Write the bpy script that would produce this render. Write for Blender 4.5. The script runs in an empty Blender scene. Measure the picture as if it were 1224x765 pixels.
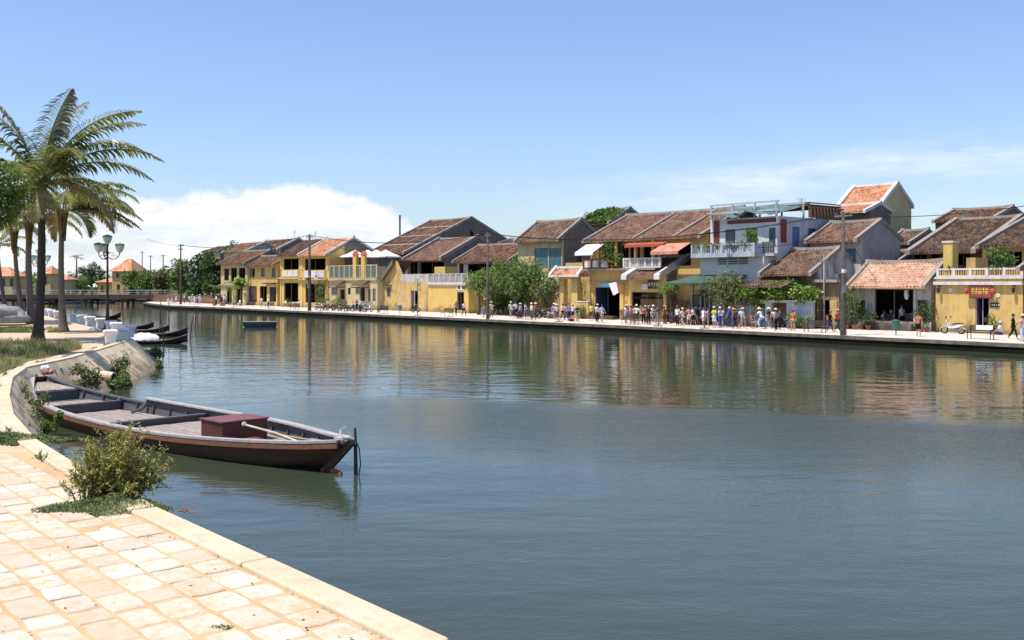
import bpy, bmesh, math, random
from mathutils import Vector, Matrix
R = math.radians
rnd = random.Random(7)
scene = bpy.context.scene
C = scene.collection

# ------------------------------------------------------------------ camera / measuring
F = 1200.0; CX = 612.0; HY = 338.0; CAMZ = 4.3
A0 = (30.8, 60.3)                       # far quay edge, reference point of the street frame
UX, UY = 0.638, -0.770                  # street direction (towards the right of the picture)
NX, NY = 0.770, 0.638                   # inland
ROT = math.atan2(UY, UX)
WATER = 0.0; FARZ = 0.6; NEARZ = 1.4
def P(r, t, z=0.0): return Vector((A0[0] + UX*r + NX*t, A0[1] + UY*r + NY*t, z))
def rr(px, t):                          # street coordinate seen in direction px at setback t
    k = (px-CX)/F
    return (k*(A0[1]+NY*t) - A0[0] - NX*t)/(UX - k*UY)
def tt(px, r):                          # setback seen in direction px on the cross line r
    k = (px-CX)/F
    return (k*(A0[1]+UY*r) - A0[0] - UX*r)/(NX - k*NY)
def zz(py, r, t):
    return CAMZ - (py-HY)*(A0[1]+UY*r+NY*t)/F
def G(px, py, z):                       # point of the horizontal plane z
    y = F*(CAMZ-z)/(py-HY)
    return Vector(((px-CX)/F*y, y, z))
def at(px, py, y):
    return Vector(((px-CX)/F*y, y, CAMZ-(py-HY)*y/F))

# ------------------------------------------------------------------ mesh builder
class MB:
    def __init__(s): s.v=[]; s.f=[]; s.uv=[]; s.mi=[]; s.cm=0
    def add(s, vs, fs, uvs=None):
        b=len(s.v); s.v.extend([tuple(p) for p in vs])
        for i,f in enumerate(fs):
            s.f.append([b+j for j in f]); s.mi.append(s.cm)
            s.uv.append(uvs[i] if uvs else None)
    def box(s, x0,x1,y0,y1,z0,z1, T=None):
        if x1<x0: x0,x1=x1,x0
        if y1<y0: y0,y1=y1,y0
        if z1<z0: z0,z1=z1,z0
        vs=[(x,y,z) for z in (z0,z1) for y in (y0,y1) for x in (x0,x1)]
        if T: vs=[T(*p) for p in vs]
        s.add(vs,[(0,2,3,1),(4,5,7,6),(0,1,5,4),(2,6,7,3),(0,4,6,2),(1,3,7,5)])
    def quad(s,a,b,c,d): s.add([a,b,c,d],[(0,1,2,3)])
    def prism(s, poly, d0, d1, T=None):  # poly of (u,z), extruded along depth
        n=len(poly)
        vs=[(u,d0,z) for u,z in poly]+[(u,d1,z) for u,z in poly]
        if T: vs=[T(*p) for p in vs]
        s.add(vs,[tuple(range(n)),tuple(range(2*n-1,n-1,-1))]+[(i,i+n,(i+1)%n+n,(i+1)%n) for i in range(n)])
    def slab(s, poly, z0, z1):           # poly of (x,y)
        n=len(poly)
        vs=[(x,y,z0) for x,y in poly]+[(x,y,z1) for x,y in poly]
        s.add(vs,[tuple(range(n-1,-1,-1)),tuple(range(n,2*n))]+[(i,(i+1)%n,(i+1)%n+n,i+n) for i in range(n)])
    def tube(s, pts, rad, seg=8, cap=True):
        pts=[Vector(p) for p in pts]; n=len(pts)
        if not hasattr(rad,'__len__'): rad=[rad]*n
        t=(pts[1]-pts[0]).normalized()
        a=Vector((0,0,1)) if abs(t.z)<.9 else Vector((1,0,0))
        u=t.cross(a).normalized(); vs=[]
        for i in range(n):
            if i==0: d=pts[1]-pts[0]
            elif i==n-1: d=pts[-1]-pts[-2]
            else: d=pts[i+1]-pts[i-1]
            d=d.normalized() if d.length>1e-9 else t
            u=(u-d*u.dot(d)); u=u.normalized() if u.length>1e-6 else d.orthogonal().normalized()
            w=d.cross(u)
            for k in range(seg):
                an=2*math.pi*k/seg
                vs.append(pts[i]+(u*math.cos(an)+w*math.sin(an))*rad[i])
        fs=[(i*seg+k, i*seg+(k+1)%seg, (i+1)*seg+(k+1)%seg, (i+1)*seg+k) for i in range(n-1) for k in range(seg)]
        if cap: fs+= [tuple(range(seg-1,-1,-1)), tuple(range((n-1)*seg,n*seg))]
        s.add(vs,fs)
    def lathe(s, cx,cy, prof, seg=12, sx=1,sy=1, T=None):
        n=len(prof)
        vs=[(cx+math.cos(2*math.pi*k/seg)*r*sx, cy+math.sin(2*math.pi*k/seg)*r*sy, z) for r,z in prof for k in range(seg)]
        if T: vs=[T(*p) for p in vs]
        fs=[(i*seg+k, i*seg+(k+1)%seg, (i+1)*seg+(k+1)%seg, (i+1)*seg+k) for i in range(n-1) for k in range(seg)]
        fs+= [tuple(range(seg-1,-1,-1)), tuple(range((n-1)*seg,n*seg))]
        s.add(vs,fs)
    def mesh(s, name, mats, smooth=False):
        me=bpy.data.meshes.new(name); me.from_pydata(s.v,[],s.f)
        if not isinstance(mats,(list,tuple)): mats=[mats]
        for m in mats: me.materials.append(m)
        if any(s.mi): me.polygons.foreach_set('material_index', s.mi)
        if any(u is not None for u in s.uv):
            L=me.uv_layers.new(name='UVMap'); i=0
            for f,u in zip(s.f,s.uv):
                for k in range(len(f)):
                    L.data[i].uv = u[k] if u else (0,0)
                    i+=1
        if smooth: me.polygons.foreach_set('use_smooth',[True]*len(s.f))
        me.update(); return me
    def build(s, name, mats, parent=None, smooth=False):
        o=bpy.data.objects.new(name, s.mesh(name,mats,smooth)); C.objects.link(o)
        if parent: o.parent=parent
        return o
def bev(o, w=.01, seg=2):
    m=o.modifiers.new('bevel','BEVEL'); m.width=w; m.segments=seg; m.limit_method='ANGLE'; return o
def tag(o,label=None,cat=None,group=None,kind=None):
    if label: o['label']=label
    if cat: o['category']=cat
    if group: o['group']=group
    if kind: o['kind']=kind
    return o
def empty(name, loc, rz=0, label=None, cat=None, group=None):
    o=bpy.data.objects.new(name,None); C.objects.link(o); o.location=loc; o.rotation_euler=(0,0,rz)
    o.empty_display_size=.3
    return tag(o,label,cat,group)
def struct(o): o['kind']='structure'; return o
def dup(o, parent=None, loc=None, rz=None, label=None):
    c=o.copy(); C.objects.link(c); c.parent=parent
    if loc is not None: c.location=loc
    if rz is not None: c.rotation_euler=(0,0,rz)
    if label: c['label']=label
    for ch in list(o.children): dup(ch,c)
    return c

# ------------------------------------------------------------------ materials
def newmat(name):
    m=bpy.data.materials.new(name); m.use_nodes=True
    nt=m.node_tree; b=nt.nodes['Principled BSDF']; return m,nt,b
def nd(nt,t,**kw):
    n=nt.nodes.new(t)
    for k,v in kw.items():
        if k in n.inputs.keys(): n.inputs[k].default_value=v
        else: setattr(n,k,v)
    return n
def noise(nt, co, scale, detail=4, rough=.55, vec=None):
    if vec:
        mp=nd(nt,'ShaderNodeMapping'); mp.inputs['Scale'].default_value=vec
        nt.links.new(co,mp.inputs[0]); co=mp.outputs[0]
    n=nd(nt,'ShaderNodeTexNoise'); n.inputs['Scale'].default_value=scale; n.inputs['Detail'].default_value=detail; n.inputs['Roughness'].default_value=rough
    nt.links.new(co,n.inputs['Vector']); return n.outputs['Fac']
def ramp(nt, fac, a, b, ca=(0,0,0,1), cb=(1,1,1,1)):
    if a>b: a,b,ca,cb=b,a,cb,ca
    r=nd(nt,'ShaderNodeValToRGB'); r.color_ramp.elements[0].position=a; r.color_ramp.elements[1].position=b
    r.color_ramp.elements[0].color=ca; r.color_ramp.elements[1].color=cb
    nt.links.new(fac,r.inputs[0]); return r.outputs[0]
def mix(nt, fac, a, b, mode='MIX'):
    m=nd(nt,'ShaderNodeMix'); m.data_type='RGBA'; m.blend_type=mode
    for sock,val in ((m.inputs[0],fac),(m.inputs[6],a),(m.inputs[7],b)):
        if hasattr(val,'is_linked') or hasattr(val,'links'): nt.links.new(val,sock)
        elif isinstance(val,(int,float)): sock.default_value=val
        else: sock.default_value=(*val[:3],1)
    return m.outputs[2]
def math_(nt,op,a,b=None,clamp=False):
    m=nd(nt,'ShaderNodeMath'); m.operation=op; m.use_clamp=clamp
    for i,v in enumerate((a,b)):
        if v is None: continue
        if isinstance(v,(int,float)): m.inputs[i].default_value=v
        else: nt.links.new(v,m.inputs[i])
    return m.outputs[0]
def bump(nt,b,h,strength=.3,dist=.02):
    n=nd(nt,'ShaderNodeBump'); n.inputs['Strength'].default_value=strength; n.inputs['Distance'].default_value=dist
    nt.links.new(h,n.inputs['Height']); nt.links.new(n.outputs[0],b.inputs['Normal'])
def plain(name,col,rough=.6,var=.25,scale=4,metal=0,bmp=0):
    m,nt,b=newmat(name); co=nd(nt,'ShaderNodeTexCoord').outputs['Object']
    n=noise(nt,co,scale,4)
    d=tuple(c*(1-var) for c in col); l=tuple(min(1,c*(1+var)) for c in col)
    nt.links.new(mix(nt,ramp(nt,n,.3,.7),d,l),b.inputs['Base Color'])
    b.inputs['Roughness'].default_value=rough; b.inputs['Metallic'].default_value=metal
    if bmp: bump(nt,b,n,bmp,.02)
    if rough>=.8: b.inputs['Specular IOR Level'].default_value=.15
    return m
def plaster(name,col,dirt=(.12,.10,.08),amount=.45,scale=1.0,rough=.9,damp=.75):
    m,nt,b=newmat(name); co=nd(nt,'ShaderNodeTexCoord').outputs['Object']
    n1=noise(nt,co,.7*scale,6,.65); n2=noise(nt,co,2.2,5,.6,(2.2,2.2,.25)); n3=noise(nt,co,9,4)
    c=mix(nt,ramp(nt,n3,.3,.75),tuple(x*.86 for x in col),tuple(min(1,x*1.08) for x in col))
    k=ramp(nt,math_(nt,'ADD',math_(nt,'MULTIPLY',n1,.55),math_(nt,'MULTIPLY',n2,.5)),.5,.72)
    c=mix(nt,math_(nt,'MULTIPLY',k,amount),c,dirt)
    # rising damp and algae: a stained band near the ground or waterline with an uneven upper edge
    sz=nd(nt,'ShaderNodeSeparateXYZ'); nt.links.new(co,sz.inputs[0])
    zb=math_(nt,'ADD',sz.outputs[2],math_(nt,'MULTIPLY',math_(nt,'SUBTRACT',n1,.5),-2.2))
    c=mix(nt,math_(nt,'MULTIPLY',ramp(nt,zb,damp,.05),.75),c,tuple(x*.8 for x in dirt))
    # splash stains rising from the ground and running down from the top edges keep their own shape
    nt.links.new(c,b.inputs['Base Color']); b.inputs['Roughness'].default_value=rough; b.inputs['Specular IOR Level'].default_value=.15
    bump(nt,b,n3,.25,.02); return m
def tiles(name, c1, c2, c3, light=(.42,.36,.30), lam=.35, pw=.30, ph=.36):
    m,nt,b=newmat(name); uv=nd(nt,'ShaderNodeTexCoord').outputs['UV']
    sp=nd(nt,'ShaderNodeSeparateXYZ'); nt.links.new(uv,sp.inputs[0])
    u=math_(nt,'FLOOR',math_(nt,'DIVIDE',sp.outputs[0],pw)); v=math_(nt,'FLOOR',math_(nt,'DIVIDE',sp.outputs[1],ph))
    cb=nd(nt,'ShaderNodeCombineXYZ'); nt.links.new(u,cb.inputs[0]); nt.links.new(v,cb.inputs[1])
    wn=nd(nt,'ShaderNodeTexWhiteNoise'); nt.links.new(cb.outputs[0],wn.inputs['Vector'])
    n1=noise(nt,uv,.45,5,.65); n2=noise(nt,uv,1.6,5,.7); n3=noise(nt,uv,7,4)
    f=math_(nt,'ADD',math_(nt,'MULTIPLY',n1,.75),math_(nt,'MULTIPLY',wn.outputs['Value'],.3))
    r=nd(nt,'ShaderNodeValToRGB'); e=r.color_ramp.elements
    e[0].position=.32; e[0].color=(*c1,1); e[1].position=.72; e[1].color=(*c3,1)
    x=e.new(.52); x.color=(*c2,1); nt.links.new(f,r.inputs[0])
    c=mix(nt,math_(nt,'MULTIPLY',ramp(nt,n2,.56,.66),lam),r.outputs[0],light)
    c=mix(nt,math_(nt,'MULTIPLY',ramp(nt,n3,.55,.75),.35),c,tuple(q*.6 for q in c1))
    nt.links.new(c,b.inputs['Base Color']); b.inputs['Roughness'].default_value=.92; b.inputs['Specular IOR Level'].default_value=.2
    bump(nt,b,n3,.4,.03); return m
def wood(name,col,scale=3,rough=.75,vec=(1,12,12)):
    m,nt,b=newmat(name); co=nd(nt,'ShaderNodeTexCoord').outputs['Object']
    n=noise(nt,co,scale,5,.6,vec); n2=noise(nt,co,1.3,4)
    c=mix(nt,ramp(nt,n,.3,.7),tuple(x*.6 for x in col),tuple(x*1.2 for x in col))
    c=mix(nt,math_(nt,'MULTIPLY',ramp(nt,n2,.45,.7),.5),c,tuple(x*.7+.03 for x in col))
    nt.links.new(c,b.inputs['Base Color']); b.inputs['Roughness'].default_value=rough; bump(nt,b,n,.3,.01); return m
def leafmat(name,c1,c2,rough=.55,trans=.25,scale=1.5):
    m,nt,b=newmat(name); co=nd(nt,'ShaderNodeTexCoord').outputs['Object']
    n=noise(nt,co,scale,3); n2=noise(nt,co,scale*9,2)
    f=math_(nt,'ADD',math_(nt,'MULTIPLY',n,.6),math_(nt,'MULTIPLY',n2,.4))
    c=mix(nt,ramp(nt,f,.38,.62),c1,c2)
    nt.links.new(c,b.inputs['Base Color']); b.inputs['Roughness'].default_value=rough
    tr=nd(nt,'ShaderNodeBsdfTranslucent'); nt.links.new(c,tr.inputs[0])
    ms=nd(nt,'ShaderNodeMixShader'); ms.inputs[0].default_value=trans
    nt.links.new(b.outputs[0],ms.inputs[1]); nt.links.new(tr.outputs[0],ms.inputs[2])
    nt.links.new(ms.outputs[0],nt.nodes['Material Output'].inputs[0]); return m
def glassmat(name,col=(.02,.03,.035)):
    m,nt,b=newmat(name); b.inputs['Base Color'].default_value=(*col,1); b.inputs['Roughness'].default_value=.12
    co=nd(nt,'ShaderNodeTexCoord').outputs['Object']; n=noise(nt,co,1.5,2); bump(nt,b,n,.1,.02)
    return m
M={}
M['ochre']=plaster('ochre plaster',(.62,.42,.15),(.18,.13,.08),.6)
M['ochre2']=plaster('golden plaster',(.66,.45,.14),(.22,.15,.08),.5)
M['ochre_old']=plaster('stained ochre plaster',(.58,.40,.16),(.10,.08,.06),.85)
M['beige']=plaster('beige plaster',(.56,.46,.25),(.13,.10,.07),.6)
M['white']=plaster('white plaster',(.62,.61,.59),(.2,.2,.2),.35)
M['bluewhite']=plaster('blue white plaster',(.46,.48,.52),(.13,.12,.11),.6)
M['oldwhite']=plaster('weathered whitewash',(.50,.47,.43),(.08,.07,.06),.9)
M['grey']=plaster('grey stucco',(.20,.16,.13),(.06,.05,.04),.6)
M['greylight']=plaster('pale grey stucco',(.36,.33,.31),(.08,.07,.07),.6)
M['trimw']=plaster('white mortar',(.68,.64,.60),(.2,.17,.14),.5)
M['trimg']=plaster('grey mortar',(.31,.27,.235),(.07,.06,.05),.6)
M['tbrown']=tiles('brown roof tiles',(.07,.045,.03),(.16,.10,.065),(.26,.17,.11),lam=.4)
M['tdark']=tiles('dark weathered roof tiles',(.045,.030,.021),(.10,.062,.042),(.21,.125,.08),light=(.36,.26,.18),lam=.45)
M['tred']=tiles('rust red roof tiles',(.05,.031,.022),(.14,.07,.043),(.27,.145,.085),light=(.46,.33,.23),lam=.65)
M['tmid']=tiles('sunbleached roof tiles',(.11,.06,.045),(.20,.11,.075),(.30,.18,.12),lam=.4)
M['torange']=tiles('orange roof tiles',(.30,.13,.06),(.50,.24,.13),(.62,.34,.20),light=(.62,.5,.4),lam=.5)
M['tshop']=tiles('peach roof tiles',(.36,.20,.13),(.52,.31,.20),(.62,.42,.30),light=(.64,.55,.46),lam=.5)
M['tmoss']=tiles('mossy roof tiles',(.03,.035,.015),(.07,.065,.035),(.14,.10,.07),light=(.08,.12,.02),lam=.7)
M['timber']=wood('dark timber',(.07,.045,.03))
M['timber2']=wood('brown timber',(.16,.09,.05))
M['shutter']=wood('green grey shutters',(.10,.14,.14))
M['teal']=plain('teal shutters',(.09,.19,.22),.6)
M['bluedoor']=plain('navy painted timber',(.03,.045,.09),.5)
M['bluewin']=plain('blue painted window',(.08,.16,.33),.5)
M['glass']=glassmat('dark glass')
M['dark']=plain('painted opening shade',(.022,.018,.015),.9)  # shade inside rooms and openings, put into a near-black colour
M['redcol']=plain('dark red paint',(.16,.022,.018),.6)
M['redcloth']=plain('red awning cloth',(.42,.10,.07),.8,.12)
M['whitecloth']=plain('white awning cloth',(.82,.82,.80),.85,.04)
M['orangecloth']=plain('orange awning cloth',(.85,.38,.04),.8,.1)
M['greencloth']=plain('dark green parasol cloth',(.07,.11,.09),.85,.2)
M['steel']=plain('grey painted steel',(.18,.19,.19),.45,.2,metal=.3)
M['iron']=plain('black cast iron',(.012,.016,.018),.45,.3)
M['concrete']=plain('pole concrete',(.095,.08,.068),.9,.3)
M['polewood']=wood('weathered pole wood',(.06,.045,.035),3,.9,(12,12,1))
M['bark']=wood('grey bark',(.12,.10,.08),4,.95,(8,8,1.5))
M['leafdark']=leafmat('dark leaves',(.022,.05,.010),(.08,.14,.028))
M['leafmid']=leafmat('mid green leaves',(.045,.095,.014),(.20,.29,.05))
M['leaflight']=leafmat('bright green leaves',(.07,.14,.015),(.26,.35,.06))
M['leafolive']=leafmat('olive leaves',(.06,.085,.02),(.23,.25,.07))
M['whitepaint']=plain('white painted concrete',(.78,.77,.74),.8,.08)
M['hullnavy']=plain('dark tarred hull',(.02,.018,.018),.55,.4)
M['rubber']=plain('black rubber',(.015,.015,.015),.8)
M['chrome']=plain('scratched metal',(.5,.5,.5),.25,.1,metal=1)
from mathutils import noise as mn
# ------------------------------------------------------------------ camera, light, sky
cam=bpy.data.cameras.new('Camera'); co=bpy.data.objects.new('Camera',cam); C.objects.link(co)
co.location=(0,0,CAMZ); co.rotation_euler=(R(90),0,0)
cam.sensor_width=36; cam.lens=36*F/1224.0; cam.shift_y=-(382.5-HY)/1224.0
cam.clip_start=.1; cam.clip_end=6000; scene.camera=co
SUN=Vector((-.90,-.42,0)).normalized()*math.cos(R(66)); SUN.z=math.sin(R(66))
sl=bpy.data.lights.new('Sun','SUN'); sl.energy=4.4; sl.angle=R(.53); sl.color=(1,.94,.85)
so=bpy.data.objects.new('Sun',sl); C.objects.link(so); so.rotation_euler=SUN.to_track_quat('Z','Y').to_euler()
w=bpy.data.worlds.new('World'); scene.world=w; w.use_nodes=True; nt=w.node_tree
bg=nt.nodes['Background']; bg.inputs['Strength'].default_value=.092
sky=nd(nt,'ShaderNodeTexSky'); sky.sky_type='NISHITA'; sky.sun_disc=False
sky.sun_elevation=R(66); sky.sun_rotation=math.atan2(SUN.x,SUN.y); sky.air_density=1.15; sky.dust_density=.6; sky.ozone_density=2.2
gc=nd(nt,'ShaderNodeTexCoord').outputs['Generated']
sp=nd(nt,'ShaderNodeSeparateXYZ'); nt.links.new(gc,sp.inputs[0])
az=math_(nt,'ARCTAN2',sp.outputs[0],sp.outputs[1])          # radians, to the right of straight ahead
el=math_(nt,'ARCSINE',sp.outputs[2])
cb=nd(nt,'ShaderNodeCombineXYZ'); nt.links.new(az,cb.inputs[0]); nt.links.new(el,cb.inputs[1])
ae=cb.outputs[0]
# cumulus bank low over the left part of the horizon: its top as a curve over azimuth
fc=nd(nt,'ShaderNodeFloatCurve'); cu=fc.mapping.curves[0]
pts=[(0,.35),(.2,.72),(.255,.82),(.30,.93),(.335,.955),(.37,.85),(.405,.74),(.43,.55),(.455,.22),(.48,.0),(1,0)]
while len(cu.points)<len(pts): cu.points.new(.5,.5)
for p,(x,y) in zip(cu.points,pts): p.location=(x,y)
fc.mapping.update()
# azimuth -0.65..0.65 -> 0..1
nt.links.new(math_(nt,'DIVIDE',math_(nt,'ADD',az,.65),1.3,True),fc.inputs['Value'])
env=math_(nt,'MULTIPLY',fc.outputs[0],.102)
n1=noise(nt,ae,14,7,.6,(1,1.6,1)); n2=noise(nt,ae,45,5,.6,(1,1.8,1))
e2=math_(nt,'ADD',math_(nt,'ADD',env,math_(nt,'MULTIPLY',math_(nt,'SUBTRACT',n1,.5),.055)),math_(nt,'MULTIPLY',math_(nt,'SUBTRACT',n2,.5),.014))
d=math_(nt,'SUBTRACT',e2,el)
cum=ramp(nt,math_(nt,'MULTIPLY',d,90),.0,.9)
gaps=ramp(nt,noise(nt,ae,10,7,.62,(1,4.5,1)),.40,.60)
low=ramp(nt,math_(nt,'DIVIDE',el,.10),.30,.62)               # lower part of the bank breaks into streaks
cum=math_(nt,'MULTIPLY',cum,math_(nt,'MAXIMUM',low,math_(nt,'ADD',math_(nt,'MULTIPLY',gaps,.62),.38)))
# thin wisps on the right
wn=noise(nt,ae,7,8,.66,(1,6,1)); wm=ramp(nt,wn,.40,.66)
elc=math_(nt,'SUBTRACT',el,math_(nt,'MULTIPLY',az,.087))
win=math_(nt,'MULTIPLY',ramp(nt,math_(nt,'ADD',az,.1),.08,.30),math_(nt,'MULTIPLY',ramp(nt,math_(nt,'MULTIPLY',elc,6),.62,.50),ramp(nt,az,.56,.40)))
win2=ramp(nt,math_(nt,'MULTIPLY',elc,6),.30,.45)
win2=math_(nt,'ADD',math_(nt,'MULTIPLY',win2,.7),.3)
wis=math_(nt,'MULTIPLY',math_(nt,'MULTIPLY',wm,win),win2)
wis=math_(nt,'MULTIPLY',wis,.6)
ccol=mix(nt,ramp(nt,noise(nt,ae,22,5,.6,(1,2.5,1)),.35,.65),(7.4,7.7,8.7),(9.6,9.5,9.7))
# the summer sky of the photograph is a little paler and more violet than the model sky
skc=mix(nt,1.0,sky.outputs[0],(1.02,1.14,1.41),'MULTIPLY')
skc=mix(nt,.05,skc,(8.5,9.0,9.6))
base=mix(nt,math_(nt,'MAXIMUM',cum,wis),skc,ccol)
nt.links.new(base,bg.inputs['Color'])
vs=scene.view_settings; vs.view_transform='Standard'; vs.look='None'; vs.gamma=1; vs.exposure=.42; vs.use_curve_mapping=False
scene.cycles.max_bounces=6; scene.cycles.transparent_max_bounces=6

# ------------------------------------------------------------------ water
def watermat():
    m,nt,b=newmat('river water'); geo=nd(nt,'ShaderNodeNewGeometry').outputs['Position']
    b.inputs['Roughness'].default_value=.03; b.inputs['IOR'].default_value=1.34
    n0=noise(nt,geo,.05,3)
    nt.links.new(mix(nt,ramp(nt,n0,.35,.65),(.034,.047,.029),(.050,.064,.037)),b.inputs['Base Color'])
    sp=nd(nt,'ShaderNodeSeparateXYZ'); nt.links.new(geo,sp.inputs[0])
    # a breeze ruffles the near part of the river; its edge is the line seen across the water
    edge=math_(nt,'ADD',math_(nt,'MULTIPLY',sp.outputs[0],.33),sp.outputs[1])
    edge=math_(nt,'ADD',edge,math_(nt,'MULTIPLY',math_(nt,'SUBTRACT',noise(nt,geo,.12,4),.5),3.0))
    ruf=ramp(nt,math_(nt,'DIVIDE',edge,60),.615,.56)                    # 1 inside the breeze
    left=ramp(nt,math_(nt,'DIVIDE',math_(nt,'ADD',sp.outputs[0],20),30),.36,.62)
    ruf=math_(nt,'MULTIPLY',ruf,left)
    nearz=ramp(nt,math_(nt,'DIVIDE',edge,60),.40,.50)                # calmer again close to the quay
    ruf=math_(nt,'MULTIPLY',ruf,math_(nt,'ADD',math_(nt,'MULTIPLY',nearz,.75),.25))
    a=noise(nt,geo,.9,3,.5,(.45,1,1)); c=noise(nt,geo,3.2,3,.5,(.6,1,1)); d=noise(nt,geo,13,2,.5)
    h=math_(nt,'ADD',math_(nt,'MULTIPLY',a,.030),math_(nt,'MULTIPLY',c,.006))
    h=math_(nt,'ADD',h,math_(nt,'MULTIPLY',math_(nt,'MULTIPLY',d,ruf),.020))
    bp=nd(nt,'ShaderNodeBump'); bp.inputs['Strength'].default_value=1; bp.inputs['Distance'].default_value=1
    nt.links.new(h,bp.inputs['Height']); nt.links.new(bp.outputs[0],b.inputs['Normal'])
    return m
wb=MB(); wb.quad((-3000,-60,0),(3000,-60,0),(3000,4500,0),(-3000,4500,0))
struct(wb.build('water',watermat()))

# ------------------------------------------------------------------ ground of both banks
def sandmat(name,c1,c2,c3):
    m,nt,b=newmat(name); co=nd(nt,'ShaderNodeTexCoord').outputs['Object']
    a=noise(nt,co,.5,5,.6); d=noise(nt,co,3,5,.6); e=noise(nt,co,25,3)
    c=mix(nt,ramp(nt,a,.35,.65),c1,c2); c=mix(nt,math_(nt,'MULTIPLY',ramp(nt,d,.5,.7),.5),c,c3)
    c=mix(nt,math_(nt,'MULTIPLY',ramp(nt,e,.5,.8),.25),c,tuple(q*.6 for q in c3))
    nt.links.new(c,b.inputs['Base Color']); b.inputs['Roughness'].default_value=.95; bump(nt,b,d,.4,.02); return m
M['sand']=sandmat('sandy ground',(.50,.37,.23),(.58,.46,.32),(.42,.28,.17))
M['paver']=sandmat('pale granite pavers',(.60,.50,.38),(.68,.60,.49),(.56,.42,.28))
M['kerb']=sandmat('kerb concrete',(.56,.44,.29),(.64,.52,.36),(.38,.27,.17))
M['farpave']=sandmat('far promenade paving',(.56,.48,.40),(.64,.56,.48),(.48,.39,.31))
M['soil']=plain('town ground',(.10,.09,.06),.95)
# near bank: top outline of the quay wall (x, y)
EDGE=[(3.2,3.8),(-.49,8.15),(-4.6,13.0),(-7.2,16.4),(-8.8,18.6),(-11.0,22.2),(-13.0,26.0),(-15.3,30.8),(-16.7,34.6),(-17.1,39.1),(-18.0,44),(-19.6,52.0),
      (-22.6,57.5),(-26.6,64),(-31.4,72),(-36.6,80.5),(-42,90),(-48,101),(-62,111),(-220,130)]
gp=[(3.2,-40)]+EDGE+[(-900,150),(-900,-40)]
g=MB(); g.add([(x,y,NEARZ-.05) for x,y in gp],[tuple(range(len(gp)))])
struct(g.build('near_promenade',M['sand']))
# kerb along the quay edge: individual stones follow the outline
def offset_poly(pts,d):
    out=[]
    for i,(x,y) in enumerate(pts):
        a=pts[max(i-1,0)]; b=pts[min(i+1,len(pts)-1)]
        dx,dy=b[0]-a[0],b[1]-a[1]; l=math.hypot(dx,dy); out.append((x-dy/l*d,y+dx/l*d))
    return out
kin=offset_poly(EDGE,.32)                  # to the left of the walking direction = inland
def resample(pts,step):
    out=[pts[0]]
    for a,b in zip(pts,pts[1:]):
        n=max(1,int(math.hypot(b[0]-a[0],b[1]-a[1])/step))
        for i in range(1,n+1): out.append((a[0]+(b[0]-a[0])*i/n,a[1]+(b[1]-a[1])*i/n))
    return out
k=MB()
E2=resample(EDGE[:17],2.6)
K2=offset_poly(E2,.34)
for i in range(len(E2)-1):
    zt=NEARZ+.015+rnd.uniform(-.004,.004)
    e0,e1,i1,i0=Vector(E2[i]),Vector(E2[i+1]),Vector(K2[i+1]),Vector(K2[i])
    dd=(e1-e0)*.006
    k.slab([tuple(e0+dd),tuple(i0+dd),tuple(i1-dd),tuple(e1-dd)][::-1],NEARZ-.25,zt)
struct(bev(k.build('kerb',M['kerb']),.03,3))
# pavers: split rows parallel to the kerb
kd=Vector((.645,-.764)); pdv=Vector((-.764,-.645))
o0=Vector((-.49,8.15))+pdv*.36
pm=MB(); row=0; off=0.0
while off<14:
    wd=rnd.uniform(.33,.41); s=-24.0+rnd.uniform(0,.5)
    while s<7:
        ln=rnd.uniform(.38,.64)
        c=o0+pdv*(off+wd/2)+kd*(s+ln/2)
        lim=13.9 + .35*math.sin(c.x*1.7)
        edge_y=-999
        if c.y<17.2+.25*math.sin(c.x*3) and c.y>1 and c.x<1.5:
            zt=NEARZ-.045+rnd.uniform(-.004,.012); tilt=(rnd.uniform(-.006,.006),rnd.uniform(-.006,.006))
            top=[];n=[]
            hx,hy=ln/2-.017,wd/2-.017
            out=[]
            for (qx,qy) in ((-1,-1),(-.4,-1),(.3,-1),(1,-1),(1,.1),(1,1),(.35,1),(-.3,1),(-1,1),(-1,-.1)):
                x=qx*hx+rnd.uniform(-.014,.010); y=qy*hy+rnd.uniform(-.014,.012)
                if abs(qx)==1 and abs(qy)==1: x*=.955; y*=.93
                out.append((x,y))
            nn=len(out); vsx=[]
            for sc,zo in ((1.0,-.06),(1.0,0),(.93,.012)):
                for x,y in out:
                    q=c+kd*(x*sc)+pdv*(y*sc)
                    vsx.append((q.x,q.y,zt+zo+x*tilt[0]+y*tilt[1]))
            fs=[(i,(i+1)%nn,(i+1)%nn+nn,i+nn) for i in range(nn)]+[(nn+i,nn+(i+1)%nn,2*nn+(i+1)%nn,2*nn+i) for i in range(nn)]+[tuple(range(2*nn,3*nn))]
            sh=rnd.random()
            pm.add(vsx,fs,[[(sh,sh)]*len(f) for f in fs])
        s+=ln
    off+=wd
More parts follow.
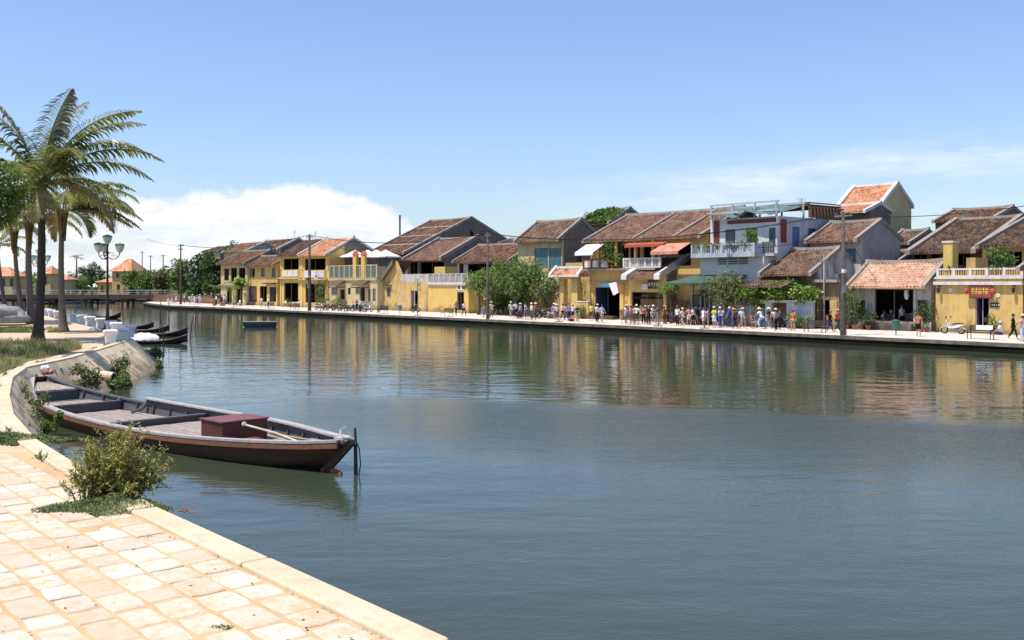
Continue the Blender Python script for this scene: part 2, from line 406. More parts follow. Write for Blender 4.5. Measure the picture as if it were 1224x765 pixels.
def pavermat():
    m,nt,b=newmat('worn granite pavers'); co=nd(nt,'ShaderNodeTexCoord')
    sp=nd(nt,'ShaderNodeSeparateXYZ'); nt.links.new(co.outputs['UV'],sp.inputs[0])
    a=noise(nt,co.outputs['Object'],1.2,6,.65); d=noise(nt,co.outputs['Object'],9,6,.65); e=noise(nt,co.outputs['Object'],60,3)
    c=mix(nt,sp.outputs[0],(.52,.435,.325),(.66,.59,.475))
    c=mix(nt,math_(nt,'MULTIPLY',ramp(nt,math_(nt,'ADD',math_(nt,'MULTIPLY',a,.6),math_(nt,'MULTIPLY',d,.45)),.47,.62),.8),c,(.52,.34,.18))
    c=mix(nt,math_(nt,'MULTIPLY',ramp(nt,e,.5,.75),.4),c,(.42,.36,.30))
    nt.links.new(c,b.inputs['Base Color']); b.inputs['Roughness'].default_value=.9; bump(nt,b,d,.5,.012); return m
struct(pm.build('paving',pavermat()))
# sand packed between the pavers
sd=MB(); pts=[(3.0,3.0),(.2,6.9),(-4.75,12.85),(-7.4,16.2),(-8.3,17.5),(-30,18.2),(-30,0.5),(3,0.5)]
def inside(poly,x,y):
    ins=False
    for i in range(len(poly)):
        a,b=poly[i],poly[i-1]
        if (a[1]>y)!=(b[1]>y) and x<(b[0]-a[0])*(y-a[1])/(b[1]-a[1])+a[0]: ins=not ins
    return ins
gx,gy=190,200; x0_,y0_,st_=-14.5,1.0,.09; idx={}
for i in range(gx):
    for j in range(gy):
        cs=[(x0_+(i+a)*st_,y0_+(j+b)*st_) for a,b in ((0,0),(1,0),(1,1),(0,1))]
        if not all(inside(pts,*c) for c in cs): continue
        f=[]
        for c in cs:
            key=(round(c[0]/st_),round(c[1]/st_))
            if key not in idx:
                v=Vector((c[0],c[1],0)); h_=mn.noise(v*1.1)*.011+mn.noise(v*5.0)*.007
                idx[key]=len(sd.v); sd.v.append((c[0],c[1],NEARZ-.040+h_))
            f.append(idx[key])
        sd.f.append(f); sd.mi.append(0); sd.uv.append(None)
struct(sd.build('joint_sand',sandmat('orange joint sand',(.49,.32,.165),(.55,.39,.23),(.37,.23,.12))))
# sloping revetment with drain slots, water side of the kerb
wallm=plaster('revetment concrete',(.76,.60,.40),(.24,.18,.10),.45)
rv=MB()
E3=resample(EDGE[:12],.19)
O3=offset_poly(E3,-1.8)
# keep the stretch beside the paving steep, the curved stretch sloping
def slope_w(i):
    x,y=E3[i]
    return min(1,max(.06,(y-17.6)/3.5))*(.62 if y<37 else min(1,.62+(y-37)*.076))
def rp(i,f,inset=0):
    a=Vector((*E3[i],NEARZ-.03)); b=Vector((*O3[i],-.35)); wv=slope_w(i)
    b=Vector((a.x+(b.x-a.x)*wv, a.y+(b.y-a.y)*wv, -.35))
    p=a.lerp(b,f)
    p=p+Vector((mn.noise(p*.9),mn.noise(p*.9+Vector((5,5,5))),mn.noise(p*2.1)*.6))*.07*min(1,f*6)
    if inset:
        n=Vector((b.x-a.x,b.y-a.y,0)).normalized(); nn=Vector((n.x*1.7,n.y*1.7,1.2)).normalized(); p=p-nn*inset
    return p
fr=[0,.15,.32,.50,.56,.72,1]
for i in range(len(E3)-1):
    for j in range(len(fr)-1):
        a,b_,c_,d_=rp(i,fr[j]),rp(i+1,fr[j]),rp(i+1,fr[j+1]),rp(i,fr[j+1])
        blk=0
        slot=(j in (1,4)) and (i%3==1) and slope_w(i)>.4 and (rnd.random()<(.9 if j==1 else .6))
        if slot:
            dd=.32; A,B,Cc,D=rp(i,fr[j],dd),rp(i+1,fr[j],dd),rp(i+1,fr[j+1],dd),rp(i,fr[j+1],dd)
            rv.add([a,b_,c_,d_,A,B,Cc,D],[(0,4,5,1),(1,5,6,2),(2,6,7,3),(3,7,4,0),(4,7,6,5)])
        else: rv.add([a,b_,c_,d_],[(0,3,2,1)])
revet=rv.build('revetment_wall',wallm); tag(revet,'sloping pale concrete river wall with rows of dark drain slots behind the long boat','wall')
# steep bank beyond the corner
rb=MB(); E4=resample(EDGE[11:],1.5); O4=offset_poly(E4,-1.2)
for i in range(len(E4)-1):
    rb.add([(*E4[i],NEARZ-.06),(*E4[i+1],NEARZ-.06),(*O4[i+1],-.4),(*O4[i],-.4)],[(0,3,2,1)])
struct(rb.build('river_bank',M['sand']))
e0=MB(); e0.quad((3.2,-40,NEARZ-.06),(3.2,3.8,NEARZ-.06),(3.2,3.8,-1),(3.2,-40,-1)); struct(e0.build('quay_side',wallm))

# far bank
FE=[tuple(P(r,0).xy) for r in (90,30,0,-30,-60,-90,-120.4)]+[(-56,164),(-63,176),(-69,188),(-72,200),(-76,226),(-90,236),(-150,246),(-900,300)]
fp=[(800,-60)]+FE+[(-900,2500),(2500,2500),(2500,-60)]
g=MB(); g.add([(x,y,FARZ-.008) for x,y in fp],[tuple(range(len(fp)-1,-1,-1))]); struct(g.build('town_ground',M['soil']))
# paved promenade strip, 11 m wide
pe=[P(r,0) for r in (90,0,-60,-120.4)]+[Vector((-56,164,0)),Vector((-63,176,0)),Vector((-69,188,0)),Vector((-72,200,0))]
pi=[Vector((-60,208,0)),Vector((-56,192,0)),Vector((-50,178,0)),Vector((-44,170,0))]+[P(r,13) for r in (-120,-60,0,90)]
g=MB(); vsx=[(p.x,p.y,FARZ) for p in pe+pi]; g.add(vsx,[tuple(range(len(vsx)-1,-1,-1))]); struct(g.build('promenade',M['farpave']))
fw=plaster('wet quay stone',(.020,.018,.012),(.006,.008,.004),.8)
g=MB(); k=MB()
for a,b_ in zip(FE[:-1],FE[1:]):
    a=Vector((*a,0)); b_=Vector((*b_,0)); n=max(1,int((b_-a).length/2.0))
    dr=(b_-a).normalized(); ou=Vector((dr.y,-dr.x,0))
    ou=-ou if ou.dot(Vector((-NX,-NY,0)))<0 else ou
    g.quad(a+Vector((0,0,.46)),b_+Vector((0,0,.46)),b_-Vector((0,0,.5)),a-Vector((0,0,.5)))
    if n<200:
        for i in range(n):
            p=a.lerp(b_,i/n)+dr*.01; q=a.lerp(b_,(i+1)/n)-dr*.01
            z1=FARZ+.02+rnd.uniform(-.01,.01)
            k.slab([tuple((p+ou*.08).xy),tuple((q+ou*.08).xy),tuple((q-ou*.4).xy),tuple((p-ou*.4).xy)],.40,z1)
q=g.build('quay_wall',fw); tag(q,'low dark waterstained quay wall along the far promenade','wall')
struct(k.build('quay_coping',plain('stained coping',(.16,.13,.10),.9,.4,1.5)))
# ledge and rubble stones at the foot of the far quay
# distant hills
h=MB()
def ridge(y,x0,x1,zb,amp,seed):
    r_=random.Random(seed); n=90; pr=[]
    for i in range(n+1):
        x=x0+(x1-x0)*i/n
        zt=zb+amp*(.5+.5*math.sin(i*.21+seed))*(.6+.4*math.sin(i*.07+seed*2))+r_.uniform(0,amp*.08)
        pr.append((x,zt))
    for (xa,za),(xb,zb2) in zip(pr,pr[1:]):
        h.add([(xa,y,-1),(xb,y,-1),(xb,y+160,zb2),(xa,y+160,za),(xb,y+500,-1),(xa,y+500,-1)],[(0,1,2,3),(3,2,4,5)])
ridge(2900,-2600,-900,14,34,3)
struct(h.build('hills',plain('far hills',(.10,.15,.2),.95,.2,.01)))
# ------------------------------------------------------------------ the long wooden boat
hullm=wood('dark oiled hull planks',(.055,.028,.018),2.2,.6,(1,6,6))
def hullpaint():
    m,nt,b=newmat('worn brown hull paint'); co=nd(nt,'ShaderNodeTexCoord').outputs['Object']
    sp=nd(nt,'ShaderNodeSeparateXYZ'); nt.links.new(co,sp.inputs[0])
    n=noise(nt,co,1.5,6,.65,(1,3,3)); n2=noise(nt,co,9,4,.6,(.6,3,3))
    z=math_(nt,'ADD',sp.outputs[2],math_(nt,'MULTIPLY',math_(nt,'SUBTRACT',n,.5),.3))
    k=ramp(nt,z,.42,.60)       # tar below, red-brown paint above: a real paint line, worn
    c=mix(nt,k,(.014,.011,.009),(.075,.026,.014))
    c=mix(nt,math_(nt,'MULTIPLY',ramp(nt,n2,.56,.7),.45),c,(.05,.042,.03))
    nt.links.new(c,b.inputs['Base Color']); b.inputs['Roughness'].default_value=.55; bump(nt,b,n2,.5,.02); return m
navy=wood('faded slate blue boat paint',(.088,.090,.098),3,.7,(1,6,6))
palegun=wood('pale grey gunwale paint',(.42,.385,.37),4,.6,(1,6,6))
deckw=wood('weathered deck planks',(.34,.28,.24),2.5,.85,(1.2,9,9))
maroon=plain('maroon painted box',(.085,.022,.018),.55,.35,2.5,bmp=.2)
rope=plain('pale rope',(.5,.44,.34),.9,.2)
rust=plain('rusty rudder',(.35,.12,.06),.8,.4,6)

boat=empty('wooden_boat',(-9.05,25.4,0),0,'long dark brown open wooden boat with slate blue inside moored along the curved wall','boat')
ba=Vector((-3.66,22.35,0))-Vector((-16.15,34.35,0)); BL=ba.length; ba.normalize()
bow0=Vector((-16.15,34.35,-.37))
boat.location=bow0; boat.rotation_euler=(0,0,math.atan2(ba.y,ba.x))
# local: x from bow to stern, +y = far side (ba rotated +90)
ST=[ # x, halfwidth top, gunwale z, halfwidth chine, keel z
 (0.0,.30,1.46,.10,1.0),(.7,.60,1.24,.26,.48),(1.8,.98,1.05,.55,.05),(3.2,1.24,.93,.85,-.15),(5.2,1.42,.85,1.02,-.25),(7.4,1.50,.82,1.08,-.28),
 (9.6,1.50,.82,1.08,-.28),(11.6,1.40,.85,.98,-.25),(13.4,1.16,.91,.75,-.18),(15.0,.80,.98,.42,-.12),(16.2,.46,1.05,.16,.32),(BL-.1,.13,1.15,.04,.95)]
def station(x):
    for a,b in zip(ST,ST[1:]):
        if x<=b[0]:
            f=(x-a[0])/(b[0]-a[0]); return [a[i]+(b[i]-a[i])*f for i in range(5)]
    return list(ST[-1])
def catm(x):
    xs=[s[0] for s in ST]; i=max(0,min(len(ST)-2,next((j for j in range(len(ST)-1) if x<=xs[j+1]),len(ST)-2)))
    p=[ST[max(i-1,0)],ST[i],ST[i+1],ST[min(i+2,len(ST)-1)]]; f=(x-p[1][0])/(p[2][0]-p[1][0]); out=[x]
    for k in range(1,5):
        m1=(p[2][k]-p[0][k])/(p[2][0]-p[0][0])*(p[2][0]-p[1][0]) if p[2][0]!=p[0][0] else 0
        m2=(p[3][k]-p[1][k])/(p[3][0]-p[1][0])*(p[2][0]-p[1][0]) if p[3][0]!=p[1][0] else 0
        h00=2*f**3-3*f*f+1; h10=f**3-2*f*f+f; h01=-2*f**3+3*f*f; h11=f**3-f*f
        out.append(h00*p[1][k]+h10*m1+h01*p[2][k]+h11*m2)
    return out
NS=48; xs=[ST[-1][0]*i/NS for i in range(NS+1)]
def hullring(x,ins=0):
    _,w,z,wc,kz=catm(x); w-=ins; wc=max(.01,wc-ins); kz+=ins*1.2
    zc=kz+(z-kz)*.28
    # planked flare: gunwale, mid, chine, bottom
    pts=[(w,z),(w*.97+wc*.03,z-(z-zc)*.22),(w*.80+wc*.20,z-(z-zc)*.55),(w*.45+wc*.55,z-(z-zc)*.85),(wc*.9,zc-.02),(wc*.55,kz+.04),(0,kz)]
    return [(x,-a,b) for a,b in pts]+[(x,a,b) for a,b in pts[-2::-1]]
m=MB(); nr=13
for x in xs: m.v+=hullring(x)
for i in range(NS):
    for j in range(nr-1):
        m.f.append([i*nr+j,i*nr+j+1,(i+1)*nr+j+1,(i+1)*nr+j]); m.mi.append(0); m.uv.append(None)
# transom at the bow end and stern
m.f.append(list(range(nr))); m.mi.append(0); m.uv.append(None)
m.f.append([NS*nr+j for j in range(nr)][::-1]); m.mi.append(0); m.uv.append(None)
m.build('hull',hullpaint(),boat,True)
m=MB()
for x in xs: m.v+=hullring(x,.05)
for i in range(NS):
    for j in range(nr-1):
        m.f.append([i*nr+j,(i+1)*nr+j,(i+1)*nr+j+1,i*nr+j+1]); m.mi.append(0); m.uv.append(None)
m.build('inner_planking',navy,boat,True)
# rub rail, gunwale caps (near and far), raised far washboard
def strip(mb,x0,x1,side,yo0,yo1,z0,z1,n=40,zf=lambda x:0,taper=False):
    vs=[];
    for i in range(n+1):
        x=x0+(x1-x0)*i/n; _,w_,z,_,_=catm(x); zz0=z+z0+zf(x); zz1=z+z1+zf(x)
        ya=side*max(.0,(w_+yo0)); yb=side*max(.0,(w_+yo1))
        vs+=[(x,ya,zz0),(x,yb,zz0),(x,yb,zz1),(x,ya,zz1)]
    fs=[(i*4+k,i*4+(k+1)%4,(i+1)*4+(k+1)%4,(i+1)*4+k) for i in range(n) for k in range(4)]+[(3,2,1,0),(n*4,n*4+1,n*4+2,n*4+3)]
    mb.add(vs,fs)
m=MB(); strip(m,.0,BL-.15,-1,.0,.04,-.16,-.03); strip(m,.0,BL-.15,1,.0,.04,-.16,-.03); m.build('rub_rail',wood('red brown rail',(.22,.09,.05),3,.6,(1,6,6)),boat)
m=MB(); strip(m,.05,BL-.15,-1,-.14,.05,-.03,.025); m.build('gunwale',palegun,boat)
m=MB(); strip(m,.05,5.0,1,-.10,.05,-.03,.02); m.build('gunwale',navy,boat)
m=MB(); strip(m,5.0,BL-.15,1,-.06,.0,-.05,.14,zf=lambda x:-.1*max(0,(x-12)/5)); m.build('washboard',navy,boat)
m=MB(); strip(m,5.0,BL-.15,1,-.16,.06,.14,.185,zf=lambda x:-.1*max(0,(x-12)/5)); m.build('gunwale',palegun,boat)
# ribs
for i in range(15):
    x=1.6+i*.98
    if x>BL-1.2: break
    for sgn in (-1,1):
        m=MB(); _,w_,z,wc,kz=catm(x); pts=[(x,sgn*(w_-.09),z-.03),(x,sgn*(w_*.80+wc*.2-.09),z-(z-kz)*.42),(x,sgn*(w_*.45+wc*.55-.09),z-(z-kz)*.62)]
        m.tube(pts,.032,6); m.build('rib',navy,boat)
# decks at their levels: bow deck, forward floor, mid floor, aft floor
def deck(x0,x1,z,name='deck_planks',mat=deckw,rise=0):
    m=MB(); nb=11
    for j in range(nb):
        n=10; vs=[]
        for i in range(n+1):
            x=x0+(x1-x0)*i/n; _,w_,zg,wc,kz=catm(x)
            f=max(0,min(1,(zg-z)/(zg-kz))); hw=w_*(1-.35*f)-.09
            zz_=z+rise*(1-i/n)+.004*((j*7)%3)
            a=-hw+2*hw*j/nb+.008; b=-hw+2*hw*(j+1)/nb-.008
            vs+=[(x,a,zz_),(x,b,zz_),(x,b,zz_-.03),(x,a,zz_-.03)]
        fs=[(i*4+k,i*4+(k+1)%4,(i+1)*4+(k+1)%4,(i+1)*4+k) for i in range(n) for k in range(4)]+[(3,2,1,0),(n*4,n*4+1,n*4+2,n*4+3)]
        m.add(vs,fs)
    return m.build(name,mat,boat)
deck(.12,1.25,1.10,'bow_deck',wood('bow deck wood',(.40,.33,.27),2.5,.85,(1.2,9,9)),.18)
deck(1.9,3.5,.76,'deck_planks'); deck(3.7,8.3,.56,'deck_planks'); deck(8.7,16.0,.66,'deck_planks')
# thwarts with fascia boards
def thwart(x,z,h,wd,cap=True,lip=0):
    m=MB(); _,w_,zg,wc,kz=catm(x); f=(zg-z)/(zg-kz); hw=w_*(1-.3*f)-.07
    m.box(x-.03,x+.03,-hw,hw,z-h,z); 
    if cap: m.box(x-wd/2,x+wd/2,-hw,hw,z+.002,z+.05)
    return m.build('thwart',navy,boat)
thwart(1.32,1.02,.45,.12); thwart(1.75,.72,.3,.22); thwart(3.6,.80,.3,.20); thwart(8.15,.66,.2,.14); thwart(8.6,.80,.36,.2)
# knees on the far side
for x in (3.6,5.1,8.6):
    m=MB(); _,w_,z,_,_=catm(x); m.tube([(x,w_-.6,z-.24),(x,w_-.3,z-.17),(x,w_-.12,z+.0)],[.04,.055,.06],6); m.build('knee',navy,boat)
# engine box with overhanging lid
m=MB(); m.box(12.0,13.05,-.62,.66,.67,1.18); bx=bev(m.build('engine_box',maroon,boat),.015)
m=MB(); m.box(11.96,13.09,-.66,.70,1.183,1.225); bev(m.build('box_lid',plain('maroon box lid',(.17,.05,.04),.45,.3,3),boat),.012)
m=MB(); m.box(13.3,14.3,-.5,.15,.67,.80); bev(m.build('hatch_cover',plain('hatch red',(.26,.08,.05),.6,.3,3),boat),.01)
m=MB(); m.box(6.2,6.7,-.2,.1,.58,.60); m.build('loose_board',deckw,boat)
# tiller shaft
m=MB(); m.tube([(13.2,-.1,1.12),(14.3,.1,1.0),(15.2,.1,.9),(16.1,.0,.95)],.028,8); m.lathe(13.2,-.1,[(.0,1.08),(.06,1.09),(.07,1.13),(.05,1.18),(0,1.19)],8); m.build('tiller',rope,boat)
# stern post, cap, rudder
m=MB(); m.prism([(BL-.9,.45),(BL-.4,.82),(BL-.15,1.10),(BL+.20,1.20),(BL+.23,1.10),(BL+.02,.93),(BL-.75,.32)],-.045,.045); bev(m.build('stern_post',hullm,boat),.01)
m=MB(); m.box(BL-.35,BL+.12,-.12,.12,1.165,1.215); m.build('stern_cap',palegun,boat)
m=MB(); m.prism([(BL-1.05,-.1),(BL-.95,.70),(BL-.77,.68),(BL-.66,.50),(BL-.22,.42),(BL-.22,.36),(BL-.6,.28),(BL-.8,-.1)],-.03,.03); m.build('rudder',rust,boat)
m=MB(); m.tube([(BL-.85,0,.66),(BL-.5,.0,.8),(BL-.05,.05,1.0)],.012,5); m.build('rudder_cord',M['rubber'],boat)
# mooring rope coils on the stern
m=MB()
for kx in range(4):
    m.tube([(BL-.04+.05*kx+.07*math.cos(a*.7),.13*math.sin(a*.7),1.14+.10*math.cos(a*.7+kx*.4)+.02) for a in range(10)],.017,5)
m.tube([(BL+.1,-.1,1.2),(BL-.05,-.16,1.32),(BL-.2,-.05,1.38),(BL-.1,.05,1.45)],.016,5)
tag(m.build('mooring_rope',rope),'pale rope wound round the pointed stern of the long boat and its stake','rope')
rp_=bpy.data.objects['mooring_rope']; rp_.location=boat.location; rp_.rotation_euler=boat.rotation_euler
# stake in the water beside the stern
sp_=bow0+ba*(BL+.02)+Vector((-ba.y,ba.x,0))*.2
m=MB(); m.tube([(0,0,-1.2),(.01,0,.4),(.0,.01,1.0),(-.01,0,1.42)],[.05,.045,.04,.03],8)
s_=m.build('mooring_stake',M['polewood']); s_.location=sp_; tag(s_,'thin dark wooden stake standing in the water at the boat stern','stake')
m=MB(); m.tube([(0,0,0),(.06,.02,-.15),(.09,0,-.5),(.03,0,-.85)],.014,5)
o=m.build('hanging_cord',M['rubber'],None); o.location=sp_+Vector((.03,-.02,1.1)); tag(o,'thin black cord hanging down the stake at the boat stern','cord')
# oar lying in the boat
m=MB(); q0=Vector((12.4,.72,.80)); q1=Vector((16.0,.25,.95)); m.tube([q0,q1],.022,8); m.box(15.4,16.1,.22,.40,.93,.96)
o=m.build('oar',deckw); o.location=boat.location; o.rotation_euler=boat.rotation_euler; tag(o,'slim grey wooden oar lying along the far side of the long boat near its stern','oar')
# red and white cloth bundle at the bow on the wall
m=MB(); r_=random.Random(4)
def blob(mb,c,rx,ry,rz,seed,seg=10,rings=7,amp=.2):
    q=random.Random(seed); vs=[]; 
    ph=[q.uniform(0,6.28) for _ in range(6)]
    for i in range(1,rings):
        th=math.pi*i/rings
        for k_ in range(seg):
            an=2*math.pi*k_/seg
            n_=1+amp*(math.sin(3*an+ph[0]+2*th)*.4+math.sin(5*th+ph[1]+an)*.4+math.sin(2*an+ph[2])*.4)
            vs.append((c[0]+rx*n_*math.sin(th)*math.cos(an),c[1]+ry*n_*math.sin(th)*math.sin(an),c[2]+rz*n_*math.cos(th)))
    vs.append((c[0],c[1],c[2]+rz)); vs.append((c[0],c[1],c[2]-rz)); T_=len(vs)-2; B_=T_+1
    fs=[(i*seg+k_,(i+1)*seg+k_,(i+1)*seg+(k_+1)%seg,i*seg+(k_+1)%seg) for i in range(rings-2) for k_ in range(seg)]
    fs+=[(T_,k_,(k_+1)%seg) for k_ in range(seg)]+[(B_,(rings-2)*seg+(k_+1)%seg,(rings-2)*seg+k_) for k_ in range(seg)]
    mb.add(vs,fs)
blob(m,(0,0,.08),.20,.16,.11,1,amp=.5); m.cm=1; blob(m,(-.02,.03,.20),.13,.11,.09,2,amp=.5); m.cm=0; blob(m,(.16,-.04,.06),.14,.12,.08,3,amp=.5)
o=m.build('cloth_bundle',[plain('faded red cloth',(.42,.20,.16),.9),M['whitecloth']],None,True); o.location=bow0+Vector((.0,.42,1.52)); tag(o,'faded red and white cloth bundle heaped on the bow deck of the long boat','bundle')

# ------------------------------------------------------------------ leaf helpers
def leaf(mb,p,d,up,l,w):
    d=d.normalized(); s=d.cross(up); s=s.normalized() if s.length>1e-4 else Vector((1,0,0))
    n=s.cross(d)
    mb.add([p,p+d*l*.45+s*w*.5+n*l*.04,p+d*l-n*l*.08,p+d*l*.45-s*w*.5+n*l*.04],[(0,1,2,3)])
def rdir(q,zb=0):
    while True:
        v=Vector((q.uniform(-1,1),q.uniform(-1,1),q.uniform(-1,1)))
        if .05<v.length<1: break
    v.normalize(); v.z+=zb; return v.normalized()
def crown(mb,clumps,n,ll,lw,seed,zb=.25,shell=.65):
    q=random.Random(seed)
    vol=[c[3]*c[4]*c[5] for c in clumps]; tot=sum(v**.67 for v in vol)
    for c,v in zip(clumps,vol):
        for _ in range(int(n*v**.67/tot)):
            d=rdir(q); rad=q.uniform(shell,1.06)**.6
            wob=1+.22*math.sin(d.x*5+c[0]*3)+.18*math.sin(d.z*6+c[1]*2+d.y*4)
            p=Vector((c[0]+d.x*c[3]*rad*wob,c[1]+d.y*c[4]*rad*wob,c[2]+d.z*c[5]*rad*wob))
            ld=(d*.8+rdir(q)).normalized(); ld.z-=.2
            leaf(mb,p,ld,(Vector((0,0,1))+rdir(q)*.6),ll*q.uniform(.6,1.2),lw*q.uniform(.7,1.2))
def trunkmb(h,r0,lean=(0,0),limbs=(),seg=8,q=None):
    m=MB(); pts=[];rad=[]
    for i in range(6):
        f=i/5; pts.append((lean[0]*f+.05*math.sin(f*7),lean[1]*f,h*f)); rad.append(r0*(1.25-.7*f) if i else r0*1.5)
    m.tube(pts,rad,seg)
    for (x,y,z,r) in limbs:
        b=Vector((lean[0]*.6,lean[1]*.6,h*.62)); e=Vector((x,y,z)); mid=b.lerp(e,.5)+Vector((0,0,.1*(e-b).length))
        m.tube([b,mid,e],[r,r*.75,r*.35],6)
    return m
def tree(name,loc,h,clumps,n,ll,lw,lm,label,cat='tree',group=None,seed=1,r0=.18,zb=.25,bark=None):
    t=empty(name,loc,0,label,cat,group)
    th=max(.5,min(c[2] for c in clumps)-.0)
    limbs=[(c[0]*.8,c[1]*.8,c[2],r0*.45) for c in clumps[:9]]
    trunkmb(max(th,h*.45),r0,(clumps[0][0]*.3,clumps[0][1]*.3),limbs).build('trunk',bark or M['bark'],t,True)
    m=MB(); crown(m,clumps,n,ll,lw,seed,zb); m.build('crown',lm,t)
    return t
def rclumps(q,n,rx,ry,z0,z1,cr):
    out=[]
    for i in range(n):
        a=q.uniform(0,6.28); rr_=math.sqrt(q.random()); f=q.random()
        s=(1-abs(f-.45)*.9); c=cr*q.uniform(.7,1.25)
        out.append((math.cos(a)*rr_*rx*s,math.sin(a)*rr_*ry*s,z0+(z1-z0)*f,c,c,c*.75))
    return out

# ------------------------------------------------------------------ palms
palmshade=wood('dark ringed palm bark',(.055,.042,.036),2.5,.95,(2,2,14))  # bark darkened to carry the shade of the palm's own crown
palmbark=wood('ringed palm bark',(.15,.12,.10),2.5,.95,(2,2,14))
frondg=leafmat('palm leaflets',(.09,.12,.022),(.34,.35,.09),.33,.45,.8)
frondd=leafmat('old palm leaflets',(.17,.15,.05),(.30,.25,.10),.5,.3,.8)
frondb=leafmat('grey green palm leaflets',(.09,.11,.07),(.24,.26,.19),.6,.25,.8)
stalkm=plain('palm stalks',(.16,.15,.05),.5); shaftm=plain('palm leaf bases',(.10,.085,.035),.8,.4,3)
def frond_mesh(L,el0,el1,seed,nl=46,mats=None,side=0,wind=.0,ld=1.15):
    """frond growing along +X from the origin, bending from elevation el0 down to el1"""
    q=random.Random(seed); m=MB(); n=14; p=Vector((0,0,0)); pts=[p.copy()]; dirs=[]
    for i in range(n):
        f=(i+.5)/n; e=R(el0+(el1-el0)*f**1.25); yaw=side*f*f
        d=Vector((math.cos(e)*math.cos(yaw),math.cos(e)*math.sin(yaw),math.sin(e))); dirs.append(d); p=p+d*L/n; pts.append(p.copy())
    dirs.append(dirs[-1])
    m.cm=1; m.tube(pts,[.05*(1-.85*i/n)+.006 for i in range(n+1)],5); m.cm=0
    roll=q.uniform(-.35,.35)
    for k_ in range(nl):
        f=.13+.87*k_/nl; x=f*n; i=min(n-1,int(x)); b=pts[i].lerp(pts[i+1],x-i); d=dirs[i]
        s=Vector((-d.y,d.x,0)).normalized() if abs(d.z)<.98 else Vector((0,1,0)); u=s.cross(d)*-1
        if u.z<0: u=-u
        for sg in (-1,1):
            ll=ld*(math.sin(math.pi*min(1,.18+f*.80))**.7)*q.uniform(.85,1.1)*(1 if f<.9 else .8)
            fw=.25+.55*f+q.uniform(-.12,.12)
            a=(s*sg*math.cos(roll*sg)+u*(.25+q.uniform(-.12,.12)+roll*sg*.5)+d*fw).normalized()
            dr=Vector((0,0,-1))*q.uniform(.5,1.0)
            p1=b+a*ll*.45; a2=(a+dr*.9).normalized(); p2=p1+a2*ll*.35; a3=(a2+dr*.9).normalized(); p3=p2+a3*ll*.3
            wv=a.cross(u).normalized()*.03 if a.cross(u).length>1e-3 else s*.03
            wv=(wv*.75+d*.042)
            m.add([b-wv*.5,b+wv*.5,p1+wv,p1-wv,p2+wv*.75,p2-wv*.75,p3],[(0,1,2,3),(3,2,4,5),(5,4,6)])
    return m
def palm(px,py,topz,r0,fronds,label,lean=(0,0),zb=NEARZ-.06,group='coconut palms on the near promenade',ld=1.1,nl=58,dark=False):
    b=G(px,py,NEARZ-.05); b.z=zb
    t=empty('palm_tree',b,0,label,'palm tree',group)
    H=topz-zb; m=MB(); n=40; pts=[];rad=[]
    bk=palmshade if dark else palmbark
    for i in range(n+1):
        f=i/n; pts.append((lean[0]*f+.12*math.sin(f*3.1)*(1 if lean[0]>=0 else -1),lean[1]*f,H*f)); 
        rad.append((r0*(1.0-.38*f)+(.16*math.exp(-f*16)))*(1.03 if i%2 else .97))
    m.tube(pts,rad,14); m.build('trunk',bk,t,True)
    top=Vector(pts[-1])
    sh=MB()
    for k_ in range(9):
        a=k_*2.4; sh.tube([top+Vector((math.cos(a)*.10,math.sin(a)*.10,-1.7+k_*.09)),top+Vector((math.cos(a)*.20,math.sin(a)*.20,-.5+k_*.05)),top+Vector((math.cos(a)*.42,math.sin(a)*.42,.55))],[.09,.07,.03],6)
    sh.build('crown_shaft',shaftm,t,True)
    for i,(az_,e0_,e1_,L,mt,sd_) in enumerate(fronds):
        mb=frond_mesh(L,e0_,e1_-9,i*7+int(px),nl,side=sd_,ld=ld)
        o=mb.build('frond',[(frondg,frondd,frondb)[mt],stalkm],t); o.location=top+Vector((math.cos(R(az_))*.12,math.sin(R(az_))*.12,.0+(i%4)*.06)); o.rotation_euler=(0,0,R(az_))
    return t
# azimuth 0 = right in the picture, 90 = away; (az, start elevation, end elevation, length, material, side bend)
palm(45,408,9.3,.24,[
 (2,68,8,6.5,0,.1),(-12,56,-2,6.6,0,.1),(10,44,-22,6.4,0,-.1),(-4,30,-30,6.0,0,.1),(-18,14,-48,5.4,0,0),(6,-2,-70,4.6,1,0),
 (60,80,40,5.4,2,.2),(-25,82,50,5.0,2,-.1),(35,60,-15,5.8,0,0),(-45,50,-35,5.2,0,.1),
 (160,72,10,6.2,2,.1),(185,60,-10,6.0,0,0),(172,42,-30,5.8,0,.1),(200,26,-45,5.4,0,0),(188,76,35,6.3,0,.2),(165,8,-62,4.8,0,0),(190,-6,-75,4.2,1,0),
 (-85,35,-60,4.2,0,.3),(-70,-5,-75,3.6,1,0),(245,30,-60,4.6,0,0),(120,45,-30,5.2,0,0),(85,30,-50,5,0,0),(50,10,-65,4.6,0,0),(135,5,-70,4.4,1,0)],
 'largest coconut palm with shade-darkened ringed trunk rising from the grass edge nearest the camera',lean=(.15,0),nl=62,dark=True,ld=1.25)
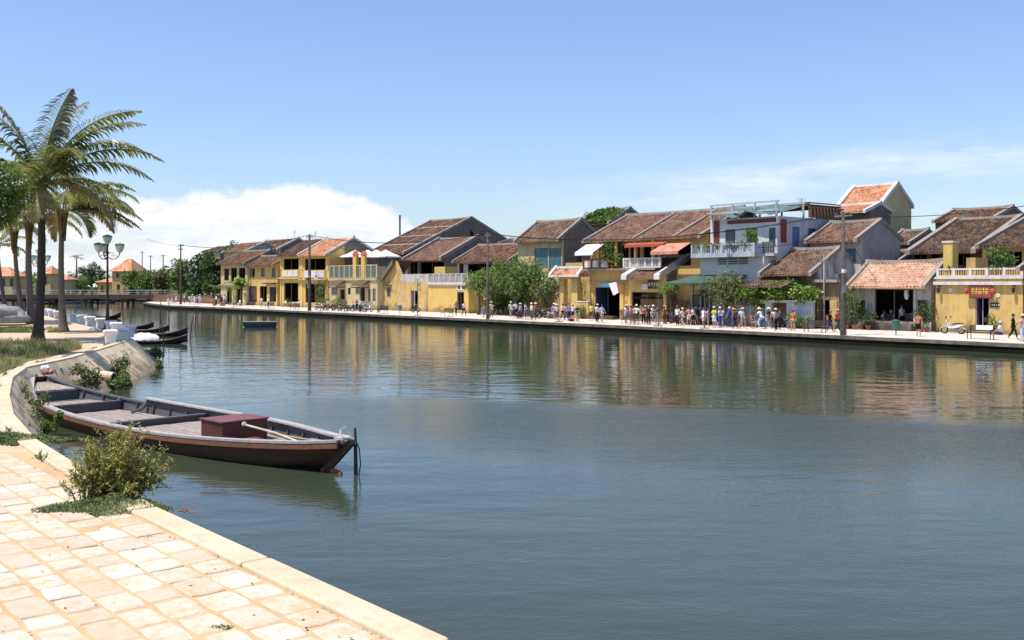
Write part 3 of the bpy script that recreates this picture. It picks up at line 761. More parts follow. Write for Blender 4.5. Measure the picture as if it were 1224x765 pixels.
palm(76,397,8.5,.21,[
 (10,60,-25,4.8,0,0),(-10,35,-40,5.0,0,0),(5,18,-30,4.8,0,0),(185,50,-30,4.6,0,0),
 (0,48,-35,5.0,0,.1),(-15,25,-30,4.6,0,0),(15,10,-35,4.6,1,.1),(-5,-2,-22,4.4,0,0),(30,35,-40,4.6,0,0),(170,30,-50,4.2,0,0),(195,12,-50,4.2,1,0),(150,55,-20,4.4,0,0),
 (90,62,-30,4.4,0,0),(-60,45,-50,4.0,0,0),(-120,25,-60,3.8,0,0),(60,20,-60,4.2,1,0),(230,45,-40,4.2,0,0),(-40,5,-60,3.8,0,0),(120,5,-60,4,1,0)],
 'coconut palm with smooth grey trunk just right of the largest palm',lean=(-.1,.1))
palm(38,387,8.4,.28,[
 (0,45,-50,4.2,1,0),(-30,25,-60,4.0,1,0),(40,30,-60,4.2,0,0),(180,45,-40,4.6,0,0),(160,20,-60,4.4,1,0),(210,15,-60,4.2,1,0),(90,60,-20,4.4,0,0),(-90,40,-60,4,1,0),(130,60,-10,4.6,0,0),(-60,65,-20,4.4,0,0),(250,10,-70,4,0,0)],
 'brown ragged palm right of the grey boulder, the wider of the close pair',lean=(-.2,0))
palm(28,385,8.1,.20,[
 (0,50,-40,4.0,0,0),(-30,20,-60,3.8,1,0),(180,50,-40,4.2,0,0),(160,15,-60,4.0,1,0),(210,35,-50,4.2,0,0),(90,60,-20,4.0,0,0),(-90,30,-60,3.6,1,0),(130,30,-50,4,1,0)],
 'slim pale palm standing between the grey boulder and the ragged wide palm',lean=(-.7,0))
palm(6,366.5,8.8,.24,[
 (0,45,-40,5.0,0,0),(-30,20,-60,4.6,1,0),(20,65,-10,5.0,0,0),(180,50,-40,5.2,0,0),(160,15,-60,5.0,1,0),(210,35,-50,5.2,0,0),(90,60,-20,5.0,0,0),(-90,30,-60,4.4,1,0),(50,15,-60,4.6,0,0)],
 'leaning palm farthest back, behind the grey boulder at the left edge',lean=(-.9,0))
# broadleaf tree whose branches reach in from the left edge
q=random.Random(5)
lt=[( 2.4,0,0,.8,.7,.7),(1.9,.3,-.9,.75,.7,.6),(1.2,-.2,.9,.8,.7,.6),(2.9,0,-.5,.45,.4,.4),(2.2,.2,-1.9,.6,.5,.5),(1.1,0,-1.2,.9,.8,.8),(.4,0,.2,1.1,1,1),(-.6,0,-.6,1.3,1.2,1.1),(2.5,-.1,-2.8,.35,.3,.45),(-.4,.3,1.0,1.1,1,.8),(-1.6,0,.2,1.2,1.2,1.2)]
base=G(-76,425,NEARZ-.05)
tree('broadleaf_tree',base,6,[(a+.5,b,c+6.9,d,e,f) for a,b,c,d,e,f in lt if c>-1.6],9500,.26,.11,leafmat('glossy broad leaves',(.05,.10,.015),(.20,.30,.06),.35,.35,3),'glossy green broadleaf tree reaching in from the left edge in front of the largest palm',seed=3,r0=.2)

# ------------------------------------------------------------------ promenade furniture
lampgreen=plain('green enamel lamp cap',(.08,.30,.18),.4,.1)
lampglass=plain('milky lamp glass',(.62,.64,.60),.25,.06)
def lamp(px,Y,label):
    x=(px-CX)/F*Y
    t=empty('street_lamp',(x,Y,NEARZ-.05),0,label,'street lamp','cast iron lamps on the near promenade')
    m=MB(); m.lathe(0,0,[(.30,0),(.30,.10),(.22,.14),(.20,.42),(.24,.46),(.15,.55),(.11,.9),(.13,.95),(.10,1.0),(.075,2.6),(.10,2.66),(.07,2.72),(.055,4.75),(.09,4.8),(.09,4.9),(.05,4.95),(.04,5.35),(.02,5.4)],14)
    m.build('post',M['iron'],t,True)
    for k_ in range(3):
        a=R(8+120*k_); ca,sa=math.cos(a),math.sin(a)
        T=lambda u,z:(ca*u,sa*u,z)
        m=MB(); m.tube([T(.05,4.55),T(.25,4.42),T(.5,4.46),T(.68,4.62),T(.74,4.84)],[.03,.03,.028,.025,.04],6)
        m.tube([T(.05,4.75),T(.22,4.86),T(.36,4.80),T(.38,4.66),T(.28,4.62),T(.24,4.70)],.018,5)
        m.tube([T(.62,4.58),T(.5,4.68),T(.42,4.62)],.014,5); arm=m.build('lamp_arm',M['iron'],t,True)
        o=head((ca*.74,sa*.74,4.84)); o.parent=arm
    o=head((0,0,5.36)); o.parent=t
    return t
def head(p):
    m=MB(); x,y,z=p; m.lathe(x,y,[(.07,z),(.14,z+.06),(.22,z+.22),(.27,z+.40),(.28,z+.46)],14)
    o=m.build('lamp_glass',lampglass,None,True)
    m=MB(); m.lathe(x,y,[(.285,z+.462),(.30,z+.47),(.29,z+.53),(.18,z+.58),(.05,z+.60),(.02,z+.63)],14); c=m.build('lamp_cap',lampgreen,None,True); c.parent=o
    return o
lamp(128.5,63.0,'black cast iron lamp with four glass heads beside the white bollards')
lamp(46.5,90.0,'distant black lamp mostly hidden behind the largest palm trunk')
# white bollards: tapered block with a wide rounded cap
bs=[(132,410.5),(146,406.5),(154,403.2),(139,399),(132.5,396.5),(120.5,392.3),(107.5,389.6),(97.5,387.2),(88.5,385),(68.8,381.5),(61.5,379.6),(56,378)]
blab=['nearest white concrete bollard at the quay corner','white bollard second from the quay corner','white bollard at the outermost tip of the quay corner','white bollard right behind the corner trio','small white bollard just right of the lamp post',
 'white bollard immediately left of the lamp post','second white bollard left of the lamp post','third white bollard left of the lamp post','white bollard just right of the smooth grey palm trunk','white bollard just left of the smooth grey palm trunk','white bollard next to last in the row towards the bridge','last white bollard of the row towards the bridge']
proto=None
for i,((px,py),lb) in enumerate(zip(bs,blab)):
    p=G(px,py,NEARZ-.05)
    # keep them on the paved side of the kerb
    if proto is None:
        m=MB(); m.lathe(0,0,[(.30,0),(.30,.03),(.31,.34),(.33,.40),(.40,.45),(.42,.49),(.42,.56),(.38,.60),(0,.61)],4)
        me=m.mesh('bollard',M['whitepaint']); proto=bpy.data.objects.new('bollard',me); C.objects.link(proto)
        b_=proto.modifiers.new('bevel','BEVEL'); b_.width=.03; b_.segments=2
        proto.rotation_euler=(0,0,R(45)); o=proto
    else: o=proto.copy(); C.objects.link(o)
    o.location=p; o.scale=(1.12,1.12,1.1); o.rotation_euler=(0,0,R(45+rnd.uniform(-6,6)+30))
    tag(o,lb,'bollard','white bollards along the quay edge')
# boulder
m=MB(); q=random.Random(11)
bm=bmesh.new(); bmesh.ops.create_icosphere(bm,subdivisions=4,radius=1)
from mathutils import noise as mn
for v in bm.verts:
    p=v.co.copy(); n_=mn.fractal(p*1.1+Vector((3,1,2)),.8,2.1,6)*.32
    p=p*(1+n_); p.x*=1.75; p.y*=1.4; p.z=p.z*.98
    if p.z<-.35: p.z=-.35-(p.z+.35)*.1
    if p.z>.18 and p.z<.34: p.x*=.93; p.y*=.9
    v.co=p
me=bpy.data.meshes.new('boulder'); bm.to_mesh(me); bm.free()
gm=plain('grey granite boulder',(.26,.255,.25),.85,.35,1.2,bmp=.5); me.materials.append(gm)
me.polygons.foreach_set('use_smooth',[True]*len(me.polygons))
o=bpy.data.objects.new('boulder',me); C.objects.link(o); o.location=G(-1,389,NEARZ-.05)+Vector((-.05,0.6,.50)); tag(o,'large rounded grey boulder on the grass at the left edge','boulder')
# pipe through the wall
m=MB(); d_=Vector((1,-.25,-.08)).normalized(); a_=G(122,455,.95); a_=Vector((-17.6,41.8,.85))
a_=at(118,449,40.6); m.tube([a_-d_*.9,a_+d_*.7],.21,16); m.cm=1; m.tube([a_+d_*.701,a_+d_*.703],.15,16)  # dark disc on the solid end paints the shade of the pipe's hollow
tag(m.build('drain_pipe',[wallm,M['dark']]),'short pale concrete drain pipe sticking out of the sloping wall','pipe')

# ------------------------------------------------------------------ sampans, poles
def sampan(px,py,L,ang,label,hw=.55,fh=.45,mat=None,cover=False,name='sampan',group='small dark boats moored by the near bank',sheer=.55,inner=None,blunt=False):
    p=G(px,py,0)
    t=empty(name,p,R(ang),label,'boat',group)
    m=MB(); mi=MB(); n=20
    def ring(f,ins):
        s=2*f-1; w_=hw*(1-abs(s)**2.6)**.75+.03; 
        if blunt: w_=hw*(1-.25*abs(s)**3)
        z=fh*.6+sheer*abs(s)**2.4*(1.15 if s>0 else .6); kz=-.12+ (sheer*.75)*abs(s)**3.2
        if blunt: z=fh; kz=-.1+.18*abs(s)**4
        w_-=ins; w_=max(w_,.008); kz+=ins
        return [(s*L/2,-w_,z),(s*L/2,-w_*.85,z*.4+kz*.6),(s*L/2,-w_*.45,kz),(s*L/2,w_*.45,kz),(s*L/2,w_*.85,z*.4+kz*.6),(s*L/2,w_,z)]
    for mb,ins in ((m,0),(mi,.03)):
        for i in range(n+1): mb.v+=ring(i/n,ins)
        for i in range(n):
            for j in range(5):
                f=[i*6+j,i*6+j+1,(i+1)*6+j+1,(i+1)*6+j]; mb.f.append(f if ins==0 else f[::-1]); mb.mi.append(0); mb.uv.append(None)
        mb.f+= [list(range(6)),[n*6+j for j in range(6)]]; mb.mi+=[0,0]; mb.uv+=[None,None]
    m.build('hull',mat or M['hullnavy'],t,True); mi.build('inner_hull',inner or M['timber2'],t,True)
    rm=MB()
    for sg in (0,5):
        pts=[ring(i/n,0)[sg] for i in range(n+1)]; rm.tube(pts,.028,5)
    rm.build('rim',inner or M['timber2'],t)
    for f in (.3,.5,.68):
        s=2*f-1; w_=ring(f,0)[5][1]; z=ring(f,0)[0][2]
        sm=MB(); sm.box(s*L/2-.1,s*L/2+.1,-w_+.02,w_-.02,z-.09,z-.06); sm.build('thwart',M['timber2'],t)
    if cover:
        cm_=MB(); n2=12; vs=[]
        for i in range(n2+1):
            for j in range(9):
                a=math.pi*j/8; fx=i/n2; env_=math.sin(math.pi*min(1,max(0,fx*.9+.05)))**.5
                vs.append((-L*.30+L*.42*fx,-math.cos(a)*hw*1.05*env_,.28+math.sin(a)*.50*env_+.03*math.sin(i*2.1+j)))
        cm_.add(vs,[(i*9+j,i*9+j+1,(i+1)*9+j+1,(i+1)*9+j) for i in range(n2) for j in range(8)])
        o=cm_.build('tarpaulin',M['whitecloth'],None,True); o.location=t.location; o.rotation_euler=t.rotation_euler
        tag(o,'white tarpaulin humped over the nearest small moored boat','tarpaulin')
    return t
sampan(180,411,5.0,8,'nearest dark sampan under a white tarpaulin beside the quay corner',cover=True,sheer=.38,fh=.36)
sampan(187,402,4.8,10,'black sampan with pointed raised prow second from the quay corner',sheer=.45,fh=.36)
sampan(167,397.5,5.0,6,'low dark sampan moored third from the quay corner',sheer=.38,fh=.36)
sampan(150,393.5,5.0,10,'farthest of the small dark sampans clustered beyond the quay corner',sheer=.38,fh=.36)
sampan(127,381,3.4,4,'short dark rowing boat floating behind the white bollards and lamp post',mat=M['hullnavy'],sheer=.45,hw=.7)
sampan(311,390.5,3.2,6,'small flat blue grey boat floating alone in mid river',mat=plain('blue grey hull',(.06,.10,.13),.6),blunt=True,fh=.5,hw=.65,inner=deckw)
sampan(52,363,6,0,'dark boat moored in the shade under the footbridge',group='boats moored by the footbridge',sheer=.4)
sampan(84,362.4,5,0,'boat with blue side moored beside the piles of the footbridge',group='boats moored by the footbridge',mat=M['bluewin'],sheer=.4)
sampan(122,362.2,6,0,'low boat under the right half of the footbridge',group='boats moored by the footbridge',mat=M['bluedoor'],sheer=.3)
poles=[(190.5,410,359,1.5),(197,414,378,-4),(202,396,361,0),(226,406,370,6),(147,386,372,0),(156,389,373,0),(88,380,369,3),(91,379,369,-2),(232,392,366,5)]
plab=['tall thin pole between the moored sampans','leaning pole beside the white tarpaulin boat','slim upright pole behind the black sampan','slanting bamboo pole right of the sampan prows','short stick in the water left of the sampans','second short stick in the water beyond the bollards','short stick by the grey palm trunk','crossed short stick right of the grey palm trunk','faint slanting pole at the far side of the sampans']
for (px,pb,pt,ln),lb in zip(poles,plab):
    b_=G(px,pb,0); h_=(pb-pt)/F*b_.y
    m=MB(); m.tube([(0,0,-1),(ln*.03,0,h_*.5),(ln*.075,0,h_)],[.045,.04,.025],6)
    o=m.build('mooring_pole',M['polewood']); o.location=b_; tag(o,lb,'pole','mooring poles in the water')

# ------------------------------------------------------------------ plants on the near bank
def grass(patches,name,mat,n,h0,h1,w_,label,cat,seed,z=NEARZ-.05):
    q=random.Random(seed); m=MB()
    for poly,cnt in patches:
        xs_=[p[0] for p in poly]; ys_=[p[1] for p in poly]; k_=0
        while k_<cnt*n:
            x=q.uniform(min(xs_),max(xs_)); y=q.uniform(min(ys_),max(ys_)); ins=False
            for i in range(len(poly)):
                a,b=poly[i],poly[i-1]
                if (a[1]>y)!=(b[1]>y) and x<(b[0]-a[0])*(y-a[1])/(b[1]-a[1])+a[0]: ins=not ins
            if not ins: k_+=.2; continue
            k_+=1
            if mn.noise(Vector((x*.9,y*.9,seed)))<.0: continue
            h=q.uniform(h0,h1)*(1+.6*mn.noise(Vector((x*.5,y*.5,seed+3)))); a=q.uniform(0,6.28); b=Vector((x,y,z-.01)); s=Vector((math.cos(a),math.sin(a),0))*w_; bd=Vector((q.uniform(-.5,.5),q.uniform(-.5,.5),0))*h
            m.add([b-s,b+s,b+s*.7+bd*.4+Vector((0,0,h*.6)),b-s*.7+bd*.4+Vector((0,0,h*.6)),b+bd+Vector((0,0,h))],[(0,1,2,3),(3,2,4)])
    o=m.build(name,mat); return tag(o,label,cat,None,'stuff')
def gpoly(*pp): return [tuple(G(x,y,NEARZ-.05).xy) for x,y in pp]
grassm=leafmat('meadow grass',(.13,.17,.035),(.46,.40,.17),.6,.3,.6)
p1=gpoly((-60,452),(0,447),(14,441),(34,432),(60,427),(98,417),(92,411),(60,409),(20,409),(-60,410))
p2=gpoly((-40,398),(44,398),(48,391),(0,390.5),(-40,391)); p3=gpoly((52,399),(74,398),(76,391),(54,391))
grass([(p1,1.0)],'grass',grassm,15000,.12,.42,.012,'rough green and straw coloured grass behind the curved wall','grass',2)
grass([(p2,1.0),(p3,.3)],'lawn_grass',leafmat('short green lawn',(.10,.16,.03),(.22,.27,.07),.6,.3,.8),6000,.06,.2,.014,'short green lawn around the boulder and palm bases','grass',4)
# soil under the rough grass
for pl in (p1,p2):
    m=MB(); m.add([(x,y,NEARZ-.045) for x,y in pl],[tuple(range(len(pl)))]); struct(m.build('grass_soil',plain('mossy soil',(.12,.12,.05),.95,.4,2)))
herbm=leafmat('low herb leaves',(.06,.10,.025),(.20,.26,.08),.6,.2,5)
def mat_plant(px,py,rx,ry,h,n,label,seed,name='ground_herb',lm=herbm,cat='plant',ll=.05,z=NEARZ-.05,slope=None,group=None):
    c=G(px,py,z); q=random.Random(seed); m=MB()
    for _ in range(n):
        a=q.uniform(0,6.28); r_=math.sqrt(q.random()); x=math.cos(a)*r_*rx*(1+.25*math.sin(3*a+seed)); y=math.sin(a)*r_*ry*(1+.2*math.sin(4*a))
        zt=h*(1-r_*r_)*q.random()**.6*(.6+.8*(.5+mn.noise(Vector((x*3,y*3,seed)))))
        leaf(m,Vector((x,y,zt)),rdir(q,.3),Vector((0,0,1))+rdir(q)*.5,ll*q.uniform(.6,1.3),ll*.5)
    o=m.build(name,lm); o.location=c; tag(o,label,cat,group); return o
mat_plant(22,527,.75,.55,.10,5200,'low creeping green herb on the kerb end beside the curved wall',1)
mat_plant(-2,523,.5,.35,.12,2200,'patch of green herb at the left edge beside the sandy path',2)
mat_plant(126,607,.80,.52,.13,9000,'dense low mat of tiny leaves around the foot of the shrub',3,ll=.035)
mat_plant(265,752,.10,.05,.03,160,'tiny tuft growing between the pavers at the bottom',5,ll=.03,lm=M['leafmid'])
# dry stalks along kerb by the creeper
def stalkshrub(px,py,z,n,h,spread,ls,label,seed,lm,dry=None,leafn=22,name='shrub',ll=.055):
    c=G(px,py,z); t=empty(name,c,0,label,'shrub'); q=random.Random(seed); sm=MB(); lf=MB()
    for i in range(n):
        a=q.uniform(0,6.28); lob=[(-.45,.62),(.0,1.12),(-.05,1.0),(.55,.78),(.3,.5)][i%5]; sp_=q.random()**.8*spread*.62; hh=h*lob[1]*q.uniform(.45,1.05)*(1-.25*sp_/spread); b=Vector((math.cos(a)*sp_*.3+lob[0]*spread*.5,math.sin(a)*sp_*.3,0)); e=Vector((math.cos(a)*sp_+lob[0]*spread,math.sin(a)*sp_*.9,hh))
        k1=b.lerp(e,.5)+Vector((math.cos(a)*-.05,0,.08*h)); pts=[b,k1,e]; sm.tube(pts,[.010,.007,.003],4)
        for s in range(3):
            f0=q.uniform(.35,.9); o_=b.lerp(e,f0); e2=o_+rdir(q,.6)*h*.25; sm.tube([o_,e2],[.005,.002],4)
            for _ in range(leafn//2):
                leaf(lf,o_.lerp(e2,q.random()),rdir(q,.5),Vector((0,0,1))+rdir(q)*.7,ll*q.uniform(.6,1.3),ll*.38)
        for _ in range(leafn*2):
            f=q.uniform(.12,1)**.8; p=(b.lerp(k1,f*2) if f<.5 else k1.lerp(e,f*2-1)) 
            lf.cm=1 if (f>.8 and q.random()<.35) else 0
            leaf(lf,p+rdir(q)*.02,rdir(q,.45),Vector((0,0,1))+rdir(q)*.7,ll*q.uniform(.6,1.3),ll*.38)
        lf.cm=0
    sm.build('stems',M['timber2'],t); lf.build('foliage',[lm,dry or lm],t); return t
shr=leafmat('yellow green shrub leaves',(.17,.21,.035),(.50,.50,.13),.5,.3,6)
dry=leafmat('reddish dry leaf tips',(.25,.13,.04),(.42,.26,.09),.6,.3,6)
stalkshrub(138,598,NEARZ-.05,115,.98,.72,0,'yellow green wild shrub growing at the kerb in front of the long boat',7,shr,dry,34)
stalkshrub(106,601,NEARZ-.05,18,.62,.42,0,'short reddish leafed weed at the left foot of the wild shrub',8,shr,dry,12)
# dry twigs overhanging the kerb right of the shrub
t=MB(); q=random.Random(9)
for i in range(14):
    a=q.uniform(-.6,1.4); d=Vector((math.cos(a),math.sin(a)*.6-.2,q.uniform(-.15,.6))); t.tube([(0,0,0),d*.2,d*.36+Vector((0,0,-.03))],[.003,.002,.001],4)
    for _ in range(7): leaf(t,d*q.uniform(.12,.36),rdir(q),Vector((0,0,1)),.022,.012)
o=t.build('dry_weed',plain('dry purple twigs',(.28,.17,.14),.9)); o.location=G(212,611,NEARZ-.1); tag(o,'sparse dry brownish weed hanging over the kerb right of the shrub','plant')
# weeds rooted along the wall top, in the drain slots and paving joints; fallen leaves
t=MB(); q=random.Random(31)
def tuft(mb,p,n,h):
    for _ in range(n):
        d=rdir(q,1.1); leaf(mb,p+rdir(q)*.03,d,Vector((0,0,1))+rdir(q)*.6,h*q.uniform(.5,1.3),h*.12)
K3=offset_poly(E3,.36)
for i in range(len(E3)):
    y=E3[i][1]
    if 14<y<50 and mn.noise(Vector((E3[i][0]*.8,y*.8,4)))>.12:
        tuft(t,Vector((*K3[i],NEARZ-.05)),14,.16)
    if y>20 and q.random()<.10: tuft(t,rp(i,q.choice((.15,.3,.55,.7))),16,.15)
for _ in range(26):
    a_=q.uniform(0,7); b_=q.uniform(-9,6); c=o0+pdv*a_+kd*b_
    if q.random()<.5: tuft(t,Vector((c.x,c.y,NEARZ-.04)),6,.035)
o=t.build('weeds',herbm); tag(o,'scattered weeds sprouting from the river wall top and paving joints','weeds',None,'stuff')
t=MB()
for _ in range(420):
    a_=q.random()**1.6*9; b_=q.uniform(-13,6); c=o0+pdv*a_+kd*b_; s_=q.uniform(.008,.03); a=q.uniform(0,6.28)
    z=NEARZ-.022; dx,dy=math.cos(a)*s_,math.sin(a)*s_
    t.add([(c.x-dx,c.y-dy,z),(c.x+dy*.5,c.y-dx*.5,z+.004),(c.x+dx,c.y+dy,z+s_*.3),(c.x-dy*.5,c.y+dx*.5,z+.006)],[(0,1,2,3)])
o=t.build('fallen_leaves',plain('dry brown leaves',(.20,.11,.05),.9,.5,30)); tag(o,'dry brown leaves and crumbs scattered over the near paving','leaves',None,'stuff')
# creepers on the revetment
def creeper(px,py,Y,rx,ry,rz,n,label,seed,lm=M['leafmid'],ll=.11):
    c=at(px,py,Y); m=MB(); q=random.Random(seed)
    cl=[(q.uniform(-1,1)*rx*.7,q.uniform(-1,1)*ry*.7,q.uniform(-1,1)*rz*.8,rx*.42,ry*.5,rz*.42) for _ in range(7)]
    crown(m,cl,n,ll,ll*.55,seed,.3,.2); o=m.build('creeper',lm); o.location=c; tag(o,label,'creeper','green creepers growing on the river wall'); return o
creeper(146,448,42.0,.55,.5,.75,2600,'thick dark green creeper hanging beside the drain pipe',1,M['leafmid'])
creeper(138,461,40.6,.5,.4,.35,1000,'small clump of creeper below the drain pipe',21,M['leafmid'])
creeper(99,447,37.4,.55,.4,.45,1100,'olive creeper climbing the curved wall left of the drain pipe',2,M['leafolive'])
creeper(112,455,37.8,.45,.35,.35,500,'thin sprawling creeper low on the wall behind the boat',3,M['leafolive'])
creeper(62,505,27.0,.22,.3,.30,1100,'dark green creeper in the gap between the bow and the wall',4,M['leafmid'],.08)
creeper(45,487,28.0,.30,.3,.38,700,'straggling creeper on the wall left of the bow',5,M['leafolive'],.08)
creeper(28,470,30.0,.16,.3,.30,260,'thin weed on the wall nearest the sandy path',25,M['leafolive'],.08)
creeper(185,423,52.8,.35,1.0,.42,1800,'dark creeper on the bank beyond the quay corner',6,M['leafmid'])
creeper(191,437,50.6,.16,.5,.22,500,'small creeper at the waterline of the quay corner',7,M['leafmid'])
# ------------------------------------------------------------------ building kit (local frame: x right along the street, y inland, z up)
def roofslope(mb, x0,x1, ya,za, yb,zb, pitch=.30, amp=.045, course=.36, hang=0, xr0=None,xr1=None):
    """corrugated tile slope from the eave line (ya,za) up to the ridge line (yb,zb)"""
    L=math.hypot(yb-ya,zb-za); W=x1-x0; ny,nz=-(zb-za)/L,(abs(yb-ya))/L
    if yb<ya: ny=-ny
    ny=-(zb-za)/L*(1 if yb>ya else -1)
    nu=max(2,int(W/pitch*4)); nv=max(2,int(L/course))
    q=random.Random(int(W*100+za*37)); vs=[];uv=[]
    rows=[]
    for j in range(nv):
        rows.append((j/nv,.03)); rows.append(((j+.999)/nv,.0))
    colj=[q.uniform(-.012,.012) for _ in range(nu+1)]
    for (f,lift) in rows:
        sag=-.05*math.sin(math.pi*f)
        for i in range(nu+1):
            x=x0+W*i/nu; a=amp*(1 if i%4 in (1,2) else -1)*(.6 if i%2 else 1)+lift+sag+.02*math.sin(x*1.3+f*3)+colj[i]*(.5+math.sin(f*9+i))
            vs.append((x,ya+(yb-ya)*f+ny*a,za+(zb-za)*f+nz*a)); uv.append((x,L*f+x0*3))
    n=nu+1; fs=[];uvs=[]
    for j in range(len(rows)-1):
        for i in range(nu):
            f=(j*n+i,j*n+i+1,(j+1)*n+i+1,(j+1)*n+i); 
            if yb<ya: f=f[::-1]
            fs.append(f); uvs.append([uv[k] for k in f])
    mb.add(vs,fs,uvs)
    # underside
    t=.12; mb.add([(x0,ya,za-t),(x1,ya,za-t),(x1,yb,zb-t),(x0,yb,zb-t),(x0,ya,za),(x1,ya,za)],[(0,3,2,1),(0,1,5,4)],[[(0,0)]*4,[(x0,0),(x1,0),(x1,.1),(x0,.1)]])
def sbox(mb,x0,x1,ya,za,yb,zb,h0,h1):
    """beam lying on a slope"""
    mb.add([(x0,ya,za+h0),(x1,ya,za+h0),(x1,ya,za+h1),(x0,ya,za+h1),(x0,yb,zb+h0),(x1,yb,zb+h0),(x1,yb,zb+h1),(x0,yb,zb+h1)],
           [(0,1,2,3),(7,6,5,4),(0,4,5,1),(1,5,6,2),(2,6,7,3),(3,7,4,0)])
def wall(mb,T,u0,u1,z0,z1,ops=(),th=.24):
    """wall sheet with real openings; T(u,depth,z)->local"""
    us=sorted(set([u0,u1]+[min(max(o[k],u0),u1) for o in ops for k in (0,1)])); zs=sorted(set([z0,z1]+[min(max(o[k],z0),z1) for o in ops for k in (2,3)]))
    def hole(u,z): return any(o[0]<u<o[1] and o[2]<z<o[3] for o in ops)
    for a,b in zip(us,us[1:]):
        for c,d in zip(zs,zs[1:]):
            if b-a<1e-4 or d-c<1e-4 or hole((a+b)/2,(c+d)/2): continue
            mb.add([T(a,0,c),T(b,0,c),T(b,0,d),T(a,0,d)],[(0,1,2,3)])
            mb.add([T(a,th,c),T(b,th,c),T(b,th,d),T(a,th,d)],[(3,2,1,0)])
    for o in ops:
        a,b,c,d=max(o[0],u0),min(o[1],u1),max(o[2],z0),min(o[3],z1)
        mb.add([T(a,0,c),T(a,th,c),T(a,th,d),T(a,0,d)],[(0,1,2,3)]); mb.add([T(b,0,c),T(b,th,c),T(b,th,d),T(b,0,d)],[(3,2,1,0)])
        mb.add([T(a,0,d),T(b,0,d),T(b,th,d),T(a,th,d)],[(0,1,2,3)]); mb.add([T(a,0,c),T(b,0,c),T(b,th,c),T(a,th,c)],[(3,2,1,0)])
    mb.add([T(u0,0,z1),T(u1,0,z1),T(u1,th,z1),T(u0,th,z1)],[(0,1,2,3)])
    mb.add([T(u0,0,z0),T(u0,th,z0),T(u0,th,z1),T(u0,0,z1)],[(3,2,1,0)]); mb.add([T(u1,0,z0),T(u1,th,z0),T(u1,th,z1),T(u1,0,z1)],[(0,1,2,3)])
def Tfront(u,d,z): return (u,d,z)
def Tright(W): return lambda u,d,z:(W-d,u,z)
def window(root,T,o,style='win',fm=None,sm=None):
    a,b,c,d=o[:4]; fm=fm or M['timber2']; sm=sm or M['shutter']
    m=MB(); fw=.07
    for (x0,x1,z0,z1) in ((a,a+fw,c,d),(b-fw,b,c,d),(a+fw,b-fw,d-fw,d),(a+fw,b-fw,c,c+fw)): m.box(x0,x1,.05,.15,z0,z1,T)
    if b-a>.9: m.box((a+b)/2-.03,(a+b)/2+.03,.06,.14,c+fw,d-fw,T)
    w_=m.build({'door':'door','open':'door','frame':'opening_frame'}.get(style,'window'),fm,root)
    if style=='frame': return w_
    n=2 if b-a>.8 else 1; cw=(b-a-2*fw)/n
    for i in range(n):
        x0=a+fw+i*cw+.012; x1=x0+cw-.024; m=MB()
        if style=='win':
            m.box(x0,x1,.095,.11,c+fw+.01,d-fw-.01,T); m.build('pane',M['glass'],w_)
        elif style=='shut':
            m.box(x0,x1,.10,.125,c+fw+.01,d-fw-.01,T); k=int((d-c)/.16)
            for j in range(k): zj=c+fw+.05+j*(d-c-2*fw-.08)/k; m.box(x0+.05,x1-.05,.07,.098,zj,zj+.07,T)
            m.build('shutter',sm,w_)
        elif style=='half':
            if i==0: m.box(x0,x1,.08,.11,c+fw+.01,d-fw-.01,T); m.build('shutter',sm,w_)
        elif style=='door':
            m.box(x0,x1,.10,.14,c+.03,d-fw-.01,T)
            for zz_ in (.12,.55): m.box(x0+.08,x1-.08,.08,.098,c+(d-c)*zz_,c+(d-c)*(zz_+.35),T)
            m.build('door_leaf',sm,w_)
        elif style=='open':
            # door leaf folded back against the jamb
            xx=a+fw+.03 if i==0 else b-fw-.07
            m.box(xx,xx+.04,.16,.16+cw*.8,c+.03,d-fw-.01,T); m.build('door_leaf',sm,w_)
    if style in('win','shut','half'):
        m=MB(); m.box(a-.06,b+.06,-.05,.045,c-.07,c-.003,T); m.build('sill',M['trimg'],w_)
    return w_
class Lot:
    """a plot seen between two directions: converts picture measurements of the facade into metres"""
    def __init__(s,px0,px1,t,name,label,cat='house',group='old yellow and grey houses along the far promenade',z=FARZ):
        s.t=t; s.r0=rr(px0,t); s.r1=rr(px1,t); s.W=s.r1-s.r0
        s.root=empty(name,P(s.r0,t,z),ROT,label,cat,group); s.zb=z
    def x(s,px,d=0): return rr(px,s.t+d)-s.r0
    def z(s,py,px,d=0): return zz(py,rr(px,s.t+d),s.t+d)-s.zb
    def dz(s,py,x,d): return zz(py,s.r0+x,s.t+d)-s.zb
    def op(s,x0,x1,y0,y1,d=0):
        """picture box on the front wall -> (u0,u1,z0,z1)"""
        xm=(x0+x1)/2; return (s.x(x0,d),s.x(x1,d),max(s.z(y1,xm,d),.0),s.z(y0,xm,d))
    def apex(s,px): return tt(px,s.r1)-s.t
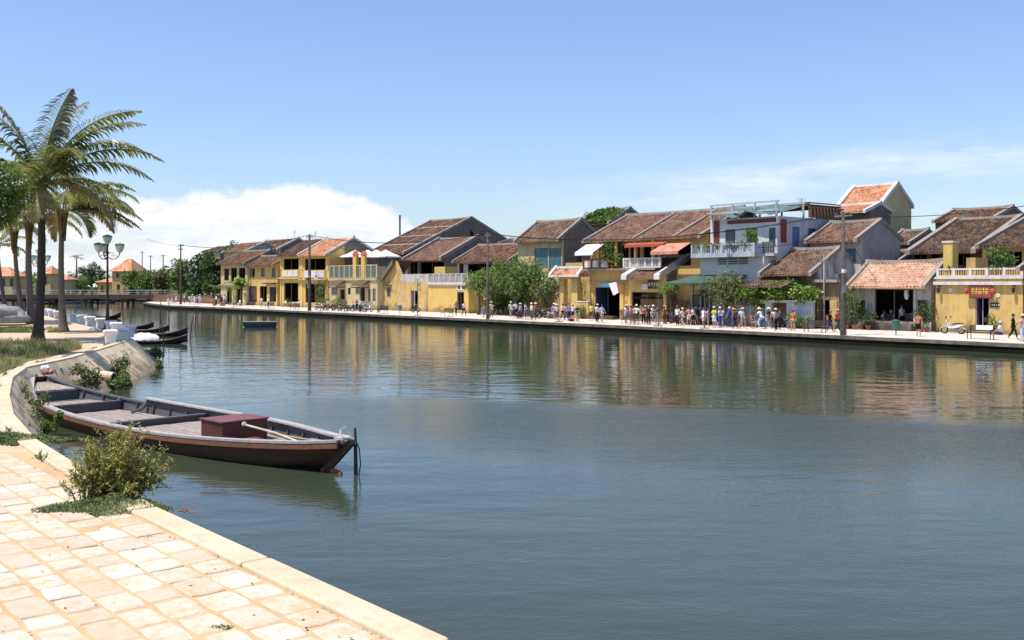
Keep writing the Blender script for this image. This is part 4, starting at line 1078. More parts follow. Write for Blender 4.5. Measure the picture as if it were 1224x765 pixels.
def gable_house(px0,px1,t,name,label,eave,apex,wallm='ochre',gablem='grey',roofm='tdark',trim='trimg',ops=(),sideops=(),overhang=.55,rearf=1.0,verge=(.28,.16),lap=.0,ridge=True,courses=0,divs=(),base=FARZ,under=None,trimleft=True,Dmin=2.0,wallbase=0,rz=None,ridgeleft=None):
    """eave=(px,py) on the eave line, apex=(px,py) of the right hand gable"""
    L=Lot(px0,px1,t,name,label); root=L.root; W=L.W
    dh=max(Dmin/1.0,L.apex(apex[0]))
    if ridgeleft: dh=tt(ridgeleft[0],L.r0)-t
    D=dh*(1+rearf)
    zE=zz(eave[1],rr(eave[0],t-overhang),t-overhang)-L.zb
    zR=zz(apex[1],L.r1,t+dh)-L.zb if rz is None else rz
    if ridgeleft: zR=zz(ridgeleft[1],L.r0,t+dh)-L.zb
    sl=(zR-zE)/(dh+overhang); zw=zE+sl*overhang-.08          # wall top under the roof
    zrear=zw if rearf==1 else zR-sl*dh*rearf
    O=[L.op(*o[:4]) + tuple(o[4:]) for o in ops]
    m=MB(); wall(m,Tfront,0,W,wallbase,zw,O); 
    m.add([(0,D,wallbase),(W,D,wallbase),(W,D,zrear),(0,D,zrear)],[(3,2,1,0)])
    m.add([(0,.24,wallbase),(0,D,wallbase),(0,D,zrear),(0,dh,zR-.1),(0,.24,zw)],[(0,4,3,2,1)])
    m.build('wall',M[wallm],root)
    SO=[]
    for o in sideops:   # picture boxes on the right side wall
        d0=tt(o[0],L.r1)-L.t; d1=tt(o[1],L.r1)-L.t; dm=(d0+d1)/2
        SO.append((d0,d1,zz(o[3],L.r1,L.t+dm)-L.zb,zz(o[2],L.r1,L.t+dm)-L.zb)+tuple(o[4:]))
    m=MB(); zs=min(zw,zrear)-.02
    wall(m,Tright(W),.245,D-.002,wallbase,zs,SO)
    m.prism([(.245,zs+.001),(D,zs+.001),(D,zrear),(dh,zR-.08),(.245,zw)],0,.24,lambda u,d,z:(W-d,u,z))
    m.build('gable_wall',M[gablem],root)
    # rooms: floor and near-black linings, the indoor shade put into their colour
    m=MB(); 
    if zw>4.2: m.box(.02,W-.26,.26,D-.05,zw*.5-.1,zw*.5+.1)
    db=min(4.2,D*.7); m.box(.02,W-.26,db,db+.1,.02,zw-.3); m.box(.03,.08,.3,db,.02,zw-.3); m.box(W-.32,W-.27,.3,db,.02,zw-.3); m.box(.1,W-.34,.3,db,zw-.42,zw-.36); m.build('inner_shade_lining',M['dark'],root)
    for o in O:
        if len(o)>4 and o[4]: window(root,Tfront,o,*o[4:])
        elif len(o)==4 and .8<o[1]-o[0]<7: window(root,Tfront,o,'frame')
    for o in SO:
        if len(o)>4 and o[4]: window(root,Tright(W),o,*o[4:])
    m=MB(); roofslope(m,-.05,W+.05,-overhang,zE,dh,zR); roofslope(m,-.05,W+.05,D+.4,zR-sl*(dh*rearf+.4)+.02,dh,zR); rf=m.build('roof',M[roofm],root)
    vw,vh=verge
    for i,(xa) in enumerate(([-.1] if trimleft else [])+[W+.1-vw]):
        m=MB(); sbox(m,xa,xa+vw,-overhang-.03,zE,dh,zR,-.14,vh); sbox(m,xa+.003,xa+vw-.003,D+.45,zR-sl*(dh*rearf+.45),dh,zR,-.14,vh-.004)
        m.build('verge',M[trim],rf)
    for px_ in divs:
        x_=L.x(px_,-overhang); m=MB(); sbox(m,x_-.12,x_+.12,-overhang,zE,dh,zR,-.05,.15); m.build('verge',M[trim],rf)
    for j in range(courses):
        f=(j+1)/(courses+1); m=MB(); sbox(m,.2,W-.2,-overhang+(dh+overhang)*f,zE+(zR-zE)*f,-overhang+(dh+overhang)*f+.35,zE+(zR-zE)*f+.35*sl,.03,.10); m.build('mortar_course',M['course'],rf)
    if ridge:
        m=MB(); n=8
        for i in range(n):
            xa=-.1+(W+.2)*i/n; xb=-.1+(W+.2)*(i+1)/n
            up=lambda x:.12*(abs(2*x/W-1)**3)
            m.add([(xa,dh-.16,zR-.06),(xb,dh-.16,zR-.06),(xb,dh-.12,zR+.17+up(xb)),(xa,dh-.12,zR+.17+up(xa)),(xa,dh+.16,zR-.06),(xb,dh+.16,zR-.06),(xb,dh+.12,zR+.17+up(xb)),(xa,dh+.12,zR+.17+up(xa))],
                  [(0,1,2,3),(7,6,5,4),(3,2,6,7)]+([(0,3,7,4)] if i==0 else [])+([(1,5,6,2)] if i==n-1 else []))
        m.build('ridge_cap',M[trim],rf)
    L.zE,L.zw,L.zR,L.dh,L.D,L.O=zE,zw,zR,dh,D,O
    return L
def rail(root,x0,x1,y0,z0,z1,mat,name='balustrade',n=None,solid=False,T=Tfront,bm_=None):
    m=MB(); m.box(x0,x1,y0,y0+.16,z1-.12,z1,T); m.box(x0,x1,y0,y0+.16,z0,z0+.12,T)
    n=n or max(2,int((x1-x0)/1.4)); 
    for i in range(n+1):
        x=x0+(x1-x0-.2)*i/n; m.box(x,x+.2,y0-.02,y0+.18,z0+.005,z1+.03,T)
    o=m.build(name,mat,root)
    for i in range(n):
        m=MB(); a=x0+(x1-x0-.2)*i/n+.2; b=x0+(x1-x0-.2)*(i+1)/n
        if solid: m.box(a,b,y0+.05,y0+.11,z0+.12,z1-.12,T)
        else:
            k=max(2,int((b-a)/.17))
            for j in range(k): m.box(a+(b-a)*(j+.3)/k,a+(b-a)*(j+.7)/k,y0+.04,y0+.12,z0+.12,z1-.12,T)
        m.build('baluster_panel' if not solid else 'infill_panel',bm_ or mat,o)
    return o
def block(L,D,h,ops,wm,sm=None,sideops=(),roof=True,inner=True,T0=0,parapet=0):
    """flat roofed box body with real openings"""
    root=L.root; W=L.W
    O=[L.op(*o[:4])+tuple(o[4:]) for o in ops]
    m=MB(); wall(m,Tfront,0,W,T0,h,O); m.add([(0,D,T0),(W,D,T0),(W,D,h),(0,D,h)],[(3,2,1,0)]); m.add([(0,.24,T0),(0,D,T0),(0,D,h),(0,.24,h)],[(3,2,1,0)])
    m.build('wall',M[wm] if isinstance(wm,str) else wm,root)
    SO=[]
    for o in sideops:
        d0=tt(o[0],L.r1)-L.t; d1=tt(o[1],L.r1)-L.t; dm=(d0+d1)/2
        SO.append((d0,d1,zz(o[3],L.r1,L.t+dm)-L.zb,zz(o[2],L.r1,L.t+dm)-L.zb)+tuple(o[4:]))
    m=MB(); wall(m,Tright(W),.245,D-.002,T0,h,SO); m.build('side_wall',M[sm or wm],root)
    if roof:
        m=MB(); m.box(.02,W-.02,.02,D-.02,h-.18-parapet,h+.004-parapet); m.build('flat_roof',M['trimg'],root)
    if inner:
        m=MB(); db=min(3.6,D*.6); m.box(.02,W-.26,db,db+.1,T0+.02,h-.3); m.box(.03,.08,.3,db,.02,h-.3); m.box(W-.32,W-.27,.3,db,.02,h-.3); m.build('inner_shade_lining',M['dark'],root)  # back and side linings coloured near-black to stand for room shade
    for o in O:
        if len(o)>4 and o[4]: window(root,Tfront,o,*o[4:])
        elif len(o)==4 and .8<o[1]-o[0]<7: window(root,Tfront,o,'frame')
    for o in SO:
        if len(o)>4 and o[4]: window(root,Tright(W),o,*o[4:])
    L.O=O; return O
def awning(L,a,b_,y0,y1,out,mat,name='awning',stripes=None,dp=0):
    x0,x1=L.x(a,-dp),L.x(b_,-dp); zt=L.z(y0,(a+b_)/2,-dp); zb_=L.z(y1,(a+b_)/2,-dp-out)
    m=MB(); n=14
    for i in range(n):
        xa=x0+(x1-x0)*i/n; xb=x0+(x1-x0)*(i+1)/n; m.cm=(i//2)%2 if stripes else 0
        m.add([(xa,-dp,zt),(xb,-dp,zt),(xb,-dp-out,zb_),(xa,-dp-out,zb_),(xa,-dp,zt-.03),(xb,-dp,zt-.03),(xb,-dp-out,zb_-.03),(xa,-dp-out,zb_-.03),(xa,-dp-out+.01,zb_-.28),(xb,-dp-out+.01,zb_-.28)],
              [(0,3,2,1),(4,5,6,7),(3,8,9,2),(0,4,7,3),(1,2,6,5)])
    return m.build(name,[mat,stripes] if stripes else mat,L.root)
def part(L,name,mat,*boxes,T=None,parent=None):
    for b in boxes:
        m=MB(); m.box(*b,T); o=m.build(name,M[mat] if isinstance(mat,str) else mat,parent or L.root)
    return o

M['stained']=plaster('stained brown plaster',(.30,.21,.12),(.05,.04,.03),.8)
M['course']=plain('mossy mortar',(.26,.19,.15),.95,.4,1.5)
# ================================================================== far bank, left to right
# H1 old two storey house behind the banana plants
L=gable_house(264,296,10,'old_house','leftmost old two storey house with dark loggia and rust tiles behind banana plants',(296,314.5),(324,299),
  'beige','grey','tred','trimg',ops=[(268,273.5,321,336),(276,283,320,337),(285.5,293,320,337),(271,277,345,362),(283,290,345,362)],overhang=.8)
part(L,'cornice','trimg',(-.1,L.W+.1,-.35,-.01,L.z(341,280)-.1,L.z(341,280)+.12))
# H2 yellow three window house
L=gable_house(297,331.5,10.2,'yellow_house','narrow yellow house with three tall dark upper windows and small awning over its door',(331,317),(347,305),
  'ochre','ochre','tred','trimg',ops=[(298.5,304.5,321,331,'half'),(312,316.5,320,330.5,'win'),(325,329.5,320,331,'win'),(296.8,307,342,361,'door',None,M['timber']),(310.5,319,342,361),(322,330,343,361,'open')],overhang=.9)
part(L,'door_awning','timber',(L.x(318),L.x(331),-.7,-.01,L.z(339.5,325),L.z(338,325)))
# houses behind H1/H2
gable_house(268,296,19,'rear_house','pale brown roofed house behind the leftmost promenade house with white edged gable',(296,300),(317.5,288.7),'beige','greylight','tmid','trimw',overhang=.5)
gable_house(296,334,24,'rear_house','taller brown roofed rear house showing between the leftmost gables',(333,297.5),(357,284.6),'beige','grey','tred','trimw',overhang=.5)
gable_house(243,262,26,'rear_house','low old house half hidden in trees at the left end of the street',(262,300),(280,294),'beige','grey','tdark','trimg',overhang=.5)
# H3 double bay loggia house
def loggia(px0,px1,label,eave,apex,roofm,trim,pan,base_y,gab='ochre2'):
    L=gable_house(px0,px1,10,'loggia_house',label,eave,apex,'ochre2',gab,roofm,trim,
      ops=[(px0+3.2,px1-4.0,309,pan[0]),(px0+4,px1-4.5,pan[2],base_y)],overhang=.7,trimleft=False)
    x0=L.x(px0+3.2); x1=L.x(px1-4.0); zt=L.z(pan[0],(px0+px1)/2); zb_=L.z(pan[1],(px0+px1)/2)
    # panelled balcony front
    part(L,'balcony_front','ochre2',(x0-.2,x1+.2,-.14,-.003,zb_,zt))
    m=MB(); n=3
    for i in range(n):
        a=x0+(x1-x0)*(i+.1)/n; b=x0+(x1-x0)*(i+.9)/n; m.box(a,b,-.16,-.142,zb_+.12,zt-.12)
    m.build('balcony_panel',M['trimw'],L.root)
    part(L,'balcony_slab','beige',(-.1,L.W+.1,-.5,-.003,zb_-.28,zb_-.1))
    for xx in (.0,L.W-.36): part(L,'pilaster','ochre2',(xx,xx+.36,-.10,-.002,.0,zb_-.3),(xx,xx+.36,-.10,-.002,zt+.05,L.zw-.1))
    return L
L=loggia(335.5,361,'yellow two storey loggia house with brown roof, left bay of the pair',(359,304.5),(391,285),'tdark','trimw',(322.5,331,338),361)
L=loggia(361,393,'yellow two storey loggia house with bright orange roof and white roof edges',(390,304.5),(423,283.7),'torange','trimw',(323,332.5,339),362,'grey')
# blue and red emblem plaque on the balcony
zt=L.z(324,378); m=MB(); T=Tfront; xx=L.x(379)
m.box(xx-.55,xx+.55,-.185,-.165,zt-1.15,zt-.05); m.cm=1
for dx,dz_ in ((0,-.25),(0,-.6),(-.28,-.75),(.28,-.75),(0,-.92)): m.box(xx+dx-.12,xx+dx+.12,-.2,-.186,zt+dz_-.1,zt+dz_+.1)
m.build('emblem_plaque',[M['trimw'],plain('blue emblem',(.08,.08,.45),.5)],L.root)
m=MB(); dd=L.dh*.62; zt_=L.zw+(L.zR-.1-L.zw)*.62
m.prism([(.25,.0),(dd,.0),(dd,zt_-.25),(.25,L.zw-.2)],0,-.012,lambda u,d,z:(L.W-d,u,z)); m.build('painted_gable_front',M['ochre2'],L.root)
# H4 terrace building
L=Lot(393.5,451,10,'terrace_house','beige two storey building with balustraded roof terrace of white parasols and two door canopies')
h=L.z(333,420); block(L,11,h,[(396,403,344,352,'shut',None,M['shutter']),(406.5,412,346,358),(415.5,419,344,352),(425,429.5,343,351,'shut',None,M['shutter']),(430.5,436,344,360),(440,443,345,360,'door'),(445.5,449,345,360,'door')],'beige')
part(L,'cornice','beige',(-.05,L.W+.1,-.2,-.002,h-.25,h-.05))
rail(L.root,0,L.W,-.05,h+.006,L.z(317,420),M['beige'],solid=True,bm_=M['shutter'])
for px_ in (424.5,434.5):
    x=L.x(px_); z0=h; m=MB(); m.box(x-.45,x+.45,-.12,.3,z0,L.z(305,px_)); m.build('terrace_pillar',M['ochre2'],L.root)
    m=MB(); m.prism([(x-.6,L.z(305,px_)),(x+.6,L.z(305,px_)),(x,L.z(300,px_))],-.2,.4); m.build('pillar_cap',plain('red pillar cap',(.5,.12,.07),.8),L.root)
for a,b_,y in ((401,413,334),(428.5,442,334)):
    m=MB(); z=L.z(y,(a+b_)/2); x0,x1=L.x(a),L.x(b_)
    m.prism([(-1.5,z-.9),(-1.35,z-.85),(-.01,z-.1),(-.01,z-.35)],x0,x1,lambda u,d,zz_:(d,u,zz_)); m.build('door_canopy',M['tdark'],L.root)
    for x in (x0+.1,x1-.2): part(L,'canopy_bracket','timber',(x,x+.1,-1.3,-.01,z-1.15,z-1.02))
L4=L; TER=(L.r0,L.W,h)
# parasols on the terrace
def parasol(loc,w,hgt,cloth,label,group,pole=M['timber2'],peak=.7,drop=.15,seg=4):
    t=empty('parasol',loc,ROT,label,'parasol',group)
    m=MB(); m.lathe(0,0,[(.04,0),(.04,hgt+peak),(.02,hgt+peak+.12)],8); m.lathe(0,0,[(.3,0),(.3,.08),(.06,.12)],10); m.build('pole',pole,t)
    n=8*2; vs=[(0,0,hgt+peak)]
    for ring_,(fr_,zf_) in enumerate(((.5,.42),(1,0),(1,-.0))):
        for k in range(n):
            a=2*math.pi*(k+.5)/n; 
            if seg==4: s_=1/max(abs(math.cos(a)),abs(math.sin(a)))
            else: s_=1/math.cos(((a%(math.pi/4))-math.pi/8))
            r_=w/2*fr_*s_; z=hgt+peak*zf_-(drop if ring_==2 else 0); vs.append((math.cos(a)*r_,math.sin(a)*r_,z))
    fs=[(0,1+k,1+(k+1)%n) for k in range(n)]
    for rg in range(2): fs+=[(1+rg*n+k,1+(rg+1)*n+k,1+(rg+1)*n+(k+1)%n,1+rg*n+(k+1)%n) for k in range(n)]
    m=MB(); m.add(vs,fs); o=m.build('canopy',cloth,t); s=o.modifiers.new('t','SOLIDIFY'); s.thickness=.015
    m=MB()
    for k in range(8):
        a=math.pi*2*k/8; m.tube([(0,0,hgt-.3),(math.cos(a)*w*.35,math.sin(a)*w*.35,hgt+peak*.3)],.012,4)
    m.build('struts',pole,t)
    return t
for i,(px_,dd) in enumerate(((408.5,3),(424.5,3.4),(439.5,3),(450,3.4),(461,3))):
    r=rr(px_,10+dd); parasol(P(r,10+dd,FARZ+h),3.5,zz(306.5,r,10+dd)-FARZ-h,M['whitecloth'],
      ['leftmost white parasol on the roof terrace','second white parasol from the left on the roof terrace','middle white parasol on the roof terrace','second white parasol from the right on the roof terrace','rightmost white parasol on the roof terrace beside the dark gable'][i],'white parasols on the roof terrace',peak=.95)
# H5 stained yellow lean-to house with sloping dark roof
L=Lot(450.5,512,11,'lean_to_house','stained yellow low building with sloping dark roof edge, left of the bright yellow wall')
h=L.z(337,490); h2=L.z(329,490)
x1=L.x(478); Dp=9
O=block(L,Dp,h,[(462.5,467,343.5,354,'shut',None,M['shutter']),(490.5,499.5,347,371,'half',M['trimw'],M['timber'])],'ochre_old',roof=True)
part(L,'parapet','oldwhite',(x1,L.W-.01,.0,.2,h+.004,L.z(327.5,495)))
m=MB(); zt=L.z(312,472); m.prism([(.0,L.z(346,452)),(x1*.82,zt),(x1+.4,L.z(329,480)),(x1+.4,h),(0,h-1.2)],-.004,.3); m.build('gable_wall',M['ochre_old'],L.root)
m=MB(); xa,za=-.5,L.z(348,450); xb=x1*.82; m.add([(xa,-.45,za),(xb,-.45,zt+.12),(xb,2.6,zt+.12),(xa,2.6,za),(xa,-.45,za-.2),(xb,-.45,zt-.12),(xb,2.6,zt-.12),(xa,2.6,za-.2)],[(0,1,2,3),(7,6,5,4),(0,4,5,1),(1,5,6,2),(2,6,7,3),(3,7,4,0)]); m.build('sloping_roof',M['tdark'],L.root)
m=MB(); sb=[(xa-.05,za),(xb,zt+.14)]; m.prism([(xa-.1,za-.5),(xb+.05,zt-.45),(xb+.05,zt+.2),(xa-.1,za+.1)],-.55,-.456); m.build('roof_edge',M['grey'],L.root)
part(L,'window_hood','timber',(L.x(460.5),L.x(468.5),-.35,-.005,L.z(341.5,464),L.z(340.5,464)))
# H6 bright yellow block with balustrade and shaded side wall
L=Lot(512,560,11,'yellow_block','bright golden yellow single storey block with balustrade and small dark doorway at right')
h=L.z(338,535); Dp=tt(578,L.r1)-11
O=block(L,Dp,h,[(546.5,554.5,349,371,'open',M['timber2'],M['timber'])],'ochre2','ochre')
part(L,'cornice','trimw',(-.05,L.W+.12,-.22,-.003,h-.2,h+.02),(-.05,L.W+.05,-.12,-.003,h-.38,h-.202))
rail(L.root,0,L.W,-.05,h+.024,L.z(327,535),M['oldwhite'],n=7,solid=True,bm_=M['greylight'])
part(L,'door_plaque','trimw',(L.x(545.5),L.x(555),-.05,-.003,L.z(347,550),L.z(339.5,550)))
m=MB(); 
for i in range(2): m.box(L.x(547.5)+i*.9,L.x(547.5)+i*.9+.5,-.065,-.051,L.z(345.5,550),L.z(341.5,550))
m.build('plaque_lettering',M['timber'],L.root)
part(L,'terrace_shed','ochre2',(L.x(511.5),L.x(524),1.0,3.0,h+.03,L.z(319,518,1)))
# upper house behind H5/H6 with dark gallery
L=gable_house(487,533.5,20,'gallery_house','grey house with a plain brown roof and dark upper gallery set behind the yellow terrace',(534,310),(572,283.5),'grey','grey','tmid','trimg',
  ops=[(490,499,313,331),(502,531,313,331)],overhang=1.0,verge=(.5,.4))
L=gable_house(546,613,19,'red_roof_house','low house with rust red roof behind the bright yellow block and large trees',(610,311.5),(640,290.5),'oldwhite','grey','tred','trimg',
  ops=[(549,554,315,330),(559,588,315,331),(591,606,316,331)],overhang=.8)
L=gable_house(440,487,30,'large_hall','very large hall with rust brown roof striped by mortar courses and a tall grey gable',(487,303),(563.7,260.3),'grey','grey','tred','trimg',overhang=.8,verge=(.5,.3),courses=3,divs=(462,))
# attic vent marks on the big gable
m=MB(); W=L.W; zc=L.zR-2.6
m.prism([(L.dh-.35,zc-1),(L.dh+.35,zc-1),(L.dh+.35,zc),(L.dh,zc+.5),(L.dh-.35,zc)],W+.003,W+.03,lambda u,d,z:(d,u,z)); m.build('gable_vent',M['dark'],L.root)
m=MB(); r=rr(478,34); x=L.x(478,8); m.lathe(x,8,[(.16,L.zE),(.16,L.dz(257,x,8)+.0)],8); m.build('chimney_pipe',M['polewood'],L.root)
gable_house(598,640,34,'rear_house','dark brown roof showing far behind, left of the tall grey gabled house',(640,289),(650,284),'grey','grey','tdark','trimg',overhang=.5)
# H7 grey gabled house with blue green windows
L=gable_house(619,672,18,'grey_house','tall grey gabled house with brown roof and wide blue green upper windows above the trees',(672.8,287),(695.4,262.2),'beige','grey','tbrown','trimg',
  ops=[(639,655,296.5,319,'shut',M['teal'],M['teal']),(656,671,296.5,319,'shut',M['teal'],M['teal'])],sideops=[(689,695,299.5,313,'shut',M['timber'],M['timber'])],overhang=.7,verge=(.35,.25))
# overgrown roof
L=gable_house(694,731,34,'overgrown_house','grey rear house whose dark roof is overgrown with green plants',(731,266.5),(753.5,249),'grey','grey','tmoss','trimg',overhang=.6,verge=(.35,.25))
m=MB(); q=random.Random(3)
for _ in range(3800):
    x=q.random()*L.W; f=q.random()**.9; n_=mn.noise(Vector((x*.35,f*3,2)))
    if n_<-.12 +.25*(f>.9): continue
    y=-.6+(L.dh+.6)*f; z=L.zE+(L.zR-L.zE)*f+.05+q.random()*.28*(1+n_)
    leaf(m,Vector((x,y,z)),rdir(q,.5),Vector((0,0,1))+rdir(q)*.7,.36,.22)
o=m.build('roof_plants',M['leafmid'],L.root); o['kind']='stuff'
m=MB(); crown(m,[(.2,L.dh*.3,L.zE+1.2,.5,.5,.7)],120,.3,.16,3); m.build('roof_shrub',M['leafdark'],L.root)
# H8 yellow shop with gallery and big stepped roof
L=gable_house(706,846,10.5,'balcony_shop','yellow two storey shop with long roof, leafy balcony and navy doorway under a blue sign',(706.5,288.5),(800,254.5),'ochre','grey','tmid','trimg',
  ops=[(722,741,291,320),(743,751.5,293,320),(753,765,293,320),(769,786,291,316),(790,826,291,318),(711.5,741,343.5,380,'open',M['bluedoor'],M['bluedoor'])],overhang=1.2,verge=(.3,.15),divs=(755.6,804),ridgeleft=(749,258.3))
zf=L.z(321,735); za=L.z(309.5,735)
part(L,'balcony_slab','trimg',(-.2,L.x(792),-1.1,-.003,zf-.2,zf))
awning(L,793,826,290.5,300,1.8,plain('faded red awning sheet',(.55,.22,.16),.8,.35,1.5),dp=1.25)
rail(L.root,-.1,L.x(728,-1),-1.05,zf+.005,za,M['redcol'],n=3,solid=True,bm_=M['trimw'])
rail(L.root,L.x(745,-1),L.x(790,-1),-1.05,zf+.005,za,M['trimw'],n=5,bm_=M['trimw'])
part(L,'string_course','beige',(-.05,L.W,-.12,-.003,L.z(338.5,725),L.z(337,725)))
part(L,'pilaster','ochre2',(-.02,.5,-.1,-.002,.0,L.z(339,705)),(L.x(741.5),L.x(746),-.1,-.002,.0,L.z(339,745)))
part(L,'steps','grey',(L.x(713),L.x(740),-1.0,-.002,.0,.18),(L.x(716),L.x(738),-.6,-.002,.18,.36))
for xx,ww in ((L.x(721.5),.3),(L.x(743),.25),(L.x(766),.3),(L.x(787),.3)): part(L,'balcony_column','ochre2',(xx,xx+ww,-1.0,-.75,zf+.2,L.zE+.1))
z=L.z(340.5,727); m=MB(); x0,x1=L.x(717.5),L.x(735); pts=[(x0,z-.25)]+[(x0+(x1-x0)*i/8,z-.05+.35*math.sin(math.pi*i/8)) for i in range(9)]+[(x1,z-.25)]
m.prism(pts,-.22,-.12); m.build('shop_sign',plain('teal shop sign',(.10,.38,.48),.5),L.root)
m=MB()
for i in range(7): m.box(x0+.35+i*(x1-x0-.7)/7,x0+.35+(i+.6)*(x1-x0-.7)/7,-.235,-.221,z-.12,z+.1)
m.build('sign_lettering',M['trimw'],L.root)
awning(L,700.5,722,292,301.5,1.6,M['whitecloth'],dp=1.1)
awning(L,752,799,289.5,291.5,.7,M['redcloth'],dp=1.0)
# flag on a bracket
m=MB(); x=L.x(741,-1); z=L.z(343,741); m.tube([(x,-.05,z+.2),(x-.3,-1.2,z+.5)],.02,5)
o=m.build('flag',M['timber2']); o.location=L.root.location; o.rotation_euler=(0,0,ROT); tag(o,'small red and white flag hanging over the navy shop doorway','flag')
m=MB(); m.add([(x-1.3,-1.25,z+.35),(x-.3,-1.2,z+.5),(x-.1,-1.1,z-.55),(x-.75,-1.15,z-.85)],[(0,1,2,3)]); m.cm=1; m.add([(x-.3,-1.2,z+.5),(x+.25,-1.1,z+.0),(x+.3,-1.1,z-.75),(x-.1,-1.1,z-.55)],[(0,1,2,3)])
c=m.build('flag_cloth',[M['whitecloth'],M['redcloth']],o); sm_=c.modifiers.new('s','SOLIDIFY'); sm_.thickness=.01
L8=L
# H9 small cafe roof in front
L=gable_house(752,796,9,'cafe','low yellow cafe with brown roof edged by thick white mortar and dark front',(752,332.5),(826.5,306.5),'ochre','grey','tmid','trimw',
  ops=[(755,793,349,381)],overhang=1.0,verge=(.7,.32),Dmin=3)
z=L.z(343,777); m=MB(); m.box(L.x(768),L.x(775),-.12,-.05,z-.3,z+.3); m.cm=1; m.box(L.x(775.3),L.x(786),-.14,-.05,z-.15,z+.65); m.build('shop_sign',[M['trimw'],M['timber']],L.root)
m=MB(); 
for i in range(5): m.box(L.x(776.5)+i*.33,L.x(776.5)+i*.33+.18,-.155,-.142,z+.1,z+.4)
m.build('sign_lettering',M['trimw'],L.root)
for px_ in (764,781): part(L,'folding_screen','timber2',(L.x(px_),L.x(px_)+.9,.3,.36,.02,2.5))
# H10 modern white house
L=Lot(849,929,10.5,'modern_house','modern three storey white house with balcony, dark red wall panels and sagging green roof canopy')
hb=L.z(306,880); hu=L.z(258,929); D10=tt(1004,L.r1)-10.5
O=block(L,D10,L.z(258,929),[(867,879,274,291,'shut',M['teal'],M['shutter']),(892,905.5,273,291,'shut',M['teal'],M['shutter']),(919,927,272,291.5,'shut',M['teal'],M['shutter']),(858.5,869,310.5,315.5),(871,881.5,310.5,315.5),(883,894,310.5,315.5)],'white','bluewhite',
  sideops=[(947,956,271,294,'shut',M['bluewin'],M['bluewin']),(966,975,273,294,'shut',M['timber'],M['bluewin'])],inner=True)
part(L,'red_panel','redcol',(L.x(853.5),L.x(860),-.06,-.003,L.z(290,857),L.z(263.5,857)),(L.x(870),L.x(928),-.08,-.003,L.z(266.5,900),L.z(262,900)))
part(L,'red_panel','redcol',(.5,1.3,-.06,-.003,L.dz(290,L.W,1),L.dz(262,L.W,1)),T=lambda u,d,z:(L.W-d,u,z))
part(L,'balcony_slab','bluewhite',(L.x(829,-2),L.x(905,-2),-2.4,-.003,hb-.15,hb+.12))
rail(L.root,L.x(829,-2),L.x(905,-2),-2.35,hb+.125,L.z(291.5,870,-2.3),M['bluewhite'],n=6)
part(L,'balcony_side','bluewhite',(L.x(907.5,-1.2),L.x(907.5,-1.2)+.15,-2.3,-.01,hb+.125,hb+1.0))
part(L,'side_slab','bluewhite',(L.x(905.2,-2),L.W+.3,-.9,-.003,hb-.1,hb+.15))
rail(L.root,L.x(909,-1),L.W+.2,-.85,hb+.155,hb+1.1,M['steel'],name='side_railing',n=4,bm_=M['steel'])
# roof frame and sagging canopy
zt0=L.z(258,929); zt=L.z(241,929)
fr_=MB()
for x in (0,L.W*.33,L.W*.66,L.W-.2):
    for y in (.02,4.0): fr_.box(x,x+.13,y,y+.13,zt0+.01,zt)
for y in (.03,4.0): fr_.box(-.1,L.W+.1,y-.02,y+.15,zt+.003,zt+.15)
fr_.box(-.05,L.W+.05,.03,.18,zt-.75,zt-.6); fr_.build('roof_frame',M['bluewhite'],L.root)
m=MB(); n1_,n2_=16,8; vs=[]
for i in range(n1_+1):
    for j in range(n2_+1):
        x=.1+(L.W-.2)*i/n1_; y=-.9+4.6*j/n2_; z=zt0+.2+.9*(j/n2_)+.4*(.5+.5*math.sin(i*.7))-.25*math.sin(math.pi*((i%5)/5)); vs.append((x,y,z))
m.add(vs,[(i*(n2_+1)+j,(i+1)*(n2_+1)+j,(i+1)*(n2_+1)+j+1,i*(n2_+1)+j+1) for i in range(n1_) for j in range(n2_)])
o=m.build('sagging_canopy',plain('faded green canopy sheet',(.10,.16,.14),.8,.3,2),L.root); sm_=o.modifiers.new('s','SOLIDIFY'); sm_.thickness=.03
m=MB(); m.box(0,L.W+.1,4.4,D10,zt-.12,zt+.02); m.box(0,L.W+.25,4.4,4.5,zt+.025,zt+.2); m.box(L.W+.0,L.W+.12,4.5,D10,zt+.1,zt+.2); m.build('roof',plain('rusty roof sheet',(.16,.085,.06),.9,.4,1.2),L.root)
m=MB(); 
for i in range(10): y=4.3+i*(D10-5)/9; m.box(L.W+.2,L.W+.5,y,y+.12,zt0+.01,zt-.2)
m.box(L.W+.25,L.W+.4,4.2,D10,zt-.35,zt-.2); m.build('side_rafters',M['timber2'],L.root)
# lower white wall bay below the balcony
part(L,'ground_storey','white',(L.x(838,-1.2),L.x(914,-1.2),-1.3,-.005,0,hb-.16))
m=MB()
for a,b_ in ((858.5,869),(871,881.5),(883,894)):
    for j in range(4): m.box(L.x(a,-1.3),L.x(b_,-1.3),-1.36,-1.302,L.z(316,875,-1.3)+j*.2,L.z(316,875,-1.3)+j*.2+.12)
m.build('vent_louvres',M['shutter'],L.root)
awning(L,832,893,328.5,335,1.6,M['greencloth'],dp=1.31)
L10=L
# shop front beneath: glass cabinet
# H12 upper house behind
L=gable_house(968,1029.5,14.5,'rear_house','whitewashed rear house with brown roof and teal shuttered window right of the modern house',(1029.5,287),(1053.5,263.6),'oldwhite','greylight','tmid','trimg',
  ops=[(1010,1023,297,313,'shut',M['teal'],M['teal'])],overhang=.8,verge=(.35,.2))
